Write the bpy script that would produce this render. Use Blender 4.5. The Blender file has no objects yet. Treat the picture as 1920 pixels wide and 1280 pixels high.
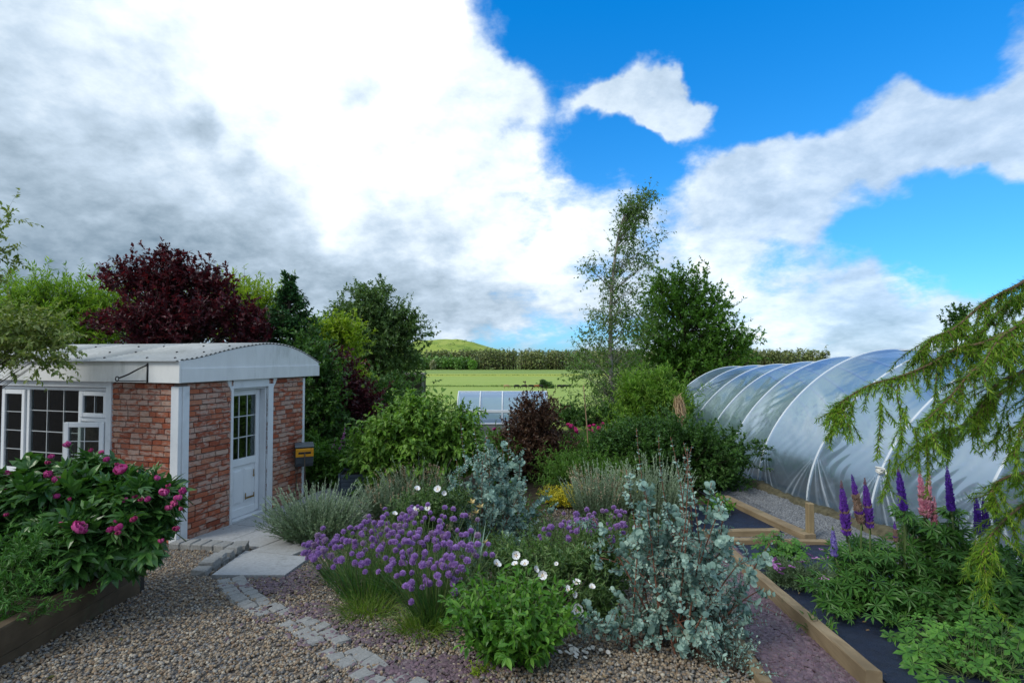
import bpy, math, random
import numpy as np
from mathutils import Vector

SC = bpy.context.scene
COL = SC.collection
R = math.radians

# ------------------------------------------------------------------ camera
F = 1000.0                      # focal length in pixels of a 1920 px wide frame
EYE = 2.5
PITCH = math.atan(28.0 / F)
cam_d = bpy.data.cameras.new("camera")
cam = bpy.data.objects.new("camera", cam_d)
COL.objects.link(cam)
cam_d.sensor_width = 36.0
cam_d.lens = 36.0 * F / 1920.0
cam_d.clip_start = 0.05
cam_d.clip_end = 12000
cam.location = (0, 0, EYE)
cam.rotation_euler = (R(90) + PITCH, 0, 0)
SC.camera = cam
SC.view_settings.view_transform = 'Standard'
SC.view_settings.look = 'None'
SC.view_settings.gamma = 1.0
SC.view_settings.use_curve_mapping = False
SC.view_settings.exposure = 0.22
SC.cycles.max_bounces = 8
SC.cycles.diffuse_bounces = 3
SC.cycles.glossy_bounces = 3
SC.cycles.transmission_bounces = 4
SC.cycles.transparent_max_bounces = 12
SC.cycles.caustics_reflective = False
SC.cycles.caustics_refractive = False

def ray(px, py):
    u = (px - 960.0) / F
    v = (640.0 - py) / F
    c, s = math.cos(PITCH), math.sin(PITCH)
    return np.array([u, c - v * s, s + v * c])

def at(px, py, d):
    r = ray(px, py)
    return np.array([0, 0, EYE]) + r * (d / r[1])

# ------------------------------------------------------------------ node helper
def sock(nt, s, v):
    if v is None:
        return
    if isinstance(v, bpy.types.NodeSocket):
        nt.links.new(v, s)
    elif isinstance(v, (tuple, list)) and s.type == 'RGBA' and len(v) == 3:
        s.default_value = (*v, 1)
    else:
        s.default_value = v

class NT:
    def __init__(self, nt):
        self.nt = nt
    def n(self, typ, **kw):
        nd = self.nt.nodes.new(typ)
        for k, v in kw.items():
            setattr(nd, k, v)
        return nd
    def math(self, op, a, b=None, c=None, clamp=False):
        nd = self.n('ShaderNodeMath', operation=op, use_clamp=clamp)
        for i, v in enumerate((a, b, c)):
            sock(self.nt, nd.inputs[i], v)
        return nd.outputs[0]
    def vmath(self, op, a, b=None, scale=None):
        nd = self.n('ShaderNodeVectorMath', operation=op)
        sock(self.nt, nd.inputs[0], a)
        if b is not None:
            sock(self.nt, nd.inputs[1], b)
        if scale is not None:
            sock(self.nt, nd.inputs['Scale'], scale)
        return nd.outputs['Value'] if op in ('DOT_PRODUCT', 'LENGTH') else nd.outputs[0]
    def noise(self, vec, scale, detail=3.0, rough=0.55, out='Fac', lac=2.0, dist=0.0):
        nd = self.n('ShaderNodeTexNoise')
        if vec is not None:
            self.nt.links.new(vec, nd.inputs['Vector'])
        nd.inputs['Scale'].default_value = scale
        nd.inputs['Detail'].default_value = detail
        nd.inputs['Roughness'].default_value = rough
        nd.inputs['Lacunarity'].default_value = lac
        nd.inputs['Distortion'].default_value = dist
        return nd.outputs[out]
    def ramp(self, fac, stops, interp='LINEAR'):
        nd = self.n('ShaderNodeValToRGB')
        cr = nd.color_ramp
        cr.interpolation = interp
        while len(cr.elements) < len(stops):
            cr.elements.new(0.5)
        for e, (p, c) in zip(cr.elements, stops):
            e.position = p
            e.color = (*c, 1) if len(c) == 3 else c
        sock(self.nt, nd.inputs[0], fac)
        return nd.outputs[0]
    def mixc(self, fac, a, b, blend='MIX'):
        nd = self.n('ShaderNodeMix', data_type='RGBA', blend_type=blend)
        sock(self.nt, nd.inputs[0], fac)
        sock(self.nt, nd.inputs[6], a)
        sock(self.nt, nd.inputs[7], b)
        return nd.outputs[2]
    def mapr(self, v, a, b, c=0.0, d=1.0, smooth=True):
        nd = self.n('ShaderNodeMapRange')
        if smooth:
            nd.interpolation_type = 'SMOOTHSTEP'
        sock(self.nt, nd.inputs[0], v)
        for i, x in enumerate((a, b, c, d)):
            sock(self.nt, nd.inputs[i + 1], x)
        return nd.outputs[0]
    def bump(self, h, strength=0.5, dist=0.02):
        nd = self.n('ShaderNodeBump')
        nd.inputs['Strength'].default_value = strength
        nd.inputs['Distance'].default_value = dist
        sock(self.nt, nd.inputs['Height'], h)
        return nd.outputs[0]

# ------------------------------------------------------------------ sky: Nishita blue with a broken cloud layer
SUN_AZ = R(232)                 # clockwise from +Y: behind the camera, to the left
SUN_EL = R(44)
world = bpy.data.worlds.new("World")
SC.world = world
world.use_nodes = True
w = NT(world.node_tree)
w.nt.nodes.clear()
w_out = w.n('ShaderNodeOutputWorld')
sky = w.n('ShaderNodeTexSky', sky_type='NISHITA')
sky.sun_disc = False
sky.sun_elevation = SUN_EL
sky.sun_rotation = SUN_AZ
sky.air_density = 1.0
sky.dust_density = 0.3
sky.ozone_density = 2.5
DIR = w.n('ShaderNodeTexCoord').outputs['Generated']
sep = w.n('ShaderNodeSeparateXYZ'); w.nt.links.new(DIR, sep.inputs[0])
dz = sep.outputs[2]
zc = w.math('MAXIMUM', dz, 0.0)
# cloud-layer coordinates (a flat deck seen in perspective)
den = w.math('ADD', zc, 0.46)
deck = w.vmath('DIVIDE', DIR, None)
_cmb = w.n('ShaderNodeCombineXYZ')
for i in range(3): sock(w.nt, _cmb.inputs[i], den)
w.nt.links.new(_cmb.outputs[0], deck.node.inputs[1])
warp = w.noise(DIR, 3.0, 3, 0.6, out='Color')
warpv = w.vmath('SCALE', w.vmath('SUBTRACT', warp, (0.5, 0.5, 0.5)), scale=0.20)
warp2 = w.noise(DIR, 11.0, 4, 0.62, out='Color')
warpv2 = w.vmath('SCALE', w.vmath('SUBTRACT', warp2, (0.5, 0.5, 0.5)), scale=0.075)
DW = w.vmath('NORMALIZE', w.vmath('ADD', w.vmath('ADD', DIR, warpv), warpv2))

def blobs(lst):
    """sum of lobes on the sky sphere: (bearing px, height px, angular radius px, weight)"""
    tot = None
    for (px, py, rad, wt) in lst:
        d = ray(px, py); d = d / np.linalg.norm(d)
        s = rad / F * (1.0 / np.linalg.norm(ray(px, py))) ** 1.0
        k = 1.0 / (s * s)
        dt = w.vmath('DOT_PRODUCT', DW, tuple(float(x) for x in d))
        e = w.math('EXPONENT', w.math('MULTIPLY', w.math('SUBTRACT', dt, 1.0), k))
        e = w.math('MULTIPLY', e, wt)
        tot = e if tot is None else w.math('ADD', tot, e)
    return tot

n_big = w.noise(deck, 2.0, 5, 0.55)
n_fine = w.noise(deck, 9.5, 7, 0.62)
n_off = w.noise(w.vmath('ADD', deck, (-.03, -.02, .025)), 9.5, 5, 0.62)
relief = w.math('SUBTRACT', n_fine, n_off)
n_mid = w.noise(deck, 4.2, 6, 0.60, dist=0.3)
#  where the deck is open: blue holes
HOLE = [(890, 642, 22, .8), (960, 648, 24, 1.0), (1040, 645, 24, 1.0), (1110, 640, 24, .7), (1080, 10, 95, 1.3), (1210, 40, 120, 1.3), (1400, 60, 150, 1.5), (1600, 60, 150, 1.5), (1760, 20, 120, 1.2), (985, 30, 60, 0.9),
        (1590, 150, 80, .9), (1420, 195, 55, .7), (1075, 258, 38, 1.5), (1175, 268, 45, 1.8), (1250, 280, 40, 1.5), (960, 235, 30, .7), (1055, 170, 38, .9), (1330, 265, 40, .5), (1800, 130, 50, .6),
        (1700, 400, 60, 1.0), (1800, 430, 75, 1.4), (1900, 430, 80, 1.4), (1640, 470, 50, 1.1), (1500, 478, 40, .8), (1760, 490, 60, 1.0), (1590, 370, 36, .6), (1550, 340, 30, .5)]
FILL = [(1105, 185, 34, 1.5), (1165, 165, 40, 2.0), (1230, 178, 42, 2.2), (1295, 185, 40, 2.0), (1340, 195, 26, 1.2), (940, 150, 50, .7), (1000, 200, 40, .6), (1880, 250, 75, 1.25), (1760, 255, 75, 1.15), (1640, 255, 70, 1.1), (1540, 285, 60, 1.0),
        (1450, 250, 40, .7), (1430, 330, 70, .8), (1700, 190, 36, .55), (1220, 95, 24, 1.1), (1255, 115, 20, .9), (1640, 150, 30, 1.3), (1700, 140, 26, 1.0), (1580, 185, 30, .9), (1560, 430, 60, .5), (1890, 50, 45, .7), (1650, 385, 26, .5), (1900, 345, 50, .6), (1360, 310, 45, .5), (1900, 575, 55, .9), (1760, 570, 60, .9), (1620, 545, 55, .6), (1500, 420, 50, .5)]
hole = blobs(HOLE); fill = blobs(FILL)
hole = w.math('SUBTRACT', 1.0, w.math('EXPONENT', w.math('MULTIPLY', w.math('MAXIMUM', w.math('SUBTRACT', hole, fill), -0.6), -1.15)))
cov = w.math('SUBTRACT', 0.80, w.math('MULTIPLY', hole, 1.28))
cov = w.math('ADD', cov, w.math('MULTIPLY', w.math('SUBTRACT', n_mid, 0.5), 1.55))
cov = w.math('ADD', cov, w.math('MULTIPLY', w.math('SUBTRACT', n_fine, 0.5), 1.35))
cov = w.math('ADD', cov, w.mapr(sep.outputs[0], -.35, .30, .5, .0))
cloud_a = w.math('MULTIPLY', w.mapr(cov, -0.02, 0.90), w.mapr(sep.outputs[0], .05, .55, 1.0, .86))
# how bright the deck is: thin and lit through, or thick and grey
LIT = [(640, 60, 150, 0.35), (470, 190, 100, 0.35), (740, 240, 90, 0.39), (380, -20, 110, 0.35), (610, 310, 70, 0.27), (790, 340, 60, 0.16), (880, 420, 75, 0.27),
       (1030, 440, 80, 0.39), (1130, 340, 70, 0.23), (665, 418, 30, 0.27), (1250, 330, 70, 0.16), (1285, 490, 30, 0.39), (1390, 540, 32, 0.39), (840, 80, 80, 0.35), (1040, 520, 40, 0.20), (960, 350, 60, 0.23),
       (1490, 300, 45, 0.16), (1640, 225, 45, 0.12), (1880, 527, 26, 0.27), (1720, 575, 30, 0.23), (1450, 635, 40, 0.27), (1560, 640, 50, 0.16), (850, 610, 20, 0.16), (960, 625, 30, 0.16)]
DULL = [(110, 140, 110, .03), (40, 450, 140, .05), (260, 440, 120, .05), (150, 600, 150, .34), (340, 560, 110, .2), (60, 480, 120, .1), (520, 530, 90, .22), (690, 500, 50, .14), (770, 525, 70, .24),
        (940, 575, 40, .14), (690, 175, 30, .55), (380, 215, 26, .4), (470, 280, 30, .25), (560, 385, 40, .2), (700, 375, 40, .25), (170, 160, 50, .06), (1740, 330, 100, .02), (1620, 560, 80, .04), (1250, 600, 60, .08), (700, 590, 50, .1)]
lit = w.math('SUBTRACT', blobs(LIT), blobs(DULL))
lit = w.math('SUBTRACT', w.math('MULTIPLY', w.math('TANH', w.math('MULTIPLY', lit, 1.5)), 0.50), 0.0)
br = w.math('ADD', 0.70, lit)
br = w.math('ADD', br, w.math('MULTIPLY', w.math('SUBTRACT', n_big, 0.5), 0.45))
br = w.math('ADD', br, w.math('MULTIPLY', w.math('SUBTRACT', n_fine, 0.5), 0.20))
br = w.math('ADD', br, w.math('MULTIPLY', relief, 0.30))
br = w.math('ADD', br, w.math('MULTIPLY', w.math('SUBTRACT', n_mid, 0.5), 0.60))
cloud_c = w.ramp(w.math('DIVIDE', br, 1.6), [(0.0, (.085, .135, .19)), (0.18, (.17, .25, .33)), (0.32, (.34, .44, .54)), (0.44, (.52, .64, .77)), (0.56, (.78, .88, .97)), (0.68, (1.05, 1.05, 1.05)), (1.0, (1.5, 1.5, 1.45))])
# clear-air colour
hsv = w.n('ShaderNodeHueSaturation'); hsv.inputs['Saturation'].default_value = 1.25; hsv.inputs['Value'].default_value = 1.0
w.nt.links.new(sky.outputs[0], hsv.inputs['Color'])
blue = w.mixc(1.0, hsv.outputs[0], w.ramp(dz, [(0.0, (.040, .085, .165)), (.25, (.055, .135, .175)), (.55, (.008, .165, .225))]), 'MULTIPLY')
skyc = w.mixc(cloud_a, blue, cloud_c)
bg = w.n('ShaderNodeBackground'); bg.inputs[1].default_value = 1.0
w.nt.links.new(skyc, bg.inputs[0])
w.nt.links.new(bg.outputs[0], w_out.inputs[0])
world.cycles.sampling_method = 'MANUAL'
world.cycles.sample_map_resolution = 512

# ------------------------------------------------------------------ sun behind thin cloud
sd = bpy.data.lights.new("sun", 'SUN')
sd.energy = 1.8
sd.angle = R(20)
sd.color = (1.0, 0.95, 0.86)
sun = bpy.data.objects.new("sun", sd)
COL.objects.link(sun)
_s = Vector((math.sin(SUN_AZ) * math.cos(SUN_EL), math.cos(SUN_AZ) * math.cos(SUN_EL), math.sin(SUN_EL)))
sun.rotation_euler = _s.to_track_quat('Z', 'Y').to_euler()

# ------------------------------------------------------------------ ground height
_GY = np.array([-400, 20, 25, 40, 80, 150, 260, 450, 700, 1200, 9000], float)
_GZ = np.array([0, 0, -.15, -.9, -3.2, -7.2, -13, -14.5, -15, -15, -15], float)
def H(x, y):
    x = np.asarray(x, float); y = np.asarray(y, float)
    near = 0.13 * 0.35 * np.logaddexp(0, (7.0 - y) / 0.35)
    near = np.minimum(near, 1.4)
    far = np.interp(y, _GY, _GZ)
    t = np.clip((x - 3.2) / 1.4, 0, 1); t = t * t * (3 - 2 * t)
    side = -0.075 * np.clip(y - 11.2, 0, 7) * t * np.clip((60 - y) / 30, 0, 1)
    return near + far + side
def gp(px, py):
    r = ray(px, py); lo = 0.3
    o = np.array([0, 0, EYE])
    for d in np.arange(1.5, 60, 0.02):
        p = o + r * (d / r[1])
        if p[2] <= H(p[0], p[1]):
            return p
    return p

# ------------------------------------------------------------------ mesh helper
class MB:
    def __init__(s):
        s.V = []; s.F = []; s.n = 0
    def add(s, V, F, mi=0, smooth=True):
        V = np.asarray(V, float).reshape(-1, 3)
        if isinstance(F, np.ndarray):
            s.F.append((F + s.n, mi, smooth))
        else:
            by = {}
            for f in F:
                by.setdefault(len(f), []).append(f)
            for k, fs in by.items():
                s.F.append((np.array(fs, np.int64) + s.n, mi, smooth))
        s.V.append(V); s.n += len(V)
    def box(s, c, size, mi=0, rot=None, jit=0.0, rng=None):
        c = np.asarray(c, float); h = np.asarray(size, float) / 2
        v = np.array([[-1,-1,-1],[1,-1,-1],[1,1,-1],[-1,1,-1],[-1,-1,1],[1,-1,1],[1,1,1],[-1,1,1]], float) * h
        if jit: v = v + rng.normal(0, jit, v.shape)
        if rot is not None:
            v = v @ np.asarray(rot).T
        s.add(v + c, [(0,3,2,1),(4,5,6,7),(0,1,5,4),(1,2,6,5),(2,3,7,6),(3,0,4,7)], mi, False)
    def bev(s, c, size, b, mi=0, rot=None):
        """box with chamfered edges"""
        c = np.asarray(c, float); h = np.asarray(size, float) / 2
        vs = []; idx = {}
        for sx in (-1,1):
            for sy in (-1,1):
                for sz in (-1,1):
                    for ax in range(3):
                        p = np.array([sx,sy,sz]) * (h - b)
                        p[ax] += np.array([sx,sy,sz])[ax] * b
                        idx[(sx,sy,sz,ax)] = len(vs); vs.append(p)
        f = []
        for ax in range(3):
            a1, a2 = [(1,2),(2,0),(0,1)][ax]
            for sg in (-1,1):
                q = []
                for (p1,p2) in ((-1,-1),(1,-1),(1,1),(-1,1)):
                    k = [0,0,0]; k[ax]=sg; k[a1]=p1; k[a2]=p2
                    q.append(idx[(*k,ax)])
                f.append(tuple(q if sg>0 else q[::-1]))
        for ax in range(3):
            a1, a2 = [(1,2),(2,0),(0,1)][ax]
            for s1 in (-1,1):
                for s2 in (-1,1):
                    k1=[0,0,0]; k1[a1]=s1; k1[a2]=s2; k2=list(k1); k1[ax]=-1; k2[ax]=1
                    q=(idx[(*k1,a1)],idx[(*k2,a1)],idx[(*k2,a2)],idx[(*k1,a2)])
                    f.append(q if s1*s2>0 else q[::-1])
        for sx in (-1,1):
            for sy in (-1,1):
                for sz in (-1,1):
                    q=(idx[(sx,sy,sz,0)],idx[(sx,sy,sz,1)],idx[(sx,sy,sz,2)])
                    f.append(q if sx*sy*sz>0 else q[::-1])
        v = np.array(vs)
        if rot is not None: v = v @ np.asarray(rot).T
        s.add(v + c, f, mi, False)
    def mesh(s, name, mats, off=(0,0,0), attr=None):
        me = bpy.data.meshes.new(name)
        V = (np.concatenate(s.V) - np.asarray(off)).astype(np.float32)
        me.vertices.add(len(V)); me.vertices.foreach_set('co', V.ravel())
        loops = np.concatenate([f.ravel() for f, _, _ in s.F]).astype(np.int32)
        sizes = np.concatenate([np.full(len(f), f.shape[1], np.int32) for f, _, _ in s.F])
        mi = np.concatenate([np.full(len(f), m, np.int32) for f, m, _ in s.F])
        sm = np.concatenate([np.full(len(f), b, bool) for f, _, b in s.F])
        me.loops.add(len(loops)); me.loops.foreach_set('vertex_index', loops)
        me.polygons.add(len(sizes))
        st = np.concatenate([[0], np.cumsum(sizes)[:-1]]).astype(np.int32)
        me.polygons.foreach_set('loop_start', st)
        for m in (mats if isinstance(mats, (list, tuple)) else [mats]):
            me.materials.append(m)
        me.polygons.foreach_set('material_index', mi)
        me.polygons.foreach_set('use_smooth', sm)
        if attr is not None:
            a = me.attributes.new(attr[0], 'FLOAT', 'POINT'); a.data.foreach_set('value', np.asarray(attr[1], np.float32))
        me.update(calc_edges=True)
        return me

ORG = {}
def tag(o, label=None, cat=None, group=None, kind=None):
    for k, v in (('label', label), ('category', cat), ('group', group), ('kind', kind)):
        if v is not None: o[k] = v
    return o
def thing(name, loc, label, cat, group=None, rotz=0.0):
    o = bpy.data.objects.new(name, None); COL.objects.link(o)
    o.empty_display_size = 0.2
    o.location = tuple(float(x) for x in loc); o.rotation_euler = (0, 0, rotz)
    ORG[o.name] = np.array(loc, float)
    return tag(o, label, cat, group)
def part(name, mb, mats, parent=None, local=False, attr=None):
    """one mesh object; verts given in world space unless local"""
    off = np.zeros(3) if (local or parent is None) else ORG[parent.name]
    o = bpy.data.objects.new(name, mb.mesh(name, mats, off, attr)); COL.objects.link(o)
    if parent is not None:
        o.parent = parent
    ORG[o.name] = off if not local else np.zeros(3)
    return o
def solo(name, mb, mats, label=None, cat=None, group=None, kind=None, loc=None):
    off = np.array(loc, float) if loc is not None else np.zeros(3)
    o = bpy.data.objects.new(name, mb.mesh(name, mats, off)); COL.objects.link(o)
    o.location = tuple(off); ORG[o.name] = off
    return tag(o, label, cat, group, kind)
def place(name, me, parent, loc, rot=(0,0,0), sc=1.0):
    """one more instance of a shared part mesh, world location"""
    o = bpy.data.objects.new(name, me); COL.objects.link(o)
    off = ORG[parent.name] if parent is not None else np.zeros(3)
    o.location = tuple(np.asarray(loc, float) - off)
    o.rotation_euler = rot
    o.scale = (sc,)*3 if np.isscalar(sc) else sc
    if parent is not None: o.parent = parent
    return o

# ------------------------------------------------------------------ vector geometry
def nrm(v):
    return v / np.maximum(np.linalg.norm(v, axis=-1, keepdims=True), 1e-9)
def frames(D, rng, up=(0,0,1), jit=0.35):
    D = nrm(D)
    ref = nrm(np.asarray(up, float)[None] + rng.normal(0, jit, D.shape))
    X = np.cross(D, ref); X = np.where(np.linalg.norm(X, axis=1, keepdims=True) < 1e-3, np.array([[1.,0,0]]), X)
    X = nrm(X); Z = np.cross(X, D)
    return X, D, Z
def inst(mb, tv, tf, P, X, D, Z, S, mi=0, smooth=False):
    tv = np.asarray(tv, float); S = np.asarray(S, float)
    if S.ndim == 0: S = np.full(len(P), float(S))
    if S.ndim == 1: S = S[:, None].repeat(3, 1)
    V = (P[:, None] + (tv[None, :, 0] * S[:, 0:1])[..., None] * X[:, None] + (tv[None, :, 1] * S[:, 1:2])[..., None] * D[:, None]
         + (tv[None, :, 2] * S[:, 2:3])[..., None] * Z[:, None])
    n = len(tv); base = (np.arange(len(P)) * n)[:, None, None]
    Vf = V.reshape(-1, 3); first = True
    groups = {}
    for f in tf: groups.setdefault(len(f), []).append(f)
    n0 = mb.n
    mb.V.append(Vf); mb.n += len(Vf)
    for k, fs in groups.items():
        A = (np.array(fs)[None] + base).reshape(-1, k)
        mb.F.append((A + n0, mi, smooth))
def tubes(mb, Pth, rad, sides=4, mi=0, smooth=True):
    """Pth (N,K,3), rad (N,K)"""
    Pth = np.asarray(Pth, float); N, K, _ = Pth.shape
    rad = np.broadcast_to(np.asarray(rad, float), (N, K))
    T = np.gradient(Pth, axis=1); T = nrm(T)
    ref = np.array([0.31, 0.17, 0.05])
    mean = nrm(Pth[:, -1] - Pth[:, 0])
    refs = np.where((np.abs(mean[:, 2:3]) < 0.8), np.array([[0.02, 0.03, 1.0]]), np.array([[1.0, 0.13, 0.02]]))
    U = nrm(np.cross(T, refs[:, None].repeat(K, 1))); W = np.cross(T, U)
    a = np.arange(sides) / sides * 2 * np.pi
    V = Pth[:, :, None] + rad[:, :, None, None] * (np.cos(a)[None, None, :, None] * U[:, :, None] + np.sin(a)[None, None, :, None] * W[:, :, None])
    i = np.arange(K - 1)[:, None] * sides; j = np.arange(sides)[None]; jn = (j + 1) % sides
    q = np.stack([i + j, i + jn, i + sides + jn, i + sides + j], -1).reshape(-1, 4)
    A = (q[None] + (np.arange(N) * K * sides)[:, None, None]).reshape(-1, 4)
    n0 = mb.n; mb.V.append(V.reshape(-1, 3)); mb.n += N * K * sides
    mb.F.append((A + n0, mi, smooth))
    caps = (np.arange(sides)[::-1][None] + (np.arange(N) * K * sides)[:, None])
    cape = (np.arange(sides)[None] + ((K - 1) * sides) + (np.arange(N) * K * sides)[:, None])
    mb.F.append((np.concatenate([caps, cape]) + n0, mi, False))
def bez(A, C, B, K):
    t = np.linspace(0, 1, K)[None, :, None]
    return (1-t)**2 * A[:, None] + 2*t*(1-t) * C[:, None] + t*t * B[:, None]
def poly(P, K):
    """resample one polyline (list of points) smoothly"""
    P = np.asarray(P, float); t = np.linspace(0, len(P) - 1, K); out = []
    for u in t:
        i = min(int(u), len(P) - 2); f = u - i
        p0 = P[max(i-1,0)]; p1 = P[i]; p2 = P[i+1]; p3 = P[min(i+2,len(P)-1)]
        out.append(0.5*((2*p1)+(-p0+p2)*f+(2*p0-5*p1+4*p2-p3)*f*f+(-p0+3*p1-3*p2+p3)*f**3))
    return np.array(out)
def sphere(seg=10, rings=6):
    v = [(0,0,-1)]; f = []
    for i in range(1, rings):
        th = math.pi * i / rings
        for j in range(seg):
            a = 2*math.pi*j/seg
            v.append((math.sin(th)*math.cos(a), math.sin(th)*math.sin(a), -math.cos(th)))
    v.append((0,0,1)); e = len(v)-1
    for j in range(seg):
        f.append((0, 1+(j+1)%seg, 1+j)); f.append((e, 1+(rings-2)*seg+j, 1+(rings-2)*seg+(j+1)%seg))
    for i in range(rings-2):
        for j in range(seg):
            a=1+i*seg+j; b=1+i*seg+(j+1)%seg
            f.append((a,b,b+seg,a+seg))
    return np.array(v, float), f
ICO_V, ICO_F = None, None
_p = (1+5**.5)/2
ICO_V = nrm(np.array([(-1,_p,0),(1,_p,0),(-1,-_p,0),(1,-_p,0),(0,-1,_p),(0,1,_p),(0,-1,-_p),(0,1,-_p),(_p,0,-1),(_p,0,1),(-_p,0,-1),(-_p,0,1)]))
ICO_F = [(0,11,5),(0,5,1),(0,1,7),(0,7,10),(0,10,11),(1,5,9),(5,11,4),(11,10,2),(10,7,6),(7,1,8),(3,9,4),(3,4,2),(3,2,6),(3,6,8),(3,8,9),(4,9,5),(2,4,11),(6,2,10),(8,6,7),(9,8,1)]

# leaf templates: x across, y along, z normal; unit length
LEAF_S = (np.array([[0,0,0],[.26,.5,.05],[0,1,-.06],[-.26,.5,.05]]), [(0,1,2),(0,2,3)])
LEAF_M = (np.array([[0,0,0],[.2,.28,.05],[.2,.62,.02],[0,1,-.12],[-.2,.62,.02],[-.2,.28,.05],[0,.3,-.02],[0,.64,-.03]]),
          [(0,1,6),(1,2,7,6),(2,3,7),(0,6,5),(6,7,4,5),(7,3,4)])
LEAF_L = (LEAF_M[0] * np.array([.62,1,1]), LEAF_M[1])          # lance-shaped
LEAF_N = (LEAF_S[0] * np.array([.42,1,1]), LEAF_S[1])          # narrow
NEEDLE = (np.array([[-.035,0,0],[.035,0,0],[.02,1,0],[-.02,1,0]]), [(0,1,2,3)])
_a = np.arange(8)/8*2*np.pi
LEAF_R = (np.concatenate([[[0,.5,-.06]], np.stack([.47*np.sin(_a), .5-.5*np.cos(_a), .03*np.abs(np.sin(_a))], 1)]),
          [(0,1+i,1+(i+1)%8) for i in range(8)])
def star_leaf(n, spread, width, lobes=False):
    v=[]; f=[]
    for k in range(n):
        a = (k/(n-1)-.5)*spread
        ln = 1-.25*abs(k/(n-1)-.5)*2
        d = np.array([math.sin(a), math.cos(a), 0]); s = np.array([math.cos(a), -math.sin(a), 0])
        b=len(v)
        v += [np.zeros(3), d*ln*.6+s*width+[0,0,.06], d*ln+[0,0,-.12], d*ln*.6-s*width+[0,0,.06], d*ln*.6+[0,0,.0]]
        f += [(b,b+1,b+4),(b+1,b+2,b+4),(b,b+4,b+3),(b+4,b+2,b+3)]
    return np.array(v), f
PALM = star_leaf(9, R(290), .10)
GERAN = star_leaf(5, R(250), .21)
# ------------------------------------------------------------------ materials
def new_mat(name):
    m = bpy.data.materials.new(name); m.use_nodes = True
    m.node_tree.nodes.clear(); t = NT(m.node_tree)
    return m, t, t.n('ShaderNodeOutputMaterial')
def princ(t, base, rough=0.6, normal=None, spec=0.4, metal=0.0, **kw):
    b = t.n('ShaderNodeBsdfPrincipled')
    sock(t.nt, b.inputs['Base Color'], base); sock(t.nt, b.inputs['Roughness'], rough)
    sock(t.nt, b.inputs['Specular IOR Level'], spec); sock(t.nt, b.inputs['Metallic'], metal)
    if normal is not None: t.nt.links.new(normal, b.inputs['Normal'])
    for k, v in kw.items(): sock(t.nt, b.inputs[k], v)
    return b.outputs[0]
def obj_co(t): return t.n('ShaderNodeTexCoord').outputs['Object']
def isl(t): return t.n('ShaderNodeNewGeometry').outputs['Random Per Island']

def leafmat(name, cols, trans=0.32, rough=0.45, spec=0.35, tint=(1.25, 1.35, .5), patch=2.0, gain=1.9):
    m, t, out = new_mat(name)
    cols = [tuple(min(.8, c*gain) for c in q) for q in cols]
    r = isl(t); co = obj_co(t)
    base = t.ramp(r, [(i / max(1, len(cols) - 1), c) for i, c in enumerate(cols)])
    ns = t.noise(co, patch, 2)
    base = t.mixc(1.0, base, t.ramp(ns, [(.3, (.72, .75, .7)), (.7, (1.25, 1.22, 1.15))]), 'MULTIPLY')
    p = princ(t, base, rough, spec=spec)
    tr = t.n('ShaderNodeBsdfTranslucent')
    t.nt.links.new(t.mixc(1.0, base, tint, 'MULTIPLY'), tr.inputs[0])
    mx = t.n('ShaderNodeMixShader'); mx.inputs[0].default_value = trans
    t.nt.links.new(p, mx.inputs[1]); t.nt.links.new(tr.outputs[0], mx.inputs[2])
    t.nt.links.new(mx.outputs[0], out.inputs[0])
    return m
def plain(name, col, rough=0.6, var=0.12, scale=6.0, bump=0.0, metal=0.0, spec=0.4, stain=None, stretch=None):
    m, t, out = new_mat(name)
    co = obj_co(t)
    if stretch is not None:
        mp = t.n('ShaderNodeMapping'); mp.inputs['Scale'].default_value = stretch
        t.nt.links.new(co, mp.inputs[0]); co = mp.outputs[0]
    ns = t.noise(co, scale, 5, .6)
    lo = tuple(c * (1 - var) for c in col); hi = tuple(min(1, c * (1 + var)) for c in col)
    base = t.ramp(ns, [(.3, lo), (.7, hi)])
    if stain is not None:
        s = t.mapr(t.noise(co, scale * .35, 6, .7), .52, .75)
        base = t.mixc(s, base, stain)
    nm = t.bump(t.noise(co, scale * 6, 3), bump, .01) if bump else None
    t.nt.links.new(princ(t, base, rough, nm, spec, metal), out.inputs[0])
    return m
def islmat(name, cols, rough=0.7, bump=0.0, bscale=60, spec=0.3, nscale=25, nvar=.2, trans=0.0):
    m, t, out = new_mat(name)
    base = t.ramp(isl(t), [(i / max(1, len(cols) - 1), c) for i, c in enumerate(cols)])
    base = t.mixc(1.0, base, t.ramp(t.noise(obj_co(t), nscale, 4), [(.3, (1-nvar,)*3), (.7, (1+nvar,)*3)]), 'MULTIPLY')
    nm = t.bump(t.noise(obj_co(t), bscale, 3), bump, .005) if bump else None
    s = princ(t, base, rough, nm, spec)
    if trans:
        tr = t.n('ShaderNodeBsdfTranslucent'); t.nt.links.new(base, tr.inputs[0])
        mx = t.n('ShaderNodeMixShader'); mx.inputs[0].default_value = trans
        t.nt.links.new(s, mx.inputs[1]); t.nt.links.new(tr.outputs[0], mx.inputs[2]); s = mx.outputs[0]
    t.nt.links.new(s, out.inputs[0])
    return m

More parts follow.
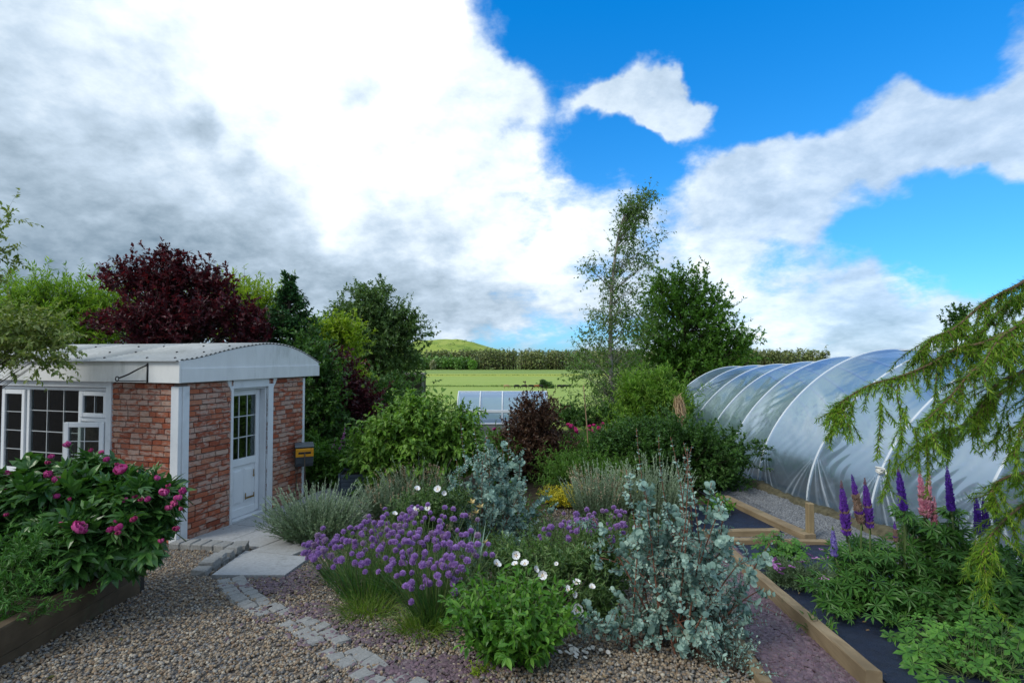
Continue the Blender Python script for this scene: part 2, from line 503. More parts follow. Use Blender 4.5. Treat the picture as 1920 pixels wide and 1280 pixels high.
def wood(name, c1, c2, axis='Y', scale=1.0):
    m, t, out = new_mat(name)
    co = obj_co(t)
    mp = t.n('ShaderNodeMapping')
    s = {'X': (1.2, 22, 22), 'Y': (22, 1.2, 22), 'Z': (22, 22, 1.2)}[axis]
    mp.inputs['Scale'].default_value = tuple(k * scale for k in s)
    t.nt.links.new(co, mp.inputs[0])
    g = t.noise(mp.outputs[0], 1.0, 6, .65, dist=.6)
    big = t.noise(co, 1.7, 4, .6)
    base = t.ramp(g, [(.28, c1), (.72, c2)])
    base = t.mixc(t.mapr(big, .42, .7), base, tuple(a * .55 + b * .2 for a, b in zip(c1, c2)))
    base = t.mixc(t.mapr(t.noise(co, 5.0, 5, .6), .6, .72, 0, .6), base, (.10, .115, .06))
    t.nt.links.new(princ(t, base, .8, t.bump(g, .5, .006), .2), out.inputs[0])
    return m
M_timber = wood("weathered_timber", (.20, .145, .085), (.36, .28, .175))
M_timberx = wood("weathered_timber_across", (.20, .145, .085), (.37, .29, .18), 'X')
M_sleeper = wood("old_sleeper_wood", (.085, .062, .04), (.17, .125, .078))
M_postwood = wood("post_wood", (.22, .16, .09), (.38, .30, .17), 'Z')
M_bark = plain("bark", (.06, .048, .035), .9, .35, 8, .6, stretch=(1, 1, .25))
M_birchbark = plain("birch_bark", (.30, .28, .25), .85, .4, 9, .4, stretch=(1, 1, 1.5))
M_twig = plain("twig_bark", (.075, .05, .032), .85, .25, 10)
M_redstem = plain("red_brown_stem", (.16, .065, .04), .7, .25, 10)
M_stem = plain("green_stem", (.085, .13, .04), .6, .25, 8)

# ------------------------------------------------------------------ ground: garden soil near, hay meadows beyond, one sheet
def axis_lines(segs):
    out = []
    for a, b, n in segs: out.append(np.linspace(a, b, n, endpoint=False))
    return np.concatenate(out + [[segs[-1][1]]])
gx = axis_lines([(-5000, -600, 12), (-600, -60, 18), (-60, -10, 20), (-10, 10, 80), (10, 60, 20), (60, 600, 18), (600, 5000, 12)])
gy = axis_lines([(-300, -8, 10), (-8, 20, 112), (20, 80, 60), (80, 700, 60), (700, 9000, 30)])
GX, GYY = np.meshgrid(gx, gy)
def ground_rough(x, y): return 0.0
V = np.stack([GX, GYY, H(GX, GYY) - 0.012], -1).reshape(-1, 3)
nx = len(gx); ny = len(gy)
i = np.arange(ny - 1)[:, None] * nx + np.arange(nx - 1)[None]
mb = MB(); mb.add(V, np.stack([i, i + 1, i + nx + 1, i + nx], -1).reshape(-1, 4))
m, t, out = new_mat("ground")
co = obj_co(t); sp = t.n('ShaderNodeSeparateXYZ'); t.nt.links.new(co, sp.inputs[0])
X, Y = sp.outputs[0], sp.outputs[1]
vor = t.n('ShaderNodeTexVoronoi'); vor.inputs['Scale'].default_value = 42; t.nt.links.new(co, vor.inputs[0])
stone = t.ramp(t.n('ShaderNodeSeparateColor').outputs[0], [(0, (.12, .10, .085)), (.4, (.22, .18, .14)), (.7, (.17, .17, .18)), (1, (.34, .30, .25))])
t.nt.links.new(vor.outputs['Color'], stone.node.inputs[0].links[0].from_node.inputs[0])
soil = t.ramp(t.noise(co, 9, 6, .7), [(.3, (.028, .022, .016)), (.7, (.075, .058, .04))])
grav_mask = t.mapr(t.math('ADD', Y, t.math('MULTIPLY', t.noise(co, 1.5, 3), .8)), 8.6, 9.0, 1, 0)
near_c = t.mixc(grav_mask, soil, stone)
# meadow: mown strips, tussocky colour; albedo lifted to hold the sunlight on the fields
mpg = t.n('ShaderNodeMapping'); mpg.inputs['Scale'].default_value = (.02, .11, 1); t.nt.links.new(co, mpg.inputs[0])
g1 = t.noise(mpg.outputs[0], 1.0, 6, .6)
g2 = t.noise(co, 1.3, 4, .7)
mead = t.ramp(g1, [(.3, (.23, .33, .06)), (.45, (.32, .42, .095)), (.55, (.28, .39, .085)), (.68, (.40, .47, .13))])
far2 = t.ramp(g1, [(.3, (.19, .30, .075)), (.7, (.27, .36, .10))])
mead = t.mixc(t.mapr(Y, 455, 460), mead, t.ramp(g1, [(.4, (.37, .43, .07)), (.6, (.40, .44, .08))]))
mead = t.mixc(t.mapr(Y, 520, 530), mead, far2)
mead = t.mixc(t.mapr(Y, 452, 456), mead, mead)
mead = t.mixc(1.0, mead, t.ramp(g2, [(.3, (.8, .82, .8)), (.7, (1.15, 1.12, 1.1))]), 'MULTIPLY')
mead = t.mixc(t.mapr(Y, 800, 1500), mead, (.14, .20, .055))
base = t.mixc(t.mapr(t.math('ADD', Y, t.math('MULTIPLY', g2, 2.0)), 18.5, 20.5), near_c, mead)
hgt = t.math('MULTIPLY', t.math('SUBTRACT', 1.0, vor.outputs['Distance']), grav_mask)
t.nt.links.new(princ(t, base, .9, t.bump(hgt, .6, .02), .15), out.inputs[0])
solo("ground", mb, m, "garden soil and gravel running out to hay meadows coloured sunlit pale green", "ground", kind='structure')

# hill beyond the wood
mb = MB()
hx = np.linspace(-900, 700, 90); hy = np.linspace(1150, 2300, 40)
HX, HY = np.meshgrid(hx, hy)
rs = np.random.default_rng(5)
def bump2(x, y, cx, cy, sx, sy): return np.exp(-((x-cx)/sx)**2 - ((y-cy)/sy)**2)
hz = -22 + 54*bump2(HX, HY, -205, 1600, 165, 260) + 26*bump2(HX, HY, -330, 1600, 160, 260) + 22*bump2(HX, HY, -60, 1620, 140, 260) + 7*bump2(HX, HY, -120, 1500, 60, 100)
hz += 1.6*np.sin(HX*.05+HY*.03) + 1.1*np.sin(HX*.11-HY*.02)
n = len(hx); i = np.arange(len(hy)-1)[:, None]*n + np.arange(n-1)[None]
mb.add(np.stack([HX, HY, hz], -1).reshape(-1, 3), np.stack([i, i+1, i+n+1, i+n], -1).reshape(-1, 4))
m, t, out = new_mat("hill_grass")
co = obj_co(t)
hc = t.ramp(t.noise(co, .018, 6, .6), [(.3, (.15, .23, .05)), (.5, (.28, .36, .07)), (.62, (.36, .41, .10)), (.72, (.33, .33, .18))])
hc = t.mixc(t.mapr(t.noise(co, .05, 5, .7), .6, .68), hc, (.05, .09, .03))
t.nt.links.new(princ(t, hc, .95, spec=.1), out.inputs[0])
solo("hill", mb, m, "rounded green grassy hill rising beyond the wood", "hill", kind='structure')

# ------------------------------------------------------------------ brick garden cabin (built in its own frame: x along the window wall, y along the door wall)
C0 = gp(333, 1020); C1 = gp(566, 935)
ey = (C1 - C0)[:2]; HW = float(np.linalg.norm(ey)); ey /= HW
ang = math.atan2(-ey[0], ey[1])
CAB = thing("brick_cabin", (C0[0], C0[1], 0.0), "low red brick garden cabin with white trim and arched grey roof", "cabin", rotz=ang)
print("CABIN", C0, C1, HW, math.degrees(ang))
HL = 6.2; ZE = 2.16; ZT = 2.42; ZP = 2.70
def cab_w(p):
    c, s = math.cos(ang), math.sin(ang)
    return np.array([C0[0] + c*p[0] - s*p[1], C0[1] + s*p[0] + c*p[1], p[2]])
M_white = plain("white_painted_wood", (.66, .69, .72), .55, .05, 5, .08, stain=(.50, .53, .55))
M_fascia = plain("weathered_white_board", (.70, .71, .70), .6, .07, 3.2, .12, stain=(.44, .46, .43), stretch=(1.6, 1.6, .45))
M_upvc = plain("white_plastic_frame", (.74, .77, .80), .3, .03, 4)
M_mortar = plain("lime_mortar", (.20, .155, .135), .95, .25, 14, .4)
m, t, out = new_mat("reclaimed_brick")
co = obj_co(t)
bc = t.ramp(isl(t), [(0, (.24, .070, .042)), (.25, (.36, .10, .052)), (.5, (.40, .135, .075)), (.7, (.30, .092, .056)), (.88, (.42, .18, .11)), (1, (.45, .26, .18))])
mp = t.n('ShaderNodeMapping'); mp.inputs['Scale'].default_value = (9, 9, 24); t.nt.links.new(co, mp.inputs[0])
wash = t.noise(mp.outputs[0], 1.0, 6, .68)
rnd2 = t.math('FRACT', t.math('MULTIPLY', isl(t), 37.7))
wm = t.mapr(t.math('ADD', wash, t.math('MULTIPLY', rnd2, .26)), .56, .76, 0, .75)
bc = t.mixc(wm, bc, (.48, .37, .31))
bc = t.mixc(t.mapr(t.noise(co, 30, 4, .7), .55, .75, 0, .5), bc, (.13, .045, .03))
t.nt.links.new(princ(t, bc, .92, t.bump(t.noise(co, 70, 4, .7), .7, .006), .15), out.inputs[0])
M_brick = m
rng = np.random.default_rng(11)
def brick_wall(mb, L, z0, z1, place_fn, holes, seed, bl=.205, bh=.064, gap=.0115, thick=.020):
    rg = np.random.default_rng(seed)
    row = 0; z = z0
    while z < z1 - .01:
        h = min(bh + gap, z1 - z)
        u = -rg.uniform(0, bl) ; row += 1
        while u < L:
            ln = bl * rg.choice([1, 1, 1, 1, .52, .8]) * rg.uniform(.94, 1.06)
            a, b = max(u, 0), min(u + ln, L)
            u += ln + gap
            spans = [(a, b)]
            for (h0, h1, g0, g1) in holes:
                if z + h > g0 and z < g1:
                    ns = []
                    for (p, q) in spans:
                        if q <= h0 or p >= h1: ns.append((p, q))
                        else:
                            if p < h0: ns.append((p, h0))
                            if q > h1: ns.append((h1, q))
                    spans = ns
            for (p, q) in spans:
                if q - p < .02: continue
                hh = h - gap
                n = 5
                dth = thick + rg.uniform(-.004, .006)
                # front face with a slightly wobbly outline
                us = np.linspace(p, q, n)
                top = z + hh + rg.normal(0, .0022, n); bot = z + rg.normal(0, .0022, n)
                vs = []
                for k in range(n):
                    vs += [(us[k], 0, bot[k]), (us[k], dth + rg.normal(0, .0015), bot[k] + .003), (us[k], dth + rg.normal(0, .0015), top[k] - .003), (us[k], 0, top[k])]
                fs = []
                for k in range(n - 1):
                    o = 4 * k
                    fs += [(o, o+4, o+5, o+1), (o+1, o+5, o+6, o+2), (o+2, o+6, o+7, o+3)]
                fs += [(0, 1, 2, 3), (4*n-1, 4*n-2, 4*n-3, 4*n-4)]
                mb.add(np.array([place_fn(*v) for v in vs]), fs, 1, False)
        z += h
# window wall: faces -y ; measured from the corner leftwards
W0, W1, WZ0, WZ1 = 1.20, 3.62, .72, 2.10      # window opening, metres left of the corner
D0, D1, DZ1 = .87, 1.575, 2.02                  # door opening, metres from the corner
mb = MB()
def seg(mb, x0, x1, y0, y1, z0, z1, mi=0): mb.box(((x0+x1)/2, (y0+y1)/2, (z0+z1)/2), (x1-x0, y1-y0, z1-z0), mi)
seg(mb, -W0, -.115, 0, .11, -.4, ZE); seg(mb, -W1, -W0, 0, .11, -.4, WZ0); seg(mb, -HL, -W1, 0, .11, -.4, ZE); seg(mb, -W1, -W0, 0, .11, WZ1, ZE)
brick_wall(mb, HL - .1, -.05, ZE, lambda u, d, z: (-.1 - u, -d, z), [(W0 - .1, W1 - .1, WZ0, WZ1)], 3)
part("wall", mb, [M_mortar, M_brick], CAB, True)
mb = MB()
seg(mb, -.11, 0, 0.0, D0, -.4, ZE); seg(mb, -.11, 0, D1, HW, -.4, ZE); seg(mb, -.11, 0, D0, D1, DZ1, ZE)
brick_wall(mb, HW - .13, -.05, ZE, lambda u, d, z: (d, .1 + u, z), [(D0 - .1, D1 - .1, -1, 9)], 4)
part("wall", mb, [M_mortar, M_brick], CAB, True)
mb = MB()
seg(mb, -HL, -.115, HW - .1, HW, -.4, ZE); seg(mb, -HL, -HL + .1, .115, HW - .105, -.4, ZE)
part("wall", mb, [M_mortar], CAB, True)
mb = MB(); seg(mb, -HL + .11, -.12, .12, HW - .11, -.08, -.02); part("floor", mb, plain("cabin_floor", (.12, .10, .085), .7, .2), CAB, True)
mb = MB(); mb.box((-2.7, .62, .72), (3.0, .5, .05)); mb.box((-1.3, .62, .35), (.06, .45, .68)); mb.box((-4.1, .62, .35), (.06, .45, .68))
part("worktop", mb, plain("pale_worktop", (.42, .44, .45), .4, .06), CAB, True)
# corner boards
mb = MB(); mb.bev((-.0475, -.012, (ZE - .1) / 2 - .06), (.135, .055, ZE + .1), .004); mb.bev((.0085, .066, (ZE - .1) / 2 - .06), (.055, .10, ZE + .1), .004)
part("corner_board", mb, M_white, CAB, True)
mb = MB(); mb.bev((.006, HW - .012, ZE / 2 - .08), (.05, .05, ZE + .08), .004)
part("corner_board", mb, M_white, CAB, True)
# door surround (proud boards with curved brackets at the head)
mb = MB()
mb.bev((.012, D0 - .022, 1.0), (.05, .044, 2.12), .004)
mb.bev((.012, D1 + .055, 1.0), (.05, .11, 2.12), .004)
mb.bev((.0125, (D0 + D1) / 2, 2.09), (.053, D1 - D0 + .02, .138), .004)
for (yy, sg) in ((D0 - .044, -1), (D1 + .11, 1)):
    k = 6; pts = [(yy, 2.158)] + [(yy + sg * .07 * math.cos(a), 2.158 - .13 + .13 * math.sin(a) if False else 2.158 - .14 * (1 - math.cos(a)) ** 1.0 ) for a in np.linspace(0, math.pi / 2, k)]
    pts = [(yy, 2.158), (yy + sg * .075, 2.158), (yy + sg * .072, 2.12), (yy + sg * .05, 2.07), (yy + sg * .02, 2.03), (yy, 1.98)]
    vs = [(.034, p[0], p[1]) for p in pts] + [(.0, p[0], p[1]) for p in pts]; n = len(pts)
    fs = [tuple(range(n)) if sg > 0 else tuple(range(n))[::-1], tuple(range(n, 2*n))] + [(j, (j+1) % n, n + (j+1) % n, n + j) for j in range(n)]
    mb.add(vs, fs, 0, False)
# deep reveals
mb.box((-.089, D0 + .012, 1.0), (.16, .024, 2.05)); mb.box((-.089, D1 - .014, 1.0), (.16, .028, 2.05)); mb.box((-.089, (D0 + D1) / 2, DZ1 - .012), (.16, D1 - D0 - .06, .03))
mb.box((-.08, (D0 + D1) / 2, .02), (.18, D1 - D0 - .06, .05))
part("door_surround", mb, M_white, CAB, True)
M_glass, t, out = new_mat("window_glass")
gl = t.n('ShaderNodeBsdfGlossy'); gl.inputs['Roughness'].default_value = .02; gl.inputs[0].default_value = (.9, .95, 1, 1)
tp = t.n('ShaderNodeBsdfTransparent'); tp.inputs[0].default_value = (.72, .78, .76, 1)
fr = t.n('ShaderNodeFresnel'); fr.inputs[0].default_value = 1.35
mx = t.n('ShaderNodeMixShader'); t.nt.links.new(fr.outputs[0], mx.inputs[0]); t.nt.links.new(tp.outputs[0], mx.inputs[1]); t.nt.links.new(gl.outputs[0], mx.inputs[2])
t.nt.links.new(mx.outputs[0], out.inputs[0])
M_bar = plain("white_glazing_bar", (.48, .51, .53), .4, .03)
DX = -.135     # door plane
mb = MB()
y0, y1 = D0 + .03, D1 - .034; zt = DZ1 - .03
fw = .075
mb.bev((DX, y0 + fw/2, 1.02), (.06, fw, 1.92), .006); mb.bev((DX, y1 - fw/2, 1.02), (.06, fw, 1.92), .006)
mb.bev((DX, (y0+y1)/2, zt - .05), (.06, y1 - y0 - 2*fw - .002, .09), .006); mb.bev((DX, (y0+y1)/2, .875), (.06, y1 - y0 - 2*fw - .002, .11), .006)
mb.bev((DX, (y0+y1)/2, .11), (.06, y1 - y0 - 2*fw - .002, .12), .006)
DOOR = part("door", mb, M_upvc, CAB, True)
mb = MB(); yc0, yc1 = y0 + fw, y1 - fw
mb.box((DX - .004, (yc0+yc1)/2, .495), (.02, yc1 - yc0, .65))
for k in range(2):
    yc = yc0 + (yc1 - yc0) * (.27 + .46 * k); wd = (yc1 - yc0) * .34
    for (a, b, x) in ((wd, .52, .010), (wd - .035, .485, .017)):
        mb.bev((DX + x, yc, .50), (.012, a, b), .005)
part("door_panel", mb, M_upvc, DOOR, True)
mb = MB(); mb.box((DX, (yc0+yc1)/2, (.93 + zt - .095)/2), (.008, yc1 - yc0, zt - .095 - .93)); part("glass_pane", mb, M_glass, DOOR, True)
mb = MB(); gz0, gz1 = .93, zt - .095
for k in (1, 2): mb.box((DX, yc0 + (yc1-yc0)*k/3, (gz0+gz1)/2), (.014, .016, gz1-gz0)); mb.box((DX, (yc0+yc1)/2, gz0 + (gz1-gz0)*k/3), (.012, yc1-yc0, .016))
part("glazing_bar", mb, M_bar, DOOR, True)
M_brass = plain("tarnished_brass", (.30, .19, .06), .45, .3, 20, metal=.8)
M_black = plain("black_metal", (.012, .012, .014), .4, .2, 10)
mb = MB(); yq = y0 + (y1 - y0) * .70
mb.bev((DX + .034, yq, .30), (.012, .16, .025), .003); mb.bev((DX + .034, yq - .085, .33), (.012, .014, .10), .003); mb.bev((DX + .034, yq + .085, .32), (.012, .014, .075), .003)
part("letter_plate", mb, M_brass, DOOR, True)
mb = MB(); mb.bev((DX + .036, yq + .075, .66), (.014, .014, .12), .004); mb.bev((DX + .05, yq + .06, .63), (.02, .03, .014), .004); part("handle", mb, M_brass, DOOR, True)
# fascia along the window side, gable board with an arched top at the door end
mb = MB(); mb.bev(((-HL - .06 + .098)/2, -.0855, (ZE - .012 + ZT + .024)/2), (HL + .158, .034, ZT - ZE + .036), .004); part("fascia", mb, M_fascia, CAB, True)
OVH = .13; OVR = .34
_ar = poly([(-.35, 2.30, 0), (-.13, 2.425, 0), (.15, 2.468, 0), (.44, 2.528, 0), (.72, 2.592, 0), (1.07, 2.652, 0), (1.42, 2.692, 0), (1.72, 2.688, 0), (2.0, 2.65, 0), (2.3, 2.56, 0), (2.55, 2.46, 0), (2.8, 2.345, 0), (3.0, 2.24, 0)], 160)
_sc = HW / 2.40
def arch_z(y): return np.interp(np.asarray(y, float) / _sc, _ar[:, 0], _ar[:, 1])
mb = MB(); ys = np.linspace(-.067, HW + OVR - .02, 34); zz = arch_z(ys) - .002
xg = .075; n = len(ys)
vs = [(xg, y, z) for y, z in zip(ys, zz)] + [(xg, y, ZE - .012) for y in ys] + [(xg - .035, y, z) for y, z in zip(ys, zz)] + [(xg - .035, y, ZE - .012) for y in ys]
fs = []
for k in range(n - 1):
    fs += [(n+k, n+k+1, k+1, k), (3*n+k, 2*n+k, 2*n+k+1, 3*n+k+1), (k, k+1, 2*n+k+1, 2*n+k), (n+k, 3*n+k, 3*n+k+1, n+k+1)]
fs += [(0, 2*n, 3*n, n), (n-1, 2*n-1, 4*n-1, 3*n-1)]
mb.add(vs, fs, 0, False)
# lower board, a few millimetres proud of the arched one
mb.bev((xg + .011, (HW + OVR - .02 - .067)/2, ZE + .085), (.024, HW + OVR + .047, .19), .004)
part("gable_board", mb, M_fascia, CAB, True)
# corrugated roof sheet curved across the cabin
m, t, out = new_mat("corrugated_sheet")
co = obj_co(t)
rc = t.ramp(t.noise(co, 1.4, 6, .65), [(.3, (.30, .31, .30)), (.6, (.46, .47, .46)), (.75, (.54, .54, .52))])
rc = t.mixc(t.mapr(t.noise(co, 9, 5, .7), .55, .7, 0, .6), rc, (.24, .24, .21))
t.nt.links.new(princ(t, rc, .42, spec=.5), out.inputs[0]); M_roof = m
mb = MB(); ny_ = 240; ys = np.linspace(-OVH - .02, HW + OVR + .03, ny_)
zr = arch_z(ys) + .011 * np.sin(ys / .076 * 2 * math.pi) + .012
xs = np.array([-HL - .1, -4.4, -4.38, -2.9, -2.88, -1.45, -1.43, .135]); 
for s0, s1, dz in ((-HL - .1, -4.38, .0), (-4.44, -2.88, .004), (-2.94, -1.40, .0), (-1.46, .087, .004)):
    vs = [(s0, y, z + dz) for y, z in zip(ys, zr)] + [(s1, y, z + dz) for y, z in zip(ys, zr)] + [(s0, y, z + dz - .003) for y, z in zip(ys, zr)] + [(s1, y, z + dz - .003) for y, z in zip(ys, zr)]
    k = np.arange(ny_ - 1)
    fs = np.concatenate([np.stack([k, ny_+k, ny_+k+1, k+1], -1), np.stack([2*ny_+k, 2*ny_+k+1, 3*ny_+k+1, 3*ny_+k], -1), np.stack([ny_+k, 3*ny_+k, 3*ny_+k+1, ny_+k+1], -1)])
    mb.add(vs, fs, 0, True)
ROOF = part("roof", mb, M_roof, CAB, True)
sv, sf = sphere(8, 4)
mb0 = MB(); mb0.add(sv * np.array([.017, .017, .012]), sf, 0, True); sm = mb0.mesh("roof_screw", [M_black])
for xx in (-.12, -.62, -1.42, -1.95, -2.9, -3.5, -4.4):
    for yy in (.02, .45, .95, 1.35, 1.8):
        o = bpy.data.objects.new("roof_screw", sm); COL.objects.link(o); o.parent = ROOF
        yk = round(yy / .076) * .076 + .019
        o.location = (xx, yk, float(arch_z(yk)) + .03)
# hanging basket bracket on the fascia
mb = MB(); bx = -.55; by = -.108
tubes(mb, np.array([[[bx + .10, by, 2.41], [bx + .10, by, 2.27], [bx + .10, by, 2.15]]]), .012, 6)
tubes(mb, np.array([[[bx + .10, by - .02, 2.175], [bx - .04, by - .12, 2.175], [bx - .20, by - .2, 2.18]]]), .007, 6)
cur = [[bx + .10, by - .01, 2.385], [bx + .02, by - .07, 2.33], [bx - .08, by - .13, 2.26], [bx - .17, by - .18, 2.215]]
tubes(mb, poly(cur, 12)[None], .011, 6)
th = np.linspace(0, 2.1*math.pi, 14)
tubes(mb, np.stack([bx - .19 + .03*np.cos(th+1.2), by - .19 + 0*th, 2.205 + .03*np.sin(th+1.2)], -1)[None], .007, 6)
part("basket_bracket", mb, M_black, CAB, True)
# window: outer trim, three bays
mb = MB(); wy = -.018
mb.bev((-W0 - .045, wy, (WZ0 + ZE)/2), (.10, .05, ZE - WZ0 + .06), .004)
mb.bev((-(W0+W1)/2 - .05, wy + .002, 2.105), (W1 - W0 + .0, .046, .085), .004)
mb.bev((-(W0+W1)/2, wy - .02, WZ0 - .02), (W1 - W0 + .1, .12, .04), .004)
mb.bev((-W1 - .02, wy, (WZ0 + ZE)/2), (.10, .05, ZE - WZ0 + .06), .004)
WIN = part("window", mb, M_white, CAB, True)
def pane_frame(mb, x0, x1, z0, z1, y, fw, th):
    mb.bev((x0 + fw/2, y, (z0+z1)/2), (fw, th, z1-z0), .006); mb.bev((x1 - fw/2, y, (z0+z1)/2), (fw, th, z1-z0), .006)
    mb.bev(((x0+x1)/2, y, z0 + fw/2), (x1-x0-2*fw-.001, th-.004, fw), .006); mb.bev(((x0+x1)/2, y, z1 - fw/2), (x1-x0-2*fw-.001, th-.004, fw), .006)
mb = MB(); fy = .06
wz1 = 2.055
pane_frame(mb, -3.57, -1.29, WZ0, wz1, fy, .05, .07)
for xm in (-1.90, -2.98): mb.bev((xm, fy, (WZ0+wz1)/2), (.06, .066, wz1-WZ0-.102), .006)
mb.bev((-1.615, fy, 1.60), (.50, .066, .06), .006)
part("frame", mb, M_upvc, WIN, True)
mb = MB()
pane_frame(mb, -1.865, -1.345, 1.635, 2.0, fy - .035, .06, .05)      # fanlight sash
part("sash", mb, M_upvc, WIN, True)
mb = MB(); pane_frame(mb, -3.515, -3.015, WZ0 + .055, 2.0, fy - .035, .065, .05)
part("sash", mb, M_upvc, WIN, True)
mb = MB()
mb.box((-1.605, fy - .03, 1.82), (.40, .006, .25)); mb.box((-2.44, fy, (WZ0 + wz1)/2), (1.03, .006, wz1-WZ0-.1)); mb.box((-3.265, fy - .03, (WZ0+wz1)/2), (.37, .006, wz1-WZ0-.22))
part("glass_pane", mb, M_glass, WIN, True)
mb = MB()
mb.box((-1.605, fy - .03, 1.82), (.010, .012, .245))
for k in (1, 2): mb.box((-2.955 + 1.03*k/3, fy, (WZ0+wz1)/2), (.011, .012, wz1-WZ0-.102))
for k in (1, 2, 3): mb.box((-2.44, fy, WZ0 + .05 + (wz1-WZ0-.1)*k/4), (1.03, .010, .011))
for k in (1, 2, 3): mb.box((-3.265, fy - .03, WZ0 + .11 + (wz1-WZ0-.22)*k/4), (.37, .010, .011))
part("glazing_bar", mb, M_bar, WIN, True)
# lower casement, side hung on the right and standing a little open
mb = MB(); a = R(17); ca, sa = math.cos(a), math.sin(a)
rot = np.array([[ca, -sa, 0], [sa, ca, 0], [0, 0, 1]])
def swung(mbx):
    piv = np.array([-1.345, fy - .05, 0])
    for k in range(len(mbx.V)): mbx.V[k] = (mbx.V[k] - piv) @ rot.T + piv
pane_frame(mb, -1.91, -1.345, WZ0 + .05, 1.58, fy - .07, .07, .055); swung(mb)
part("open_sash", mb, M_upvc, WIN, True)
mb = MB(); mb.box((-1.6275, fy - .07, (WZ0 + .05 + 1.58)/2), (.43, .006, .70)); swung(mb); part("glass_pane", mb, M_glass, WIN, True)
mb = MB(); mb.box((-1.6275, fy - .07, (WZ0+1.63)/2), (.011, .012, .70))
for k in (1, 2): mb.box((-1.6275, fy - .07, WZ0 + .115 + .72*k/3), (.43, .010, .011))
swung(mb); part("glazing_bar", mb, M_bar, WIN, True)

# rear window glazing bars inside the cabin are seen through the glass
mb = MB()
for xx in (-3.6, -3.1, -2.6): mb.box((xx, HW - .125, 1.45), (.05, .03, 1.0))
for zz_ in (.98, 1.3, 1.65, 1.95): mb.box((-3.1, HW - .13, zz_), (1.05, .02, .03))
part("rear_window_frame", mb, M_bar, CAB, True)

# hose reel on the wall by the far corner
HR = thing("hose_reel", cab_w((.17, HW - .17, .62)), "grey and yellow wall hose reel beside the cabin door", "hose reel", rotz=ang - R(48))
M_reel = plain("dark_grey_plastic", (.055, .065, .075), .4, .1, 8)
M_yel = plain("yellow_plastic", (.62, .27, .012), .38, .08, 8)
def rounded_prism(mb, prof, y0, y1, mi=0):
    n = len(prof); vs = [(p[0], y0, p[1]) for p in prof] + [(p[0], y1, p[1]) for p in prof]
    fs = [tuple(range(n)), tuple(range(2*n-1, n-1, -1))] + [(j, n+j, n+(j+1) % n, (j+1) % n) for j in range(n)]
    mb.add(vs, fs, mi, False)
mb = MB()
rounded_prism(mb, [(-.11, .08), (-.02, .0), (.07, .0), (.125, .06), (.14, .16), (.13, .29), (.09, .325), (-.11, .345)], -.14, .14)
part("housing", mb, M_reel, HR, True)
mb = MB(); rounded_prism(mb, [(-.10, .345), (.115, .325), (.128, .338), (.10, .366), (-.09, .39)], -.15, .15); part("lid", mb, plain("mid_grey_plastic", (.10, .12, .135), .35, .08), HR, True)
mb = MB(); rounded_prism(mb, [(.132, .17), (.158, .18), (.158, .30), (.13, .315)], -.142, .142)
part("front_band", mb, M_yel, HR, True)
mb = MB(); mb.bev((.158, 0, .243), (.012, .20, .035), .005); part("hose_slot", mb, M_black, HR, True)
M_hose = plain("brown_garden_hose", (.12, .095, .07), .5, .15, 9)
mb = MB()
rr = np.random.default_rng(3)
for k in range(5):
    cy = -.20 + rr.normal(0, .02); L_ = .55 + .12*k + rr.normal(0, .04)
    a_ = np.linspace(0, 2*math.pi, 30)
    P_ = np.stack([-.09 + .012*k + .015*np.sin(3*a_), cy + (.05 + .015*k)*np.sin(a_) + .015*np.sin(2*a_), .22 - L_/2*(1 - np.cos(a_))*.8 + .05], -1)
    tubes(mb, P_[None], .0085, 6)
P_ = poly([[.165, .0, .25], [.175, .0, .1], [.12, .01, -.25], [.02, .0, -.5], [-.02, -.1, -.58], [.0, -.25, -.6], [-.04, -.33, -.5], [-.06, -.25, -.25], [-.06, -.2, .1]], 40)
tubes(mb, P_[None], .009, 6)
part("hose", mb, M_hose, HR, True)
mb = MB(); mb.bev((-.13, .09, .2), (.06, .12, .2), .004); part("wall_bracket", mb, M_reel, HR, True)
# ------------------------------------------------------------------ paving, kerbs, beds
def pix_quad(corners, nu, nv, dz):
    P = [gp(*c) for c in corners]
    return world_quad(P, nu, nv, dz)
def world_quad(P, nu, nv, dz, relief=0.0, seed=0):
    u = np.linspace(0, 1, nu)[:, None, None]; v = np.linspace(0, 1, nv)[None, :, None]
    P = [np.asarray(p)[:2] for p in P]
    XY = (1-u)*(1-v)*P[0] + u*(1-v)*P[1] + u*v*P[2] + (1-u)*v*P[3]
    Z = H(XY[..., 0], XY[..., 1]) + dz
    if relief:
        rg = np.random.default_rng(seed)
        for k in range(7):
            f = rg.uniform(-14, 14, 2); Z = Z + relief/3*np.sin(XY[..., 0]*f[0] + XY[..., 1]*f[1] + rg.uniform(0, 6))
    V = np.concatenate([XY, Z[..., None]], -1).reshape(-1, 3)
    i = np.arange(nu-1)[:, None]*nv + np.arange(nv-1)[None]
    return V, np.stack([i, i+nv, i+nv+1, i+1], -1).reshape(-1, 4)
def lines_mat(name, col, scale, bump_d, cols=None):
    m, t, out = new_mat(name)
    co = obj_co(t)
    v = t.n('ShaderNodeTexVoronoi'); v.inputs['Scale'].default_value = scale; t.nt.links.new(co, v.inputs[0])
    sc_ = t.n('ShaderNodeSeparateColor'); t.nt.links.new(v.outputs['Color'], sc_.inputs[0])
    base = t.ramp(sc_.outputs[0], cols)
    base = t.mixc(1.0, base, t.ramp(t.noise(co, 3, 4), [(.3, (.75,)*3), (.7, (1.2,)*3)]), 'MULTIPLY')
    t.nt.links.new(princ(t, base, .85, t.bump(t.math('SUBTRACT', 1.0, v.outputs['Distance']), .8, bump_d), .25), out.inputs[0])
    return m
M_slate_base = lines_mat("purple_slate_bed", None, 38, .02, [(0, (.05, .032, .042)), (.6, (.10, .062, .08)), (1, (.15, .10, .12))])
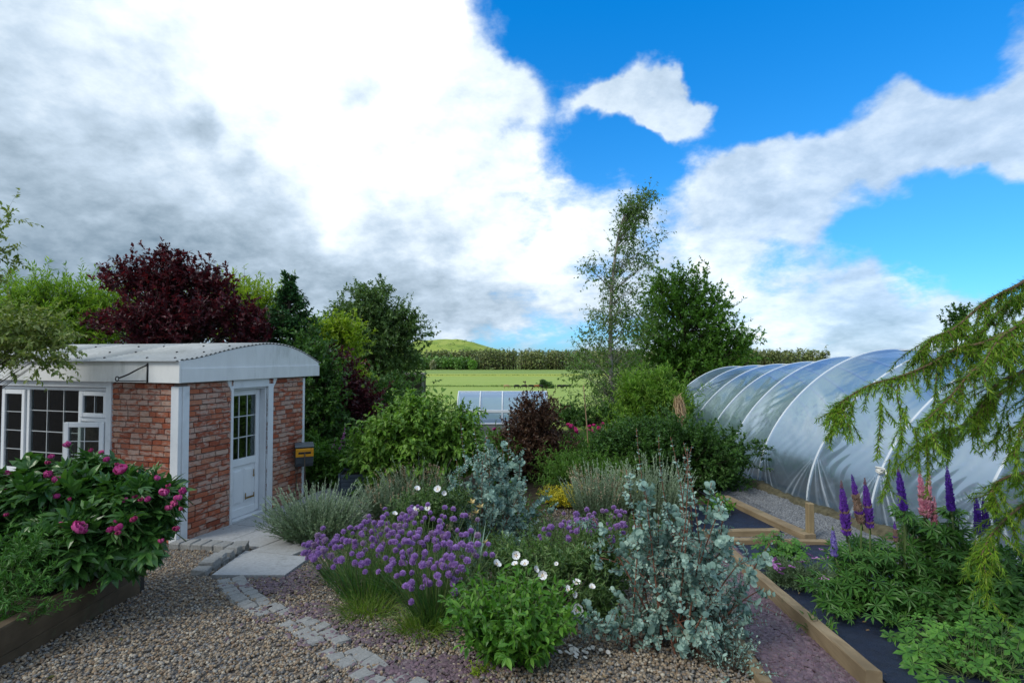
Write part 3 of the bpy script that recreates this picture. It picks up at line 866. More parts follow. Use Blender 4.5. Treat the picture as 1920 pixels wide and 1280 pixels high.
M_greygrav = lines_mat("grey_gravel_bed", None, 55, .015, [(0, (.07, .075, .085)), (.6, (.15, .16, .175)), (1, (.27, .27, .28))])
mb = MB(); mb.add(*pix_quad([(1335, 1006), (1362, 1006), (1640, 1290), (1440, 1290)], 20, 6, .004)); 
solo("slate_path", mb, M_slate_base, "purple slate chip path between two timber edgings", "path", kind='structure')
mb = MB(); mb.add(*world_quad([(3.2, 12.5), (5.4, 12.5), (6.2, 4.0), (4.0, 4.0)], 30, 10, .003))
solo("gravel_path", mb, M_greygrav, "grey gravel strip running beside the polytunnel", "path", kind='structure')
m, t, out = new_mat("weed_membrane")
co = obj_co(t)
wv = t.n('ShaderNodeTexWave'); wv.inputs['Scale'].default_value = 60; t.nt.links.new(co, wv.inputs[0])
mc = t.ramp(t.noise(co, 7, 5, .7), [(.3, (.006, .010, .026)), (.6, (.012, .022, .055)), (.8, (.03, .036, .055))])
t.nt.links.new(princ(t, mc, .55, t.bump(t.math('ADD', t.noise(co, 5, 4, .6), t.math('MULTIPLY', wv.outputs['Fac'], .05)), .8, .05), .4), out.inputs[0])
M_memb = m
mb = MB(); mb.add(*pix_quad([(1270, 955), (1372, 938), (1470, 1000), (1290, 1003)], 22, 16, .010))
solo("weed_membrane", mb, M_memb, "small navy weed membrane enclosed by the crossing timber and slanting board", "weed membrane")
a = gp(1372, 1022); b = gp(1560, 1022); c = np.array([b[0]+1.0, 3.0]); d_ = np.array([gp(1668, 1290)[0] + .0, 3.0])
mb = MB(); mb.add(*world_quad([a, b, c, gp(1668, 1290)], 26, 40, .012, .006, 3))
solo("weed_membrane", mb, M_memb, "long dark blue weed membrane under the lupins", "weed membrane")

def timber(p0, p1, wd, ht, mat, label, name="timber_edging", side=0.0, cat="timber", lift=0.0, group=None, rseed=0):
    """a beam lying on the ground from p0 to p1 (its left foot edge), following the slope"""
    p0 = np.array(p0[:2], float); p1 = np.array(p1[:2], float)
    L = np.linalg.norm(p1 - p0); yv = (p1 - p0) / L; xv = np.array([yv[1], -yv[0]])
    loc = np.array([*(p0 + xv*wd/2), H(*p0)])
    o = bpy.data.objects.new(name, None); 
    n = max(3, int(L/.12)); mb = MB(); rg = np.random.default_rng(rseed + 7)
    us = np.linspace(0, L, n); c = .006
    sec = [(-wd/2, 0), (wd/2, 0), (wd/2, ht-c), (wd/2-c, ht), (-wd/2+c, ht), (-wd/2, ht-c)]
    vs = []
    for uu in us:
        q = p0 + xv*wd/2 + yv*uu; z = float(H(*q)) + lift
        for (sx, sz) in sec:
            vs.append((sx + rg.normal(0, .0012), uu, z - loc[2] + sz + (rg.normal(0, .0012) if sz > 0 else -.03)))
    k = len(sec); fs = [tuple(range(k)), tuple(range((n-1)*k, n*k))[::-1]]
    for i_ in range(n-1):
        for j in range(k): fs.append((i_*k+j, (i_)*k+(j+1) % k, (i_+1)*k+(j+1) % k, (i_+1)*k+j)[::-1])
    mb.add(vs, fs, 0, False)
    ob = bpy.data.objects.new(name, mb.mesh(name, [mat])); COL.objects.link(ob)
    ob.location = tuple(loc); ob.rotation_euler = (0, 0, math.atan2(-yv[0], yv[1]))
    return tag(ob, label, cat, group)
timber(gp(1352, 1022), gp(1655, 1300), .095, .125, M_timber, "long square timber between the purple slate path and the weed membrane", rseed=1)
timber(gp(1325, 1110), gp(1450, 1300), .075, .06, M_timber, "thin low timber along the near side of the purple slate path", rseed=2)
timber(gp(1462, 1003), gp(1318, 1006), .11, .07, M_timber, "pale timber crossing at the head of the purple slate path", rseed=3)
timber(gp(1556, 1024), gp(1368, 1021), .09, .065, M_timber, "timber at the foot of the short wooden post", rseed=4)
timber(gp(1366, 938), gp(1530, 1014), .17, .09, M_timber, "wide slanting timber board along the grey gravel strip", rseed=5)
b = gp(1519, 1010); mb = MB(); mb.bev((b[0], b[1], b[2] + .21), (.085, .085, .56), .008)
solo("wooden_post", mb, M_postwood, "short square wooden post standing at the corner of two timbers", "post", loc=(b[0], b[1], b[2]))

# granite paving beside the cabin
M_gran = plain("sawn_granite", (.36, .37, .38), .75, .16, 30, .25, stain=(.24, .245, .24))
mb = MB(); rg = np.random.default_rng(8)
def slab(x0, x1, y0, y1, z=.0):
    g = .006
    P = [cab_w((x, y, 0)) for x, y in ((x0+g, y0+g), (x1-g, y0+g), (x1-g, y1-g), (x0+g, y1-g))]
    dz = rg.normal(0, .002)
    top = [(p[0], p[1], float(H(p[0], p[1])) + .03 + dz) for p in P]; bot = [(p[0], p[1], float(H(p[0], p[1])) - .05) for p in P]
    mb.add(top + bot, [(0,1,2,3), (0,4,5,1), (1,5,6,2), (2,6,7,3), (3,7,4,0)], 0, False)
for (x0, x1) in ((.03, .62), (.62, 1.22), (1.22, 1.85)):
    y = .12 if x0 < 1.2 else -.05
    while y < HW + 2.2:
        ln = (.9, .6, .75)[int(rg.integers(3))]; slab(x0, x1, y, y + ln); y += ln
P = [cab_w((x, y, 0)) for x, y in ((1.62, -1.0), (2.36, -.78), (2.12, -.065), (1.17, -.065))]
mb.add([(p[0], p[1], float(H(p[0], p[1])) + .03) for p in P] + [(p[0], p[1], float(H(p[0], p[1])) - .05) for p in P], [(0,1,2,3), (0,4,5,1), (1,5,6,2), (2,6,7,3), (3,7,4,0)], 0, False)
solo("paved_path", mb, M_gran, "pale grey granite slab path beside the cabin door", "path", kind='structure')
M_sett = plain("rough_granite", (.27, .272, .265), .85, .22, 40, .6, stain=(.20, .20, .185))
SETT_BOXES = []
def sett(p, yaw, size, label, group, lift=0.0, tilt=0.0):
    rg = np.random.default_rng(int(abs(p[0]*977 + p[1]*131)*10) % 99991)
    mb = MB(); mb.bev((0, 0, size[2]/2 - .04), size, .012)
    mb.V[-1] = mb.V[-1] + rg.normal(0, .005, mb.V[-1].shape)
    ob = bpy.data.objects.new("granite_sett", mb.mesh("granite_sett", [M_sett])); COL.objects.link(ob)
    ob.location = (p[0], p[1], float(H(p[0], p[1])) + lift); ob.rotation_euler = (tilt, 0, yaw)
    SETT_BOXES.append((p[0], p[1]))
    return tag(ob, label, "granite sett", group)
pts = [gp(*q) for q in ((432, 1088), (452, 1112), (485, 1136), (530, 1158))] 
pts2 = [gp(*q) for q in ((548, 1166), (585, 1184), (615, 1206), (650, 1232), (690, 1256), (740, 1282), (800, 1312))]
def sett_run(pts, lab, grp, seed):
    rg = np.random.default_rng(seed)
    P = poly(np.array(pts), 200); s = np.concatenate([[0], np.cumsum(np.linalg.norm(np.diff(P, axis=0), axis=1))])
    step = .122; k = 0
    for q in np.arange(.05, s[-1], step):
        i_ = np.searchsorted(s, q); i_ = min(i_, len(P)-2); tg = nrm(P[i_+1] - P[i_-1] if i_ else P[1]-P[0]); nm = np.array([tg[1], -tg[0], 0])
        yaw = math.atan2(tg[1], tg[0]) + rg.normal(0, .06)
        for sg in ((-1, 1)):
            if rg.random() < .06: continue
            c = P[i_] + nm*sg*.072 + rg.normal(0, .006, 3)
            sett(c, yaw, (.108, .128 + rg.uniform(-.015, .01), .10), lab, grp, lift=-.040 + rg.uniform(-.014, .008), tilt=rg.normal(0, .02))
sett_run(pts, "grey granite sett in the curved edging below the paved path", "granite setts of the curve nearest the paving", 1)
sett_run(pts2, "grey granite sett in the curved edging before the chives", "granite setts of the curve nearest the chives", 2)
# raised kerb of split granite beside the slabs
k0 = cab_w((1.02, .08, 0)); k1 = cab_w((1.44, -1.02, 0))
for lev in (0, 1):
    n_ = 6
    for k in range(n_):
        u = (k + .5 + .15*lev) / n_; q = k0 + (k1 - k0)*u
        if lev == 1 and k == n_-1: continue
        sett(q, math.atan2((k1-k0)[1], (k1-k0)[0]) + .07*math.sin(k*3+lev), (.150 + .02*math.sin(k*5+lev), .16, .085), "split granite block of the low stepped kerb beside the slabs", "granite blocks of the stepped kerb", lift=.022 + lev*.052)
k0 = cab_w((.06, -.10, 0)); k1 = cab_w((.86, .0, 0))
for k in range(5):
    q = k0 + (k1 - k0)*(k + .5)/5
    sett(q, ang + .1, (.155, .20, .09), "flat granite block laid along the foot of the cabin corner", "granite blocks at the cabin corner", lift=.03)

# raised bed of old sleepers
ca = gp(262, 1112); cb = gp(-60, 1285)
BED = thing("raised_bed", (ca[0], ca[1], H(ca[0], ca[1])), "old brown sleeper raised bed holding the peonies", "raised bed")
yv = nrm((cb - ca)[None, :2])[0]; xv = np.array([-abs(yv[1]), yv[0] if yv[1] > 0 else -yv[0]]); xv = np.array([yv[1], -yv[0]]); 
if xv[0] > 0: xv = -xv
LB = float(np.linalg.norm((cb-ca)[:2])) + 1.2
zb = float(H(ca[0], ca[1])) - .03; 
def bed_board(p0, dirv, L, z, h=.185, th=.10, seed=0, wide=None):
    nv = np.array([-dirv[1], dirv[0]])
    rg = np.random.default_rng(seed); n_ = int(L/.15)+2; mb = MB(); vs = []
    for uu in np.linspace(0, L, n_):
        q = p0 + dirv*uu; zz_ = z + float(H(*q)) * .55
        sec = [(-th/2, 0), (th/2, 0), (th/2, h-.01), (th/2-.01, h), (-th/2+.01, h), (-th/2, h-.01)]
        for sx, sz in sec: vs.append((*(q + nv*sx + rg.normal(0, .0015, 2)), zz_ + sz + rg.normal(0, .002)))
    k = 6; fs = [tuple(range(k))[::-1], tuple(range((n_-1)*k, n_*k))]
    for i_ in range(n_-1):
        for j in range(k): fs.append((i_*k+j, i_*k+(j+1) % k, (i_+1)*k+(j+1) % k, (i_+1)*k+j))
    mb.add(vs, fs, 0, False); return mb
zb0 = float(H(ca[0], ca[1])) * .45 - .02
M_sleeperx = M_sleeper
for lev in (0, 1):
    part("sleeper", bed_board(ca[:2] + xv*.05, yv, LB, zb0 + lev*.19, seed=lev), M_sleeper, BED)
    part("sleeper", bed_board(ca[:2] + xv*.12 - yv*.0 + yv*.05, xv, 1.8, zb0 + lev*.19, seed=lev+5), M_sleeperx, BED)
mb = MB(); q = ca[:2] + xv*.055 + yv*(-.055); mb.bev((q[0], q[1], zb0 + float(H(*q))*.55 + .13), (.09, .09, .42), .006, 0, np.array([[yv[1], yv[0], 0], [-yv[0], yv[1], 0], [0, 0, 1]]))
part("corner_post", mb, plain("black_bitumen_post", (.03, .026, .022), .8, .3), BED)
mb = MB(); c4 = [ca[:2] + xv*.1 + yv*.1, ca[:2] + xv*.1 + yv*LB, ca[:2] + xv*1.8 + yv*LB, ca[:2] + xv*1.8 + yv*.1]
mb.add([(p[0], p[1], zb0 + float(H(*p))*.55 + .34) for p in c4], [(0,1,2,3)]); part("soil", mb, plain("dark_soil", (.035, .026, .018), .95, .4, 20, .8), BED)

# loose stones
rng = np.random.default_rng(21)
def in_poly(x, y, P):
    P = np.asarray(P)[:, :2]; ins = np.zeros(len(x), bool); j = len(P)-1
    for i_ in range(len(P)):
        xi, yi = P[i_]; xj, yj = P[j]
        ins ^= ((yi > y) != (yj > y)) & (x < (xj-xi)*(y-yi)/(yj-yi+1e-12) + xi); j = i_
    return ins
def stones(x, y, size, flat, rg, mb, squash=(.55, .8), chip=False):
    N = len(x); z = H(x, y)
    yaw = rg.uniform(0, 2*np.pi, N); tl = rg.normal(0, .30, (N, 2))
    Zv = nrm(np.stack([tl[:, 0], tl[:, 1], np.ones(N)], 1)); X_ = np.stack([np.cos(yaw), np.sin(yaw), np.zeros(N)], 1)
    X_ = nrm(X_ - Zv*np.sum(X_*Zv, 1, keepdims=True)); D_ = np.cross(Zv, X_)
    S = np.stack([size*rg.uniform(.8, 1.25, N), size*rg.uniform(.6, 1.0, N), size*rg.uniform(*squash, N)], 1)/2
    P = np.stack([x, y, z + S[:, 2]*rg.uniform(.0, .9, N)], 1)
    inst(mb, ICO_V, ICO_F, P, X_, D_, Zv, S, 0, not chip)
M_pebble = islmat("river_gravel", [(.15, .11, .07), (.30, .22, .14), (.15, .15, .155), (.23, .17, .11), (.37, .30, .215), (.10, .092, .083), (.19, .19, .19), (.45, .40, .32), (.18, .115, .072), (.27, .205, .14)], .7, .25, 90, .35)
M_chip = islmat("purple_slate_chip", [(.10, .062, .082), (.155, .098, .125), (.12, .085, .10), (.19, .13, .155), (.085, .055, .068), (.15, .12, .13)], .6, .3, 60, .4)
M_greychip = islmat("grey_gravel_stone", [(.11, .12, .135), (.18, .19, .205), (.25, .26, .27), (.14, .145, .155)], .75, .2, 90, .3)
slabpoly = [cab_w(p) for p in ((.0, .1, 0), (1.15, .1, 0), (1.17, -.07, 0), (1.60, -1.02, 0), (2.38, -.79, 0), (2.13, -.05, 0), (1.86, -.02, 0), (1.86, 6, 0), (0, 6, 0))]
cabpoly = [cab_w(p) for p in ((-8, 0, 0), (0, 0, 0), (0, 5, 0), (-8, 5, 0))]
pathpoly = [gp(1330, 1004), gp(1362, 1004), gp(1668, 1300), gp(1448, 1300)]
bedpoly = [ca[:2] - yv*.0 + xv*-.0, ca[:2] + yv*6, ca[:2] + yv*6 + xv*4, ca[:2] + xv*4]
N = 112000
y = 1.9 + (8.8-1.9)*rng.random(N)**1.15; x = rng.uniform(-1.0, .62, N) * (y*1.02 + .5)
keep = ~in_poly(x, y, slabpoly) & ~in_poly(x, y, cabpoly) & ~in_poly(x, y, bedpoly) & (x < np.interp(y, [2.9, 5.0, 8.8], [1.55, 1.9, 1.6]))
keep &= ~in_poly(x, y, pathpoly)
# thinner under the planted bed
x, y = x[keep], y[keep]
SB = np.array(SETT_BOXES); near = np.zeros(len(x), bool)
for sx, sy in SB: near |= (x-sx)**2 + (y-sy)**2 < .046**2
u_ = rng.random(len(x)); x, y = x[~near], y[~near]
print("pebbles", len(x))
mb = MB(); stones(x, y, rng.uniform(.015, .032, len(x)), True, rng, mb)
solo("gravel", mb, M_pebble, "tan and grey rounded gravel over the near ground", "gravel", kind='stuff')
# purple chips: path, and spilt round the chives
N = 19000
u = rng.random(N); v = rng.random(N)
Pq = [gp(1335, 1004), gp(1360, 1004), gp(1662, 1300), gp(1444, 1300)]
A_ = (1-u)[:, None]*Pq[0][:2] + u[:, None]*Pq[3][:2]; B_ = (1-u)[:, None]*Pq[1][:2] + u[:, None]*Pq[2][:2]
XY = A_*(1-v)[:, None] + B_*v[:, None]
for (px, py, sx, sy, n_) in ((520, 1100, .20, .16, 420), (600, 1150, .25, .14, 300), (790, 1262, .20, .10, 560), (690, 1195, .3, .12, 300), (860, 1250, .2, .1, 140), (560, 1075, .25, .15, 240)):
    c = gp(px, py); XY = np.concatenate([XY, c[:2] + rng.normal(0, 1, (n_, 2))*[sx, sy]])
mb = MB(); stones(XY[:, 0], XY[:, 1], rng.uniform(.026, .055, len(XY)), True, rng, mb, (.16, .4), True)
mb.V = [v_ + np.array([0, 0, .006]) for v_ in mb.V]
solo("slate_chippings", mb, M_chip, "flat purple slate chips on the timber edged path", "slate chippings", kind='stuff')
N = 9000
u = rng.random(N); v = rng.random(N); c1, c2, c3, c4_ = gp(1372, 918), gp(1405, 900), gp(1650, 1010), gp(1560, 1020)
XY = ((1-u)*(1-v))[:, None]*c1[:2] + ((1-u)*v)[:, None]*c2[:2] + (u*v)[:, None]*c3[:2] + (u*(1-v))[:, None]*c4_[:2]
mb = MB(); stones(XY[:, 0], XY[:, 1], rng.uniform(.015, .03, N), True, rng, mb)
solo("grey_gravel", mb, M_greychip, "small grey stones on the strip by the polytunnel", "gravel", kind='stuff')

# leaf litter, petals and twigs
N = 420; y = rng.uniform(3.2, 8, N); x = rng.uniform(-.9, .75, N)*y
k = ~in_poly(x, y, cabpoly) & ~in_poly(x, y, bedpoly); x, y = x[k], y[k]
mb = MB(); P = np.stack([x, y, H(x, y) + .024], 1); D = nrm(np.stack([rng.normal(0, 1, len(x)), rng.normal(0, 1, len(x)), rng.normal(0, .25, len(x))], 1)); X_, D, Z_ = frames(D, rng)
inst(mb, LEAF_M[0], LEAF_M[1], P, X_, D, Z_, rng.uniform(.015, .05, len(x)))
c = gp(1092, 1226); n_ = 26; P = c + rng.normal(0, 1, (n_, 3))*[.07, .05, 0]; P[:, 2] = H(P[:, 0], P[:, 1]) + .025
D = nrm(np.stack([rng.normal(0, 1, n_), rng.normal(0, 1, n_), rng.normal(0, .3, n_)], 1)); X_, D, Z_ = frames(D, rng); inst(mb, LEAF_R[0], LEAF_R[1], P, X_, D, Z_, .035, 1)
solo("leaf_litter", mb, [islmat("dead_leaf", [(.10, .06, .03), (.17, .11, .055), (.08, .05, .03), (.20, .15, .07), (.09, .10, .03)], .8), plain("fallen_petal", (.68, .64, .58), .7, .1)], "scattered dead leaves and pale fallen petals on the gravel", "leaf litter", kind='stuff')

# ------------------------------------------------------------------ polytunnel
HD = np.array([3.4, 4.9, 6.4, 7.9, 9.1, 10.5, 12.0, 13.5, 15.0, 16.5, 18.0])
HXB = np.interp(HD, [3, 7.9, 9.1, 10.5, 12, 18], [6.1, 5.24, 4.98, 4.80, 4.80, 4.80])
HZO = np.interp(HD, [3, 10.5, 12, 13.5, 15, 16.5, 18], [0, 0, -.15, -.28, -.36, -.42, -.48]) + np.where(HD < 7.5, H(6, HD), 0)
TW, TH = 2.75, 2.70
TUN = thing("polytunnel", (5.0, 9.0, 0), "long clear plastic polytunnel with white hoops on the garden's right", "polytunnel")
def hoop_pt(d, th, lift=0.0):
    xb = np.interp(d, HD, HXB); zo = np.interp(d, HD, HZO)
    c, s = np.cos(th), np.sin(th)
    s_ = np.where(s > 0, s, s); fl = 1 - .035*np.sin(2*th)**2
    return np.stack([xb + TW - (TW*fl + lift)*c, d + 0*c, zo - .05 + (TH*fl + lift)*s_], -1)
NTH = 340; NB = 84
th = np.linspace(0, math.pi, NTH)
Vs, fold = [], []
rg = np.random.default_rng(17)
cols_d = []; bay = []; uu_ = []
for b_ in range(len(HD)-1):
    f = np.linspace(0, 1, NB, endpoint=False)
    cols_d += list(HD[b_] + (HD[b_+1]-HD[b_])*f); bay += [b_]*NB; uu_ += list(f)
cols_d.append(HD[-1]); bay.append(len(HD)-2); uu_.append(1.0)
cols_d = np.array(cols_d); bay = np.array(bay); uu_ = np.array(uu_)
D2, T2 = np.meshgrid(cols_d, th, indexing='ij'); U2 = uu_[:, None] + 0*T2; B2 = bay[:, None] + 0*T2.astype(int)
P = hoop_pt(D2, T2)
Nrm = nrm(np.stack([-np.cos(T2), 0*T2, np.sin(T2)], -1))
BW = np.diff(HD)[B2]
sag = -.10*np.sin(np.pi*U2)**1.0 * np.clip(np.sin(T2), .15, 1) * np.where(B2 < 2, .9, 1.0)
ridge = 0*sag; fo = 0*sag
T0 = .36
Tl = np.minimum(T2, np.pi - T2)
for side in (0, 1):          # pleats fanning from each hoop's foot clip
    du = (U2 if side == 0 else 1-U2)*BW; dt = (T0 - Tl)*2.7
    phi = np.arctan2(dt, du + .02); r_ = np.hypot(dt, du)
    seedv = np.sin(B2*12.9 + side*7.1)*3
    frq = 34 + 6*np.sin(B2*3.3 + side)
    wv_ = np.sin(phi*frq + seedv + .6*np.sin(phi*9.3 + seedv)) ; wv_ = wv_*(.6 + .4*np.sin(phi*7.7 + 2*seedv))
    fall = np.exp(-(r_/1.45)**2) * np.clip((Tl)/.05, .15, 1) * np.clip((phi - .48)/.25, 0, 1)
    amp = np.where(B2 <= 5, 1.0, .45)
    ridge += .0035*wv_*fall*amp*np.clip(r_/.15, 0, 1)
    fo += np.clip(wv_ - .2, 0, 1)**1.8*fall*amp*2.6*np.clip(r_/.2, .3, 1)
# slack folds running along the upper, farther bays
sl = np.where(B2 >= 4, 1.0, .14)
n1 = np.sin(T2*38 + 7*np.sin(U2*3 + B2*2.1) + B2*5) * np.sin(np.pi*U2)
n2 = np.sin(T2*19 - 5*U2 + 2*np.sin(U2*6 + B2) + B2*1.7)
env = np.exp(-((Tl-.85)/.42)**2)
ridge += sl*env*(.013*n1*(.4+.6*np.clip(n2, 0, 1)) + .012*n2)*np.sin(np.pi*U2)
ridge += .0012*np.sin(D2*31 + T2*11 + 3*np.sin(T2*17))*np.sin(np.pi*U2)
P = P + Nrm*(sag + ridge)[..., None]
nD = len(cols_d)
i = np.arange(nD-1)[:, None]*NTH + np.arange(NTH-1)[None]
mb = MB(); mb.add(P.reshape(-1, 3), np.stack([i, i+NTH, i+NTH+1, i+1], -1).reshape(-1, 4))
m, t, out = new_mat("tunnel_film")
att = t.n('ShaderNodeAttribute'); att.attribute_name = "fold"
co = obj_co(t)
tp = t.n('ShaderNodeBsdfTransparent'); tp.inputs[0].default_value = (.86, .91, .95, 1)
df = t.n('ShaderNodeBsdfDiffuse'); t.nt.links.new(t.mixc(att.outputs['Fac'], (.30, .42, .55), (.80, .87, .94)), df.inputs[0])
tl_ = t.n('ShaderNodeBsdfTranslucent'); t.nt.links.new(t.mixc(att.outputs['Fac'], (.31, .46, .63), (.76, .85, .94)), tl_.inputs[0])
gl = t.n('ShaderNodeBsdfGlossy'); gl.inputs['Roughness'].default_value = .28; gl.inputs[0].default_value = (.70, .84, 1, 1)
nz = t.noise(co, 1.6, 4, .6)
mx1 = t.n('ShaderNodeMixShader'); mx1.inputs[0].default_value = .55
t.nt.links.new(df.outputs[0], mx1.inputs[1]); t.nt.links.new(tl_.outputs[0], mx1.inputs[2])
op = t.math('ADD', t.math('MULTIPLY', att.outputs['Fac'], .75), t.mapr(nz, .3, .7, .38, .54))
mx2 = t.n('ShaderNodeMixShader'); t.nt.links.new(op, mx2.inputs[0]); t.nt.links.new(tp.outputs[0], mx2.inputs[1]); t.nt.links.new(mx1.outputs[0], mx2.inputs[2])
fr = t.n('ShaderNodeFresnel'); fr.inputs[0].default_value = 1.42
mx3 = t.n('ShaderNodeMixShader'); t.nt.links.new(t.math('MULTIPLY', fr.outputs[0], .42), mx3.inputs[0]); t.nt.links.new(mx2.outputs[0], mx3.inputs[1]); t.nt.links.new(gl.outputs[0], mx3.inputs[2])
t.nt.links.new(mx3.outputs[0], out.inputs[0]); M_film = m
part("cover", mb, M_film, TUN, attr=("fold", np.clip(fo, 0, 1).ravel()))
# end walls of film with a door frame at the far end
mb = MB()
for d_ in (HD[-1],):
    a_ = hoop_pt(np.full(60, d_), np.linspace(0, math.pi, 60), -.02); c = np.array([[a_[:, 0].mean(), d_, float(np.interp(d_, HD, HZO))]])
    mb.add(np.concatenate([a_, c]), [(k, k+1, 60) for k in range(59)])
part("end_sheet", mb, M_film, TUN, attr=("fold", np.zeros(61)))
M_tube = plain("white_hoop_tape", (.58, .64, .70), .4, .06, 12)
for k, d_ in enumerate(HD):
    mb = MB(); tubes(mb, hoop_pt(np.full(70, d_), np.linspace(-.02, math.pi+.02, 70), -.022)[None], .030, 8)
    part("hoop", mb, M_tube, TUN)
mb = MB()
for d_ in HD[3:4]:
    q = hoop_pt(np.array([d_]), np.array([.335]), .03)[0]
    for j in range(5):
        rg2 = np.random.default_rng(j); th_ = np.linspace(0, 2*np.pi, 14)
        tubes(mb, (q + np.stack([.035*np.cos(th_) + rg2.normal(0, .006), .05*np.sin(th_)-.01, .016*(j-2) + .012*np.sin(th_+j)], -1))[None], .011, 5)
    tubes(mb, poly([q + [-.04, .0, 0], q + [-.02, -.1, -.02], q + [-.03, -.16, .05]], 8)[None], .012, 5)
    tubes(mb, poly([q + [-.04, .0, 0], q + [.0, -.12, .03], q + [-.03, -.2, -.03]], 8)[None], .01, 5)
part("tie", mb, plain("white_rag_tie", (.72, .72, .68), .8, .1), TUN)
mb = MB(); P_ = hoop_pt(np.linspace(HD[0], HD[-1], 40), np.full(40, .0)); tubes(mb, (P_ + [[-.01, 0, .06]])[None], .03, 6)
tubes(mb, hoop_pt(np.linspace(HD[0], HD[-1], 40), np.full(40, math.pi/2), -.03)[None], .02, 6)
part("rail", mb, M_tube, TUN)
rg = np.random.default_rng(44); n = 9000
dd_ = rg.uniform(HD[1], HD[-1]-.3, n); cl = .5 + .5*np.sin(dd_*5.1); row = rg.integers(0, 2, n)
P_ = np.stack([np.interp(dd_, HD, HXB) + np.where(row, 1.35, 4.0) + rg.normal(0, .24, n), dd_, np.interp(dd_, HD, HZO) + .15 + rg.random(n)*(.55 + .8*cl)], 1)
D_ = nrm(rg.normal(0, .7, (n, 3)) + [0, 0, .3]); X_, D_, Z_ = frames(D_, rg); mb = MB(); inst(mb, LEAF_M[0], LEAF_M[1], P_, X_, D_, Z_, rg.uniform(.07, .15, n))
solo("tunnel_crop", mb, leafmat("tunnel_crop_leaf", [(.03, .08, .02), (.05, .11, .03)], .3), "dim green growth seen through the polytunnel film", "crop", kind='stuff')
# earth floor inside, weedy earth bank along the foot of the cover
mb = MB(); xs_ = np.array([.15, 1.2, 2.75, 4.3, 5.35]); 
dd = np.linspace(HD[0], HD[-1], 30); VV = np.stack([np.interp(dd, HD, HXB)[:, None] + xs_[None], np.repeat(dd[:, None], 5, 1), np.interp(dd, HD, HZO)[:, None] + .12 + 0*xs_[None]], -1)
i = np.arange(29)[:, None]*5 + np.arange(4)[None]; mb.add(VV.reshape(-1, 3), np.stack([i, i+1, i+6, i+5], -1).reshape(-1, 4))
part("earth_floor", mb, plain("tunnel_earth", (.16, .105, .075), .95, .3, 3), TUN)
mb = MB(); rg = np.random.default_rng(4); ddn = 90; dd = np.linspace(6.0, 12.0, ddn); na = 7
prof = [(-.26, -.02), (-.20, .045), (-.12, .085), (-.05, .10), (.02, .085), (.06, .04), (.07, -.02)]
VV = []
for k, d_ in enumerate(dd):
    s_ = .65 + .5*abs(math.sin(d_*2.3)) * abs(math.sin(d_*.9+1)) + rg.normal(0, .06)
    for (px_, pz_) in prof: VV.append((np.interp(d_, HD, HXB) - .02 + px_*s_ + rg.normal(0, .012), d_, np.interp(d_, HD, HZO) + pz_*s_ + rg.normal(0, .01)))
i = np.arange(ddn-1)[:, None]*na + np.arange(na-1)[None]; mb.add(VV, np.stack([i, i+1, i+na+1, i+na], -1).reshape(-1, 4))
solo("earth_bank", mb, plain("dry_earth_and_moss", (.095, .085, .05), .95, .45, 14, .9), "low mossy earth ridge covering the film's foot", "earth bank", kind='structure')
# ------------------------------------------------------------------ plants
def E(px, py, rx, ry, d, n, deep=None):
    """ellipsoid of foliage whose outline is seen around (px, py) at distance d: centre, radii, number of clumps"""
    c = at(px, py, d); r = np.array([rx*d/F, (rx if deep is None else deep)*d/F, ry*d/F])
    return (c, r, n)
def clumps(rng, ells, shell=.45, rough=.22):
    C, O = [], []
    for (c, r, n) in ells:
        v = nrm(rng.normal(0, 1, (n, 3)))
        q = shell + (1-shell)*rng.random(n)**.7
        q = q*(1 + rough*rng.normal(0, 1, n)*.6)
        C.append(c + v*q[:, None]*r); O.append(v*q[:, None])
    return np.concatenate(C), np.concatenate(O)
def twigs(rng, C, O, per, ln, spread, out=.7, up=.25, rnd=.7, lnvar=.35):
    N = len(C)*per
    c = np.repeat(C, per, 0); o = np.repeat(O, per, 0)
    A = c + rng.normal(0, spread, (N, 3))
    d = nrm(o*out + rng.normal(0, rnd, (N, 3))*.7 + np.array([0, 0, up]))
    B = A + d*ln*(1 + rng.normal(0, lnvar, (N, 1))).clip(.3, 2)
    return A, B
def on_twigs(rng, A, B, per, splay=.9, droop=.0, t0=.1, fwd=.6):
    N = len(A)*per
    a = np.repeat(A, per, 0); b = np.repeat(B, per, 0); t = t0 + (1-t0)*rng.random((N, 1))
    ax = nrm(b - a)
    D = nrm(ax*fwd + rng.normal(0, 1, (N, 3))*splay*.6 + np.array([0, 0, -droop]))
    return a + (b - a)*t, D
def leaves(mb, rng, A, B, per, size, tmpl=LEAF_S, splay=.9, droop=0.0, var=.3, mi=0, t0=.1, fwd=.6, jit=.4, up=(0, 0, 1)):
    P, D = on_twigs(rng, A, B, per, splay, droop, t0, fwd)
    X, D, Z = frames(D, rng, up, jit)
    inst(mb, tmpl[0], tmpl[1], P, X, D, Z, size*(1 + rng.normal(0, var, len(P))).clip(.4, 1.9), mi)
def stick(mb, A, B, r0, r1, sides=3, bow=None, K=3, mi=0):
    C = (A + B)/2 if bow is None else (A + B)/2 + bow
    rad = np.linspace(0, 1, K)[None]; r0 = np.broadcast_to(r0, (len(A),))[:, None]; r1 = np.broadcast_to(r1, (len(A),))[:, None]
    tubes(mb, bez(A, C, B, K), r0 + (r1 - r0)*rad, sides, mi)
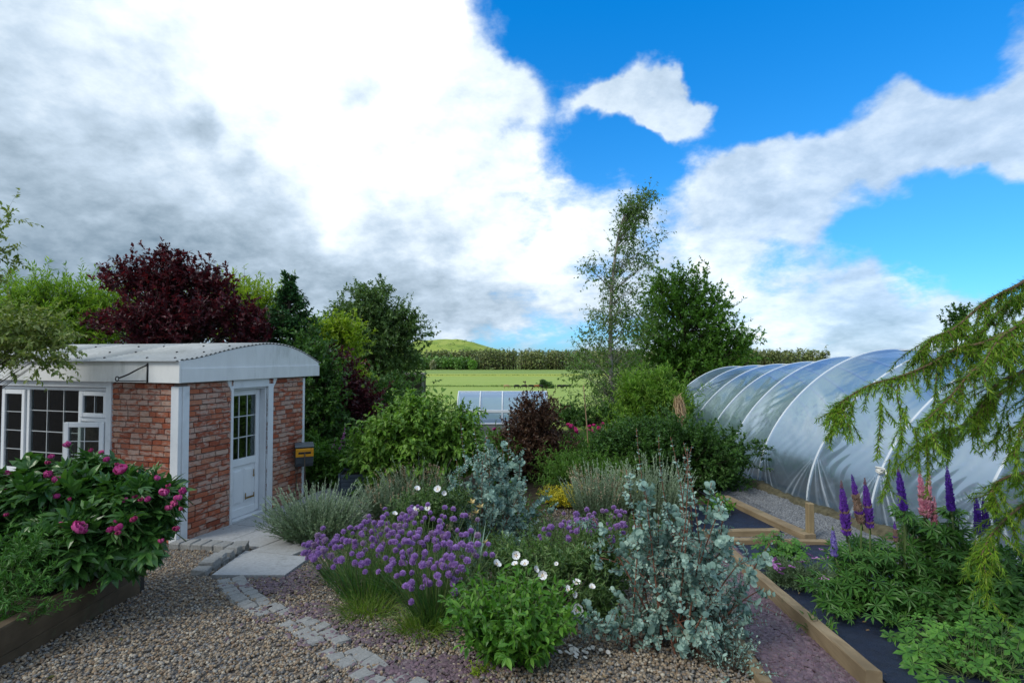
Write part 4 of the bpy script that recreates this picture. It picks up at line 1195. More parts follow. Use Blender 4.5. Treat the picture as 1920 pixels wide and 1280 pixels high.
def grow(name, label, cat, base, ells, mat, size, tmpl=LEAF_S, per=10, tw=8, twl=.35, spread=.15, seed=1, group=None,
         trunk=None, r0=.05, bark=None, limbs=True, shell=.45, droop=0., splay=.9, out=.7, up=.25, fwd=.6, crown='crown', stem='trunk', nst=5,
         var=.3, rough=.22, jit=.4, limb_r=.02, t0=.1, root=None, floor=True, dense=1.5):
    rng = np.random.default_rng(seed)
    base = np.array([base[0], base[1], float(H(base[0], base[1]))]) if len(base) == 2 else np.asarray(base, float)
    T = root or thing(name, base, label, cat, group)
    sh = .5*twl + .35*size
    ells = [(c, np.maximum(r - sh*np.array([1, 1, 1]), r*.45), n) for c, r, n in ells]
    C, O = clumps(rng, ells, shell, rough)
    C[:, 2] -= .4*up*twl
    per = int(round(per*dense))
    if floor:
        k = C[:, 2] > H(C[:, 0], C[:, 1]) + .04
        C, O = C[k], O[k]
    A, B = twigs(rng, C, O, tw, twl, spread, out, up)
    mb = MB(); leaves(mb, rng, A, B, per, size, tmpl, splay, droop, var, 0, t0, fwd, jit)
    part(crown, mb, mat, T)
    mt = MB(); bark = bark or M_bark
    if trunk is not None:
        Pk = poly(trunk, 14); tubes(mt, Pk[None], np.linspace(r0, r0*.25, 14)[None], 7)
        # limbs start on the trunk below the clump they carry
        hd = np.linalg.norm(C[:, :2] - base[:2], axis=1); zs = C[:, 2] - .75*hd - .1
        zi = np.clip(np.interp(zs, Pk[:, 2], np.arange(14)), 2, 12.5)
        S = np.stack([np.interp(zi, np.arange(14), Pk[:, j]) for j in range(3)], 1)
    else:
        S = base + rng.normal(0, .06, (len(C), 3))*np.array([1, 1, 0])
    if limbs:
        mid = S*.45 + C*.55; mid[:, 2] = S[:, 2]*.35 + C[:, 2]*.65
        q = bez(S, mid + rng.normal(0, .05, mid.shape), C, 6)
        tubes(mt, q, np.linspace(1, .25, 6)[None]*limb_r, 4)
    sub = rng.random(len(A)) < .6
    stick(mt, A[sub], B[sub], limb_r*.22, limb_r*.1, 3, None, 2)
    part(stem, mt, bark, T)
    return T
def blades(mb, rng, P, D, ln, wd, bend, K=5, mi=0):
    """strap or grass leaves: P base, D first direction, bend = how far the tip falls over"""
    N = len(P); t = np.linspace(0, 1, K)
    side = nrm(np.cross(D, np.array([0, 0, 1.]) + rng.normal(0, .3, D.shape)))
    hz = D*np.array([1, 1, 0]); 
    c = P[:, None] + D[:, None]*(ln[:, None]*t)[..., None] + (hz[:, None]*.8 + np.array([0, 0, -1.]))*(bend*ln)[:, None, None]*(t**2.3)[None, :, None]
    w_ = wd[:, None]*(1 - t**2.2*.92)[None]*.5
    L = c - side[:, None]*w_[..., None]; Rr = c + side[:, None]*w_[..., None]
    V = np.stack([L, Rr], 2).reshape(-1, 3)
    q = (np.arange(K-1)*2)[:, None] + np.array([0, 1, 3, 2])[None]
    A = (q[None] + (np.arange(N)*K*2)[:, None, None]).reshape(-1, 4)
    n0 = mb.n; mb.V.append(V); mb.n += len(V); mb.F.append((A + n0, mi, True))

# --- leaf colours
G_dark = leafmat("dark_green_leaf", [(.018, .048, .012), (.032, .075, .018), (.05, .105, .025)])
G_mid = leafmat("mid_green_leaf", [(.035, .085, .014), (.055, .125, .02), (.085, .16, .03)])
G_hedge = leafmat("bright_hedge_leaf", [(.07, .14, .014), (.12, .205, .022), (.19, .27, .04)], .35)
G_yel = leafmat("yellow_green_leaf", [(.10, .17, .012), (.17, .235, .02), (.22, .27, .05)], .35)
G_birch = leafmat("birch_leaf", [(.04, .085, .018), (.06, .115, .026), (.10, .15, .05)], .3)
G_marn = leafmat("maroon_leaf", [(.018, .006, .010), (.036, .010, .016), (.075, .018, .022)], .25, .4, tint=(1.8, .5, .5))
G_brown = leafmat("bronze_leaf", [(.022, .012, .010), (.04, .020, .014), (.07, .045, .025)], .22, .5, tint=(1.5, .7, .5))
G_con = leafmat("conifer_leaf", [(.014, .048, .018), (.024, .07, .024), (.035, .085, .025)], .15)
G_vari = leafmat("variegated_leaf", [(.075, .115, .022), (.11, .15, .035), (.18, .20, .085), (.06, .10, .02)], .3)
G_peo = leafmat("peony_leaf", [(.018, .055, .014), (.030, .080, .018), (.05, .11, .025)], .22, .32, .5)
G_euc = leafmat("eucalyptus_leaf", [(.13, .22, .21), (.18, .28, .265), (.24, .35, .325), (.30, .41, .37), (.09, .17, .155)], .18, .55, .3, (.9, 1.15, .9), gain=1.4)
G_lav = leafmat("silver_leaf", [(.12, .165, .125), (.18, .235, .18), (.25, .30, .235)], .15, .6, .2)
G_lavd = leafmat("grey_green_leaf", [(.042, .075, .042), (.07, .11, .065), (.10, .145, .09)], .15, .6, .2)
G_chive = leafmat("chive_leaf", [(.022, .068, .022), (.034, .09, .028), (.05, .11, .028), (.09, .13, .025)], .25)
G_phlox = leafmat("fresh_green_leaf", [(.032, .095, .012), (.05, .13, .016), (.085, .175, .026)], .3, .4)
G_cist = leafmat("cistus_leaf", [(.026, .06, .018), (.045, .085, .025), (.075, .115, .04)], .2)
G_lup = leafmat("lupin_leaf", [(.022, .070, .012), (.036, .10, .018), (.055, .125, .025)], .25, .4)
G_ger = leafmat("geranium_leaf", [(.028, .088, .012), (.045, .125, .018), (.07, .16, .025)], .28, .45)
G_larch = leafmat("larch_needle", [(.042, .10, .010), (.072, .15, .014), (.115, .195, .018), (.17, .225, .024)], .4, .45)
G_grass = leafmat("grass_leaf", [(.04, .09, .014), (.07, .125, .018), (.12, .155, .03)], .3)
G_bam = leafmat("bamboo_leaf", [(.055, .125, .018), (.085, .165, .022), (.13, .205, .035)], .32)

# --- trees and hedges behind the cabin
def trunk_px(pts, d): return [at(p[0], p[1], d) for p in pts]
def base_at(px, d): 
    x = (px-960)/F*d; return (x, d)
grow("hedge_tree", "bright green bushy tree farthest along the cabin roof, behind the variegated branches", "tree", base_at(40, 13.5),
     [E(60, 610, 130, 85, 13.5, 50), E(20, 575, 80, 60, 13.5, 20), E(100, 570, 50, 45, 13.5, 16), E(-80, 610, 90, 80, 13.5, 14)], G_hedge, .13, LEAF_N, 11, 11, .5, .2, 31, trunk=[(*base_at(40, 13.5), -.1), (*base_at(40, 13.5), 3.6)], r0=.1, up=.8, out=.5, limb_r=.025)
grow("hedge_tree", "bright green willowy shrub poking up between the variegated branches and the maroon tree", "tree", base_at(165, 14),
     [E(170, 615, 80, 75, 14, 34), E(180, 570, 50, 50, 14, 18), E(240, 600, 60, 60, 14, 14)], G_hedge, .13, LEAF_N, 11, 11, .55, .2, 32, trunk=[(*base_at(165, 14), -.1), (*base_at(165, 14), 3.4)], r0=.09, up=.9, out=.4, limb_r=.025)
grow("hedge_tree", "yellow green shrub showing past the far side of the maroon tree", "tree", base_at(440, 15),
     [E(440, 590, 85, 65, 15, 34), E(430, 565, 40, 40, 15, 14), E(490, 575, 45, 45, 15, 14), E(380, 600, 60, 60, 15, 10), E(500, 620, 50, 40, 15, 10)], G_yel, .13, LEAF_N, 10, 11, .5, .2, 33, trunk=[(*base_at(440, 15), -.1), (*base_at(440, 15), 3.4)], r0=.09, up=.8, out=.4, limb_r=.025)
grow("purple_plum_tree", "maroon leaved plum tree standing behind the cabin roof", "tree", base_at(335, 12.2),
     [E(335, 612, 125, 52, 12.2, 60, 90), E(320, 585, 76, 40, 12.2, 26), E(258, 535, 36, 24, 12.2, 8, 26), E(300, 545, 20, 40, 12.2, 6, 20), E(345, 520, 16, 34, 12.2, 6, 16), E(400, 545, 34, 20, 12.2, 6, 20), E(232, 518, 22, 16, 12.2, 5, 15), E(330, 530, 24, 28, 12.2, 8, 20), E(385, 532, 30, 28, 12.2, 9, 25), E(292, 500, 12, 30, 12.2, 5, 10),
      E(450, 585, 48, 22, 12.2, 11, 35), E(470, 632, 42, 22, 12.2, 12, 40), E(222, 605, 32, 25, 12.2, 8, 30), E(320, 505, 11, 20, 12.2, 4, 8)],
     G_marn, .095, LEAF_S, 13, 9, .38, .13, 34, trunk=[(*base_at(345, 12.2), -.1), (*base_at(340, 12.2), 1.6), tuple(at(335, 560, 12.2))], r0=.13, up=.7, out=.6, limb_r=.022)
# conifer: whorled branches round a leader
def conifer(px, pytop, d, zbot, rbase, lab, seed, nb=150):
    rng = np.random.default_rng(seed); top = at(px, pytop, d); b = np.array([top[0], d, float(H(top[0], d))])
    T = thing("conifer", b, lab, "tree"); hgt = top[2] - zbot
    u = rng.random(nb)**.75; u[:10] = np.linspace(.0, .2, 10)
    z = top[2] - hgt*u; rr_ = rbase*(np.clip((u-.06), 0.03, 1)**.8)*(1 + rng.normal(0, .15, nb)); an = rng.uniform(0, 2*np.pi, nb)
    A = np.stack([top[0] + 0*z, d + 0*z, z], 1); dirv = np.stack([np.cos(an), np.sin(an), -.12 + .5*(1-u)], 1)
    B = A + dirv*np.maximum(rr_, .08)[:, None]
    mt = MB(); tubes(mt, np.stack([[b[0], d, b[2]-.1], [b[0], d, (b[2]+top[2])/2], top])[None], np.array([[.09, .06, .012]]), 6)
    tubes(mt, bez(A, (A+B)/2 + [0, 0, .06], B, 4), np.linspace(1, .3, 4)[None]*.018, 3)
    k = 7; a2 = np.repeat(A, k, 0); b2 = np.repeat(B, k, 0); tt = rng.uniform(.25, 1, (len(a2), 1)); P = a2 + (b2-a2)*tt
    dd = nrm(nrm(b2-a2) + rng.normal(0, .5, P.shape)*[1, 1, .5]); Q = P + dd*.24*(.5+rng.random((len(P), 1)))*np.minimum(1, np.linalg.norm(b2-a2, axis=1)[:, None]/.5 + .25)
    stick(mt, P, Q, .006, .004, 3, None, 2)
    part("trunk", mt, M_bark, T)
    mb = MB(); leaves(mb, rng, P, Q, 15, .075, LEAF_S, .8, .1, .25); part("crown", mb, G_con, T)
conifer(543, 517, 13.2, .6, 1.2, "dark green conifer with a thin pointed tip beside the cabin roof", 41, 300)
grow("shrub", "yellow green bush just beyond the cabin's far corner under the round tree", "shrub", base_at(615, 15),
     [E(615, 660, 50, 50, 15, 26), E(600, 625, 28, 25, 15, 8), E(640, 640, 35, 45, 15, 14), E(640, 700, 50, 40, 15, 12)], G_yel, .09, LEAF_S, 14, 12, .35, .16, 35, r0=.05, stem='stem', crown='foliage')
grow("shrub", "dark green climbing shrub hugging the cabin's far corner", "shrub", base_at(600, 11.8),
     [E(600, 720, 34, 80, 11.8, 34), E(600, 800, 50, 60, 11.8, 26), E(570, 650, 40, 40, 12.6, 14)], G_dark, .085, LEAF_S, 14, 12, .32, .15, 36, stem='stem', crown='foliage')
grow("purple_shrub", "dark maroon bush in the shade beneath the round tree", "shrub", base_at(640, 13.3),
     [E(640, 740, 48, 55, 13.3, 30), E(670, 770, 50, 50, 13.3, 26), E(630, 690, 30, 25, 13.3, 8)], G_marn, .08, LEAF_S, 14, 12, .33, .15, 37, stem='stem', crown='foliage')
grow("birch_tree", "round crowned green tree left of the meadow view", "tree", base_at(712, 22),
     [E(700, 640, 86, 76, 22, 70), E(690, 580, 55, 40, 22, 26), E(745, 620, 48, 50, 22, 22), E(650, 610, 32, 45, 22, 12), E(720, 700, 68, 40, 22, 22), E(760, 660, 30, 60, 22, 12), E(700, 555, 30, 16, 22, 8), E(640, 590, 20, 20, 22, 5)],
     leafmat("round_tree_leaf", [(.038, .075, .026), (.06, .105, .036), (.09, .14, .055)]), .10, LEAF_S, 15, 14, .42, .24, 38, trunk=[(*base_at(715, 22), -.2), (*base_at(712, 22), 2), tuple(at(700, 590, 22))], r0=.16, up=.3, droop=.4, limb_r=.03, dense=1.9)
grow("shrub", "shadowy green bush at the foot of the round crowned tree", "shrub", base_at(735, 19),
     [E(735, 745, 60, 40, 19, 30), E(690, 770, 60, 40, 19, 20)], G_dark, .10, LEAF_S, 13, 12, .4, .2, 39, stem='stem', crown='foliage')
# --- right hand trees
grow("silver_birch", "tall thin wind bent birch with its tip curling over", "tree", base_at(1152, 21),
     [E(1145, 750, 72, 55, 21, 44), E(1135, 690, 76, 55, 21, 38), E(1140, 630, 66, 50, 21, 24), E(1150, 575, 55, 45, 21, 18), E(1160, 525, 52, 40, 21, 17), E(1175, 480, 42, 30, 21, 12), E(1182, 435, 28, 34, 21, 14), E(1178, 400, 24, 24, 21, 12), E(1200, 378, 20, 9, 21, 7), E(1218, 366, 12, 6, 21, 3),
      E(1205, 400, 14, 16, 21, 6), E(1090, 660, 20, 10, 21, 4), E(1110, 500, 14, 20, 21, 4), E(1190, 610, 40, 50, 21, 10), E(1195, 700, 40, 60, 21, 14), E(1228, 448, 10, 8, 21, 2), E(1215, 490, 18, 20, 21, 4)],
     G_birch, .10, LEAF_S, 10, 11, .5, .16, 40, trunk=[(*base_at(1150, 21), -.3), tuple(at(1145, 700, 21)), tuple(at(1146, 560, 21)), tuple(at(1158, 450, 21)), tuple(at(1180, 375, 21))], r0=.11, bark=M_birchbark, up=.35, droop=.5, limb_r=.018, out=.5, dense=.85)
grow("alder_tree", "broad dark green tree beside the bent birch", "tree", base_at(1285, 24),
     [E(1280, 620, 85, 80, 24, 62), E(1270, 560, 50, 35, 24, 22), E(1335, 580, 38, 40, 24, 12), E(1350, 650, 50, 35, 24, 20), E(1385, 640, 28, 18, 24, 7), E(1290, 690, 100, 40, 24, 34), E(1225, 640, 40, 60, 24, 16), E(1262, 522, 18, 12, 24, 5), E(1310, 535, 14, 12, 24, 4), E(1240, 540, 14, 14, 24, 3), E(1370, 690, 40, 16, 24, 10)],
     G_mid, .13, LEAF_S, 14, 11, .62, .28, 42, trunk=[(*base_at(1280, 24), -.3), (*base_at(1282, 24), 2.2), tuple(at(1285, 570, 24))], r0=.19, up=.35, limb_r=.035)
grow("distant_tree", "small dark treetop peeping over the polytunnel behind the larch branches", "tree", base_at(1790, 24),
     [E(1792, 612, 24, 22, 24, 12), E(1795, 590, 8, 10, 24, 4), E(1800, 660, 40, 40, 24, 22)], G_dark, .12, LEAF_S, 12, 10, .3, .1, 43, trunk=[(*base_at(1790, 24), -.3), tuple(at(1792, 600, 24))], r0=.14)
grow("willow_clump", "light green feathery willow clump below the bent birch", "shrub", base_at(1225, 15.5),
     [E(1225, 760, 70, 45, 15.5, 40), E(1200, 735, 40, 30, 15.5, 16), E(1265, 760, 40, 40, 15.5, 16), E(1215, 800, 80, 40, 15.5, 24), E(1245, 722, 30, 14, 15.5, 8)], G_bam, .14, LEAF_N, 14, 11, .5, .16, 44, up=1.1, out=.25, stem='stem', crown='foliage')
grow("shrub", "broad low dark green shrub beside the polytunnel's foot", "shrub", base_at(1270, 10.4),
     [E(1270, 850, 130, 50, 10.4, 90, 110), E(1200, 835, 70, 40, 10.4, 26), E(1340, 865, 55, 48, 10.4, 36, 60), E(1250, 815, 90, 24, 10.4, 26), E(1150, 850, 40, 35, 10.4, 14), E(1330, 900, 55, 28, 10.2, 20)], G_dark, .055, LEAF_S, 20, 15, .24, .12, 45, stem='stem', crown='foliage', limb_r=.012)
grow("hedge", "low clipped dark hedge edging the meadow", "hedge", base_at(1090, 19.5),
     [E(1070, 778, 40, 14, 19.5, 20, 25), E(1130, 780, 50, 16, 19.5, 24, 25), E(1190, 785, 40, 16, 19.5, 16, 25), E(1100, 800, 80, 16, 19.0, 24, 25)], G_dark, .08, LEAF_S, 13, 11, .25, .14, 46, stem='stem', crown='foliage', limb_r=.01)
grow("bronze_shrub", "dark bronze leaved bush in front of the clear cold frame", "shrub", base_at(1008, 11.2),
     [E(1005, 838, 66, 52, 11.2, 80), E(1002, 790, 42, 36, 11.2, 26), E(990, 760, 16, 14, 11.2, 5), E(1018, 768, 12, 14, 11.2, 4), E(1035, 855, 48, 40, 11.2, 28), E(968, 858, 44, 40, 11.2, 24), E(1010, 880, 55, 24, 11.2, 18)], G_brown, .052, LEAF_S, 15, 12, .25, .12, 47, stem='stem', crown='foliage', up=.6, limb_r=.012)
grow("elder_shrub", "wide fresh green leafy shrub in the middle of the garden", "shrub", base_at(775, 9.6),
     [E(780, 830, 105, 62, 9.6, 74, 95), E(740, 845, 70, 50, 9.6, 30), E(840, 840, 55, 55, 9.6, 28), E(780, 775, 60, 18, 9.6, 16), E(700, 850, 30, 36, 9.6, 12), E(860, 800, 28, 26, 9.6, 9), E(770, 890, 90, 22, 9.5, 24)],
     leafmat("elder_leaf", [(.045, .10, .015), (.075, .15, .02), (.12, .20, .04)], .3, .42), .085, LEAF_M, 13, 10, .30, .10, 48, stem='stem', crown='foliage', up=.15, droop=.45, splay=.7, limb_r=.014, jit=.25)
grow("ground_plant", "leafy green border plants between the cabin corner and the broad shrub", "plant", base_at(640, 10.6),
     [E(620, 868, 50, 22, 10.6, 30), E(665, 870, 45, 24, 10.4, 26), E(590, 850, 30, 30, 11, 14), E(690, 890, 40, 20, 9.9, 14)], G_mid, .07, LEAF_S, 14, 11, .22, .1, 49, stem='stem', crown='foliage', limb_r=.008)
grow("border_plants", "mixed low greenery under the bronze bush and the pink peonies", "plant", base_at(1100, 11.0),
     [E(1100, 850, 60, 26, 11.0, 36), E(1060, 880, 60, 22, 10.0, 24), E(930, 860, 40, 30, 10.8, 20), E(1150, 880, 60, 22, 9.8, 22)], G_mid, .06, LEAF_N, 14, 11, .3, .1, 50, stem='stem', crown='foliage', up=.9, limb_r=.008)
# variegated tree leaning into view by the cabin's window side
VT = grow("variegated_tree", "cream edged variegated tree reaching over the cabin roof edge", "tree", base_at(-120, 6.6),
     [E(20, 615, 65, 42, 6.6, 26, 45), E(-60, 620, 70, 70, 6.6, 22), E(75, 625, 38, 26, 6.6, 12, 25), E(70, 665, 28, 12, 6.6, 6, 18), E(125, 645, 14, 10, 6.6, 3, 8), E(5, 665, 30, 20, 6.6, 7), E(-4, 470, 10, 14, 6.6, 3, 6), E(4, 415, 12, 6, 6.6, 2, 5), E(-80, 470, 60, 60, 6.6, 14)],
     G_vari, .052, LEAF_M, 11, 8, .24, .07, 51, trunk=[(*base_at(-150, 6.6), .0), (*base_at(-140, 6.6), 1.6), tuple(at(-70, 560, 6.6)), tuple(at(-60, 470, 6.6))], r0=.05, up=.1, droop=.3, limb_r=.006)
# ------------------------------------------------------------------ planted bed
def ring_dirs(rng, n, lean_lo, lean_hi):
    a = rng.uniform(0, 2*np.pi, n); l = rng.uniform(lean_lo, lean_hi, n)
    return np.stack([np.cos(a)*np.sin(l), np.sin(a)*np.sin(l), np.cos(l)], 1)
# chive head: a ball of little pointed florets
def chive_head(seed):
    rg = np.random.default_rng(seed); mb = MB(); n = 150
    k = np.arange(n) + .5; ph = np.arccos(1 - 1.75*k/n); an = np.pi*(1+5**.5)*k
    D = np.stack([np.sin(ph)*np.cos(an), np.sin(ph)*np.sin(an), np.cos(ph)], 1) + rg.normal(0, .08, (n, 3))
    X, D, Z = frames(D, rg)
    tv = np.array([[0, .3, 0], [.16, .75, .05], [0, 1, .0], [-.16, .75, .05], [0, .7, -.14]]); tf = [(0, 1, 4), (1, 2, 4), (2, 3, 4), (3, 0, 4)]
    inst(mb, tv, tf, np.zeros((n, 3)), X, D, Z, .026*(1+rg.normal(0, .08, n)))
    v, f = sphere(8, 6); mb.add(v*.012, f)
    return mb
M_chivef = islmat("chive_flower_petal", [(.40, .22, .56), (.50, .30, .66), (.60, .40, .74), (.45, .25, .62)], .6, nscale=8, trans=.25)
M_chivep = islmat("fading_chive_petal", [(.42, .27, .52), (.52, .38, .60), (.46, .34, .42)], .65, nscale=8, trans=.2)
CH = [chive_head(s).mesh("flower_head", [M_chivep if s == 4 else M_chivef]) for s in (1, 2, 3, 4)]
def chives(label, clusters, seed, nleaf):
    """clusters: (base px, base py, radius m, heads, height, lean)"""
    rng = np.random.default_rng(seed); b0 = gp(*clusters[0][:2])
    T = thing("chive_plant", b0, label, "chives", "clumps of flowering chives")
    mb = MB(); ms = MB(); heads = []
    for (px, py, rad, nh, hgt, lean) in clusters:
        c = gp(px, py)
        def base(n):
            a = rng.uniform(0, 2*np.pi, n); r = rad*np.sqrt(rng.random(n)); x = c[0] + r*np.cos(a); y = c[1] + r*np.sin(a)
            return np.stack([x, y, H(x, y)], 1), np.stack([np.cos(a), np.sin(a)], 1)*(r/rad)[:, None]
        n = int(nleaf*nh); P, o = base(n)
        D = nrm(np.concatenate([o*lean*1.15 + rng.normal(0, .22, (n, 2)), np.ones((n, 1))], 1))
        blades(mb, rng, P, D, hgt*rng.uniform(.45, 1.0, n), rng.uniform(.004, .0075, n), rng.uniform(.0, .5, n)**1.6)
        P, o = base(nh)
        D = nrm(np.concatenate([o*lean + rng.normal(0, .13, (nh, 2)), np.ones((nh, 1))], 1))
        Q = P + D*(hgt*rng.uniform(.82, 1.18, nh))[:, None]
        stick(ms, P, Q, .0032, .0026, 4, rng.normal(0, .02, P.shape), 4)
        heads += list(zip(Q, D))
    part("leaves", mb, G_chive, T); part("stems", ms, M_stem, T)
    order = rng.permutation(len(heads)); heads = [heads[k_] for k_ in order]
    if len(heads) > 100:
        mx_ = MB(); src = [chive_head(s_) for s_ in (1, 2, 3)]
        for j_, (q, d) in enumerate(heads[100:]):
            hb = src[j_ % 3]; V_ = np.concatenate(hb.V)*rng.uniform(.72, 1.2) + q
            for F_, mi_, sm_ in hb.F: mx_.F.append((F_ + mx_.n, mi_, sm_))
            mx_.V.append(V_); mx_.n += len(V_)
        part("flower_head", mx_, M_chivef, T)["kind"] = "stuff"
    for (q, d) in heads[:100]:
        e = Vector(d).to_track_quat('Z', 'Y').to_euler()
        place("flower_head", CH[int(rng.integers(3)) if rng.random() > .14 else 3], T, q, tuple(e), (lambda k_: (k_, k_, k_*rng.uniform(.75, 1.05)))(rng.uniform(.85, 1.32)))
    return T
chives("big front chive clump thick with purple pompom flowers", [(815, 1175, .10, 30, .42, .55), (815, 1160, .15, 74, .60, .58), (775, 1115, .25, 66, .70, .5)], 61, 6.5)
chives("spreading chive clump at the gravel's edge with paler purple flowers", [(690, 1120, .24, 58, .56, .66), (655, 1088, .22, 42, .46, .75)], 62, 7)
chives("smaller chive clump behind the big silver eucalyptus", [(1090, 1085, .20, 60, .55, .5), (1140, 1065, .16, 34, .55, .4)], 63, 6)
# loose grass at their feet
def grass_clump(name, label, px, py, rad, n, ln, mat, seed, lean=.8, wd=.005, cat="grass tuft", group=None):
    rng = np.random.default_rng(seed); c = gp(px, py); T = thing(name, c, label, cat, group)
    a = rng.uniform(0, 2*np.pi, n); r = rad*np.sqrt(rng.random(n)); x = c[0]+r*np.cos(a); y = c[1]+r*np.sin(a)
    P = np.stack([x, y, H(x, y)], 1); D = nrm(np.stack([np.cos(a)*lean*r/rad + rng.normal(0, .3, n), np.sin(a)*lean*r/rad + rng.normal(0, .3, n), np.ones(n)], 1))
    mb = MB(); blades(mb, rng, P, D, ln*rng.uniform(.5, 1.1, n), np.full(n, wd), rng.uniform(.1, .7, n)); part("blades", mb, mat, T); return T
grass_clump("grass_tuft", "bright green arching grass in front of the spreading chives", 690, 1150, .20, 480, .28, G_grass, 64)
grass_clump("grass_tuft", "arching grass with yellowed tips under the big chive clump", 790, 1185, .16, 380, .30, G_grass, 65)

# shoots: stems rising from a base and carrying small leaves along their length
def shooty(name, label, cat, base, n, hgt, lean, size, tmpl, mat, per, seed, rad=.12, stemmat=None, up_leaf=.8, taper=.6, sag=.0, group=None, T=None, splay=.8, leafname='foliage', t0=.2, r=.004):
    rng = np.random.default_rng(seed); base = np.asarray(base, float)
    T = T or thing(name, base, label, cat, group)
    a = rng.uniform(0, 2*np.pi, n); q = np.sqrt(rng.random(n)); x = base[0]+rad*q*np.cos(a); y = base[1]+rad*q*np.sin(a)
    P = np.stack([x, y, H(x, y)], 1)
    l = lean*q + rng.normal(0, .12, n)
    D = np.stack([np.cos(a)*np.sin(l), np.sin(a)*np.sin(l), np.cos(l)], 1)
    ln = hgt*rng.uniform(.62, 1.08, n); Q = P + D*ln[:, None]; Q[:, 2] -= sag*ln*q
    M = P*.45 + Q*.55 + np.array([0, 0, 1.])*(.12*ln*l**2)[:, None] + np.array([0, 0, .6])*(sag*ln*q)[:, None]
    K = 7; path = bez(P, M, Q, K)
    ms = MB(); tubes(ms, path, np.linspace(1, .45, K)[None]*r, 4)
    t = t0 + (1-t0)*rng.random((n, per)); i_ = np.minimum((t*(K-1)).astype(int), K-2); f = t*(K-1) - i_
    rows = np.arange(n)[:, None]; p0 = path[rows, i_]; p1 = path[rows, i_+1]
    LP = (p0 + (p1-p0)*f[..., None]).reshape(-1, 3); ax = nrm(p1-p0).reshape(-1, 3)
    LD = nrm(ax*up_leaf + rng.normal(0, splay, LP.shape)); X, LD, Z = frames(LD, rng, (0, 0, 1), .5)
    mb = MB(); inst(mb, tmpl[0], tmpl[1], LP, X, LD, Z, (size*(1 - (1-taper)*t.ravel())*(1+rng.normal(0, .2, len(LP)))).clip(size*.3, size*1.7))
    part(leafname, mb, mat, T); part("stems", ms, stemmat or M_twig, T)
    return T, path
M_lavstem = plain("grey_green_stem", (.13, .155, .10), .7, .2, 10)
# silver curry plants / lavenders
def silver(label, px, py, n, hgt, rad, seed, mat=None, lean=.75, name="lavender", dead=0):
    b = gp(px, py); mat = mat or G_lav
    T, _ = shooty(name, label, "lavender", b, n, hgt*.78, lean, .05, LEAF_N, G_lavd, 34, seed, rad, M_lavstem, 1.0, .8, splay=.45, t0=.1, r=.003)
    shooty(None, None, None, b, int(n*.6), hgt*1.04, lean*.8, .055, LEAF_N, mat, 46, seed+100, rad, M_lavstem, 1.3, .6, T=T, splay=.32, leafname='silver_shoots', t0=.45, r=.003)
    if dead:
        shooty(None, None, None, b, dead, hgt*1.02, lean*.6, .022, LEAF_S, leafmat("dead_flower_head", [(.16, .12, .085), (.24, .18, .13), (.30, .22, .19)], .1, .8, .1), 30, seed+200, rad, M_lavstem, .6, .9, T=T, splay=.9, leafname='dead_flowers', t0=.72, r=.002)
    return T
silver("large grey green lavender mound spilling onto the granite slabs", 597, 1012, 420, .70, .33, 71, lean=.95)
silver("silvery lavender with dead brown flower heads below the broad green shrub", 735, 968, 220, .56, .30, 72, dead=50)
silver("lavender with many spent brown spikes beside the slender eucalyptus", 785, 955, 150, .8, .28, 73, dead=60)
silver("silver lavender with tall pale shoots just behind the big eucalyptus", 1225, 985, 240, .92, .30, 74, lean=.5)
silver("lavender with brown spent heads by the yellow stonecrop", 1125, 985, 200, .85, .28, 75, lean=.5, dead=60)

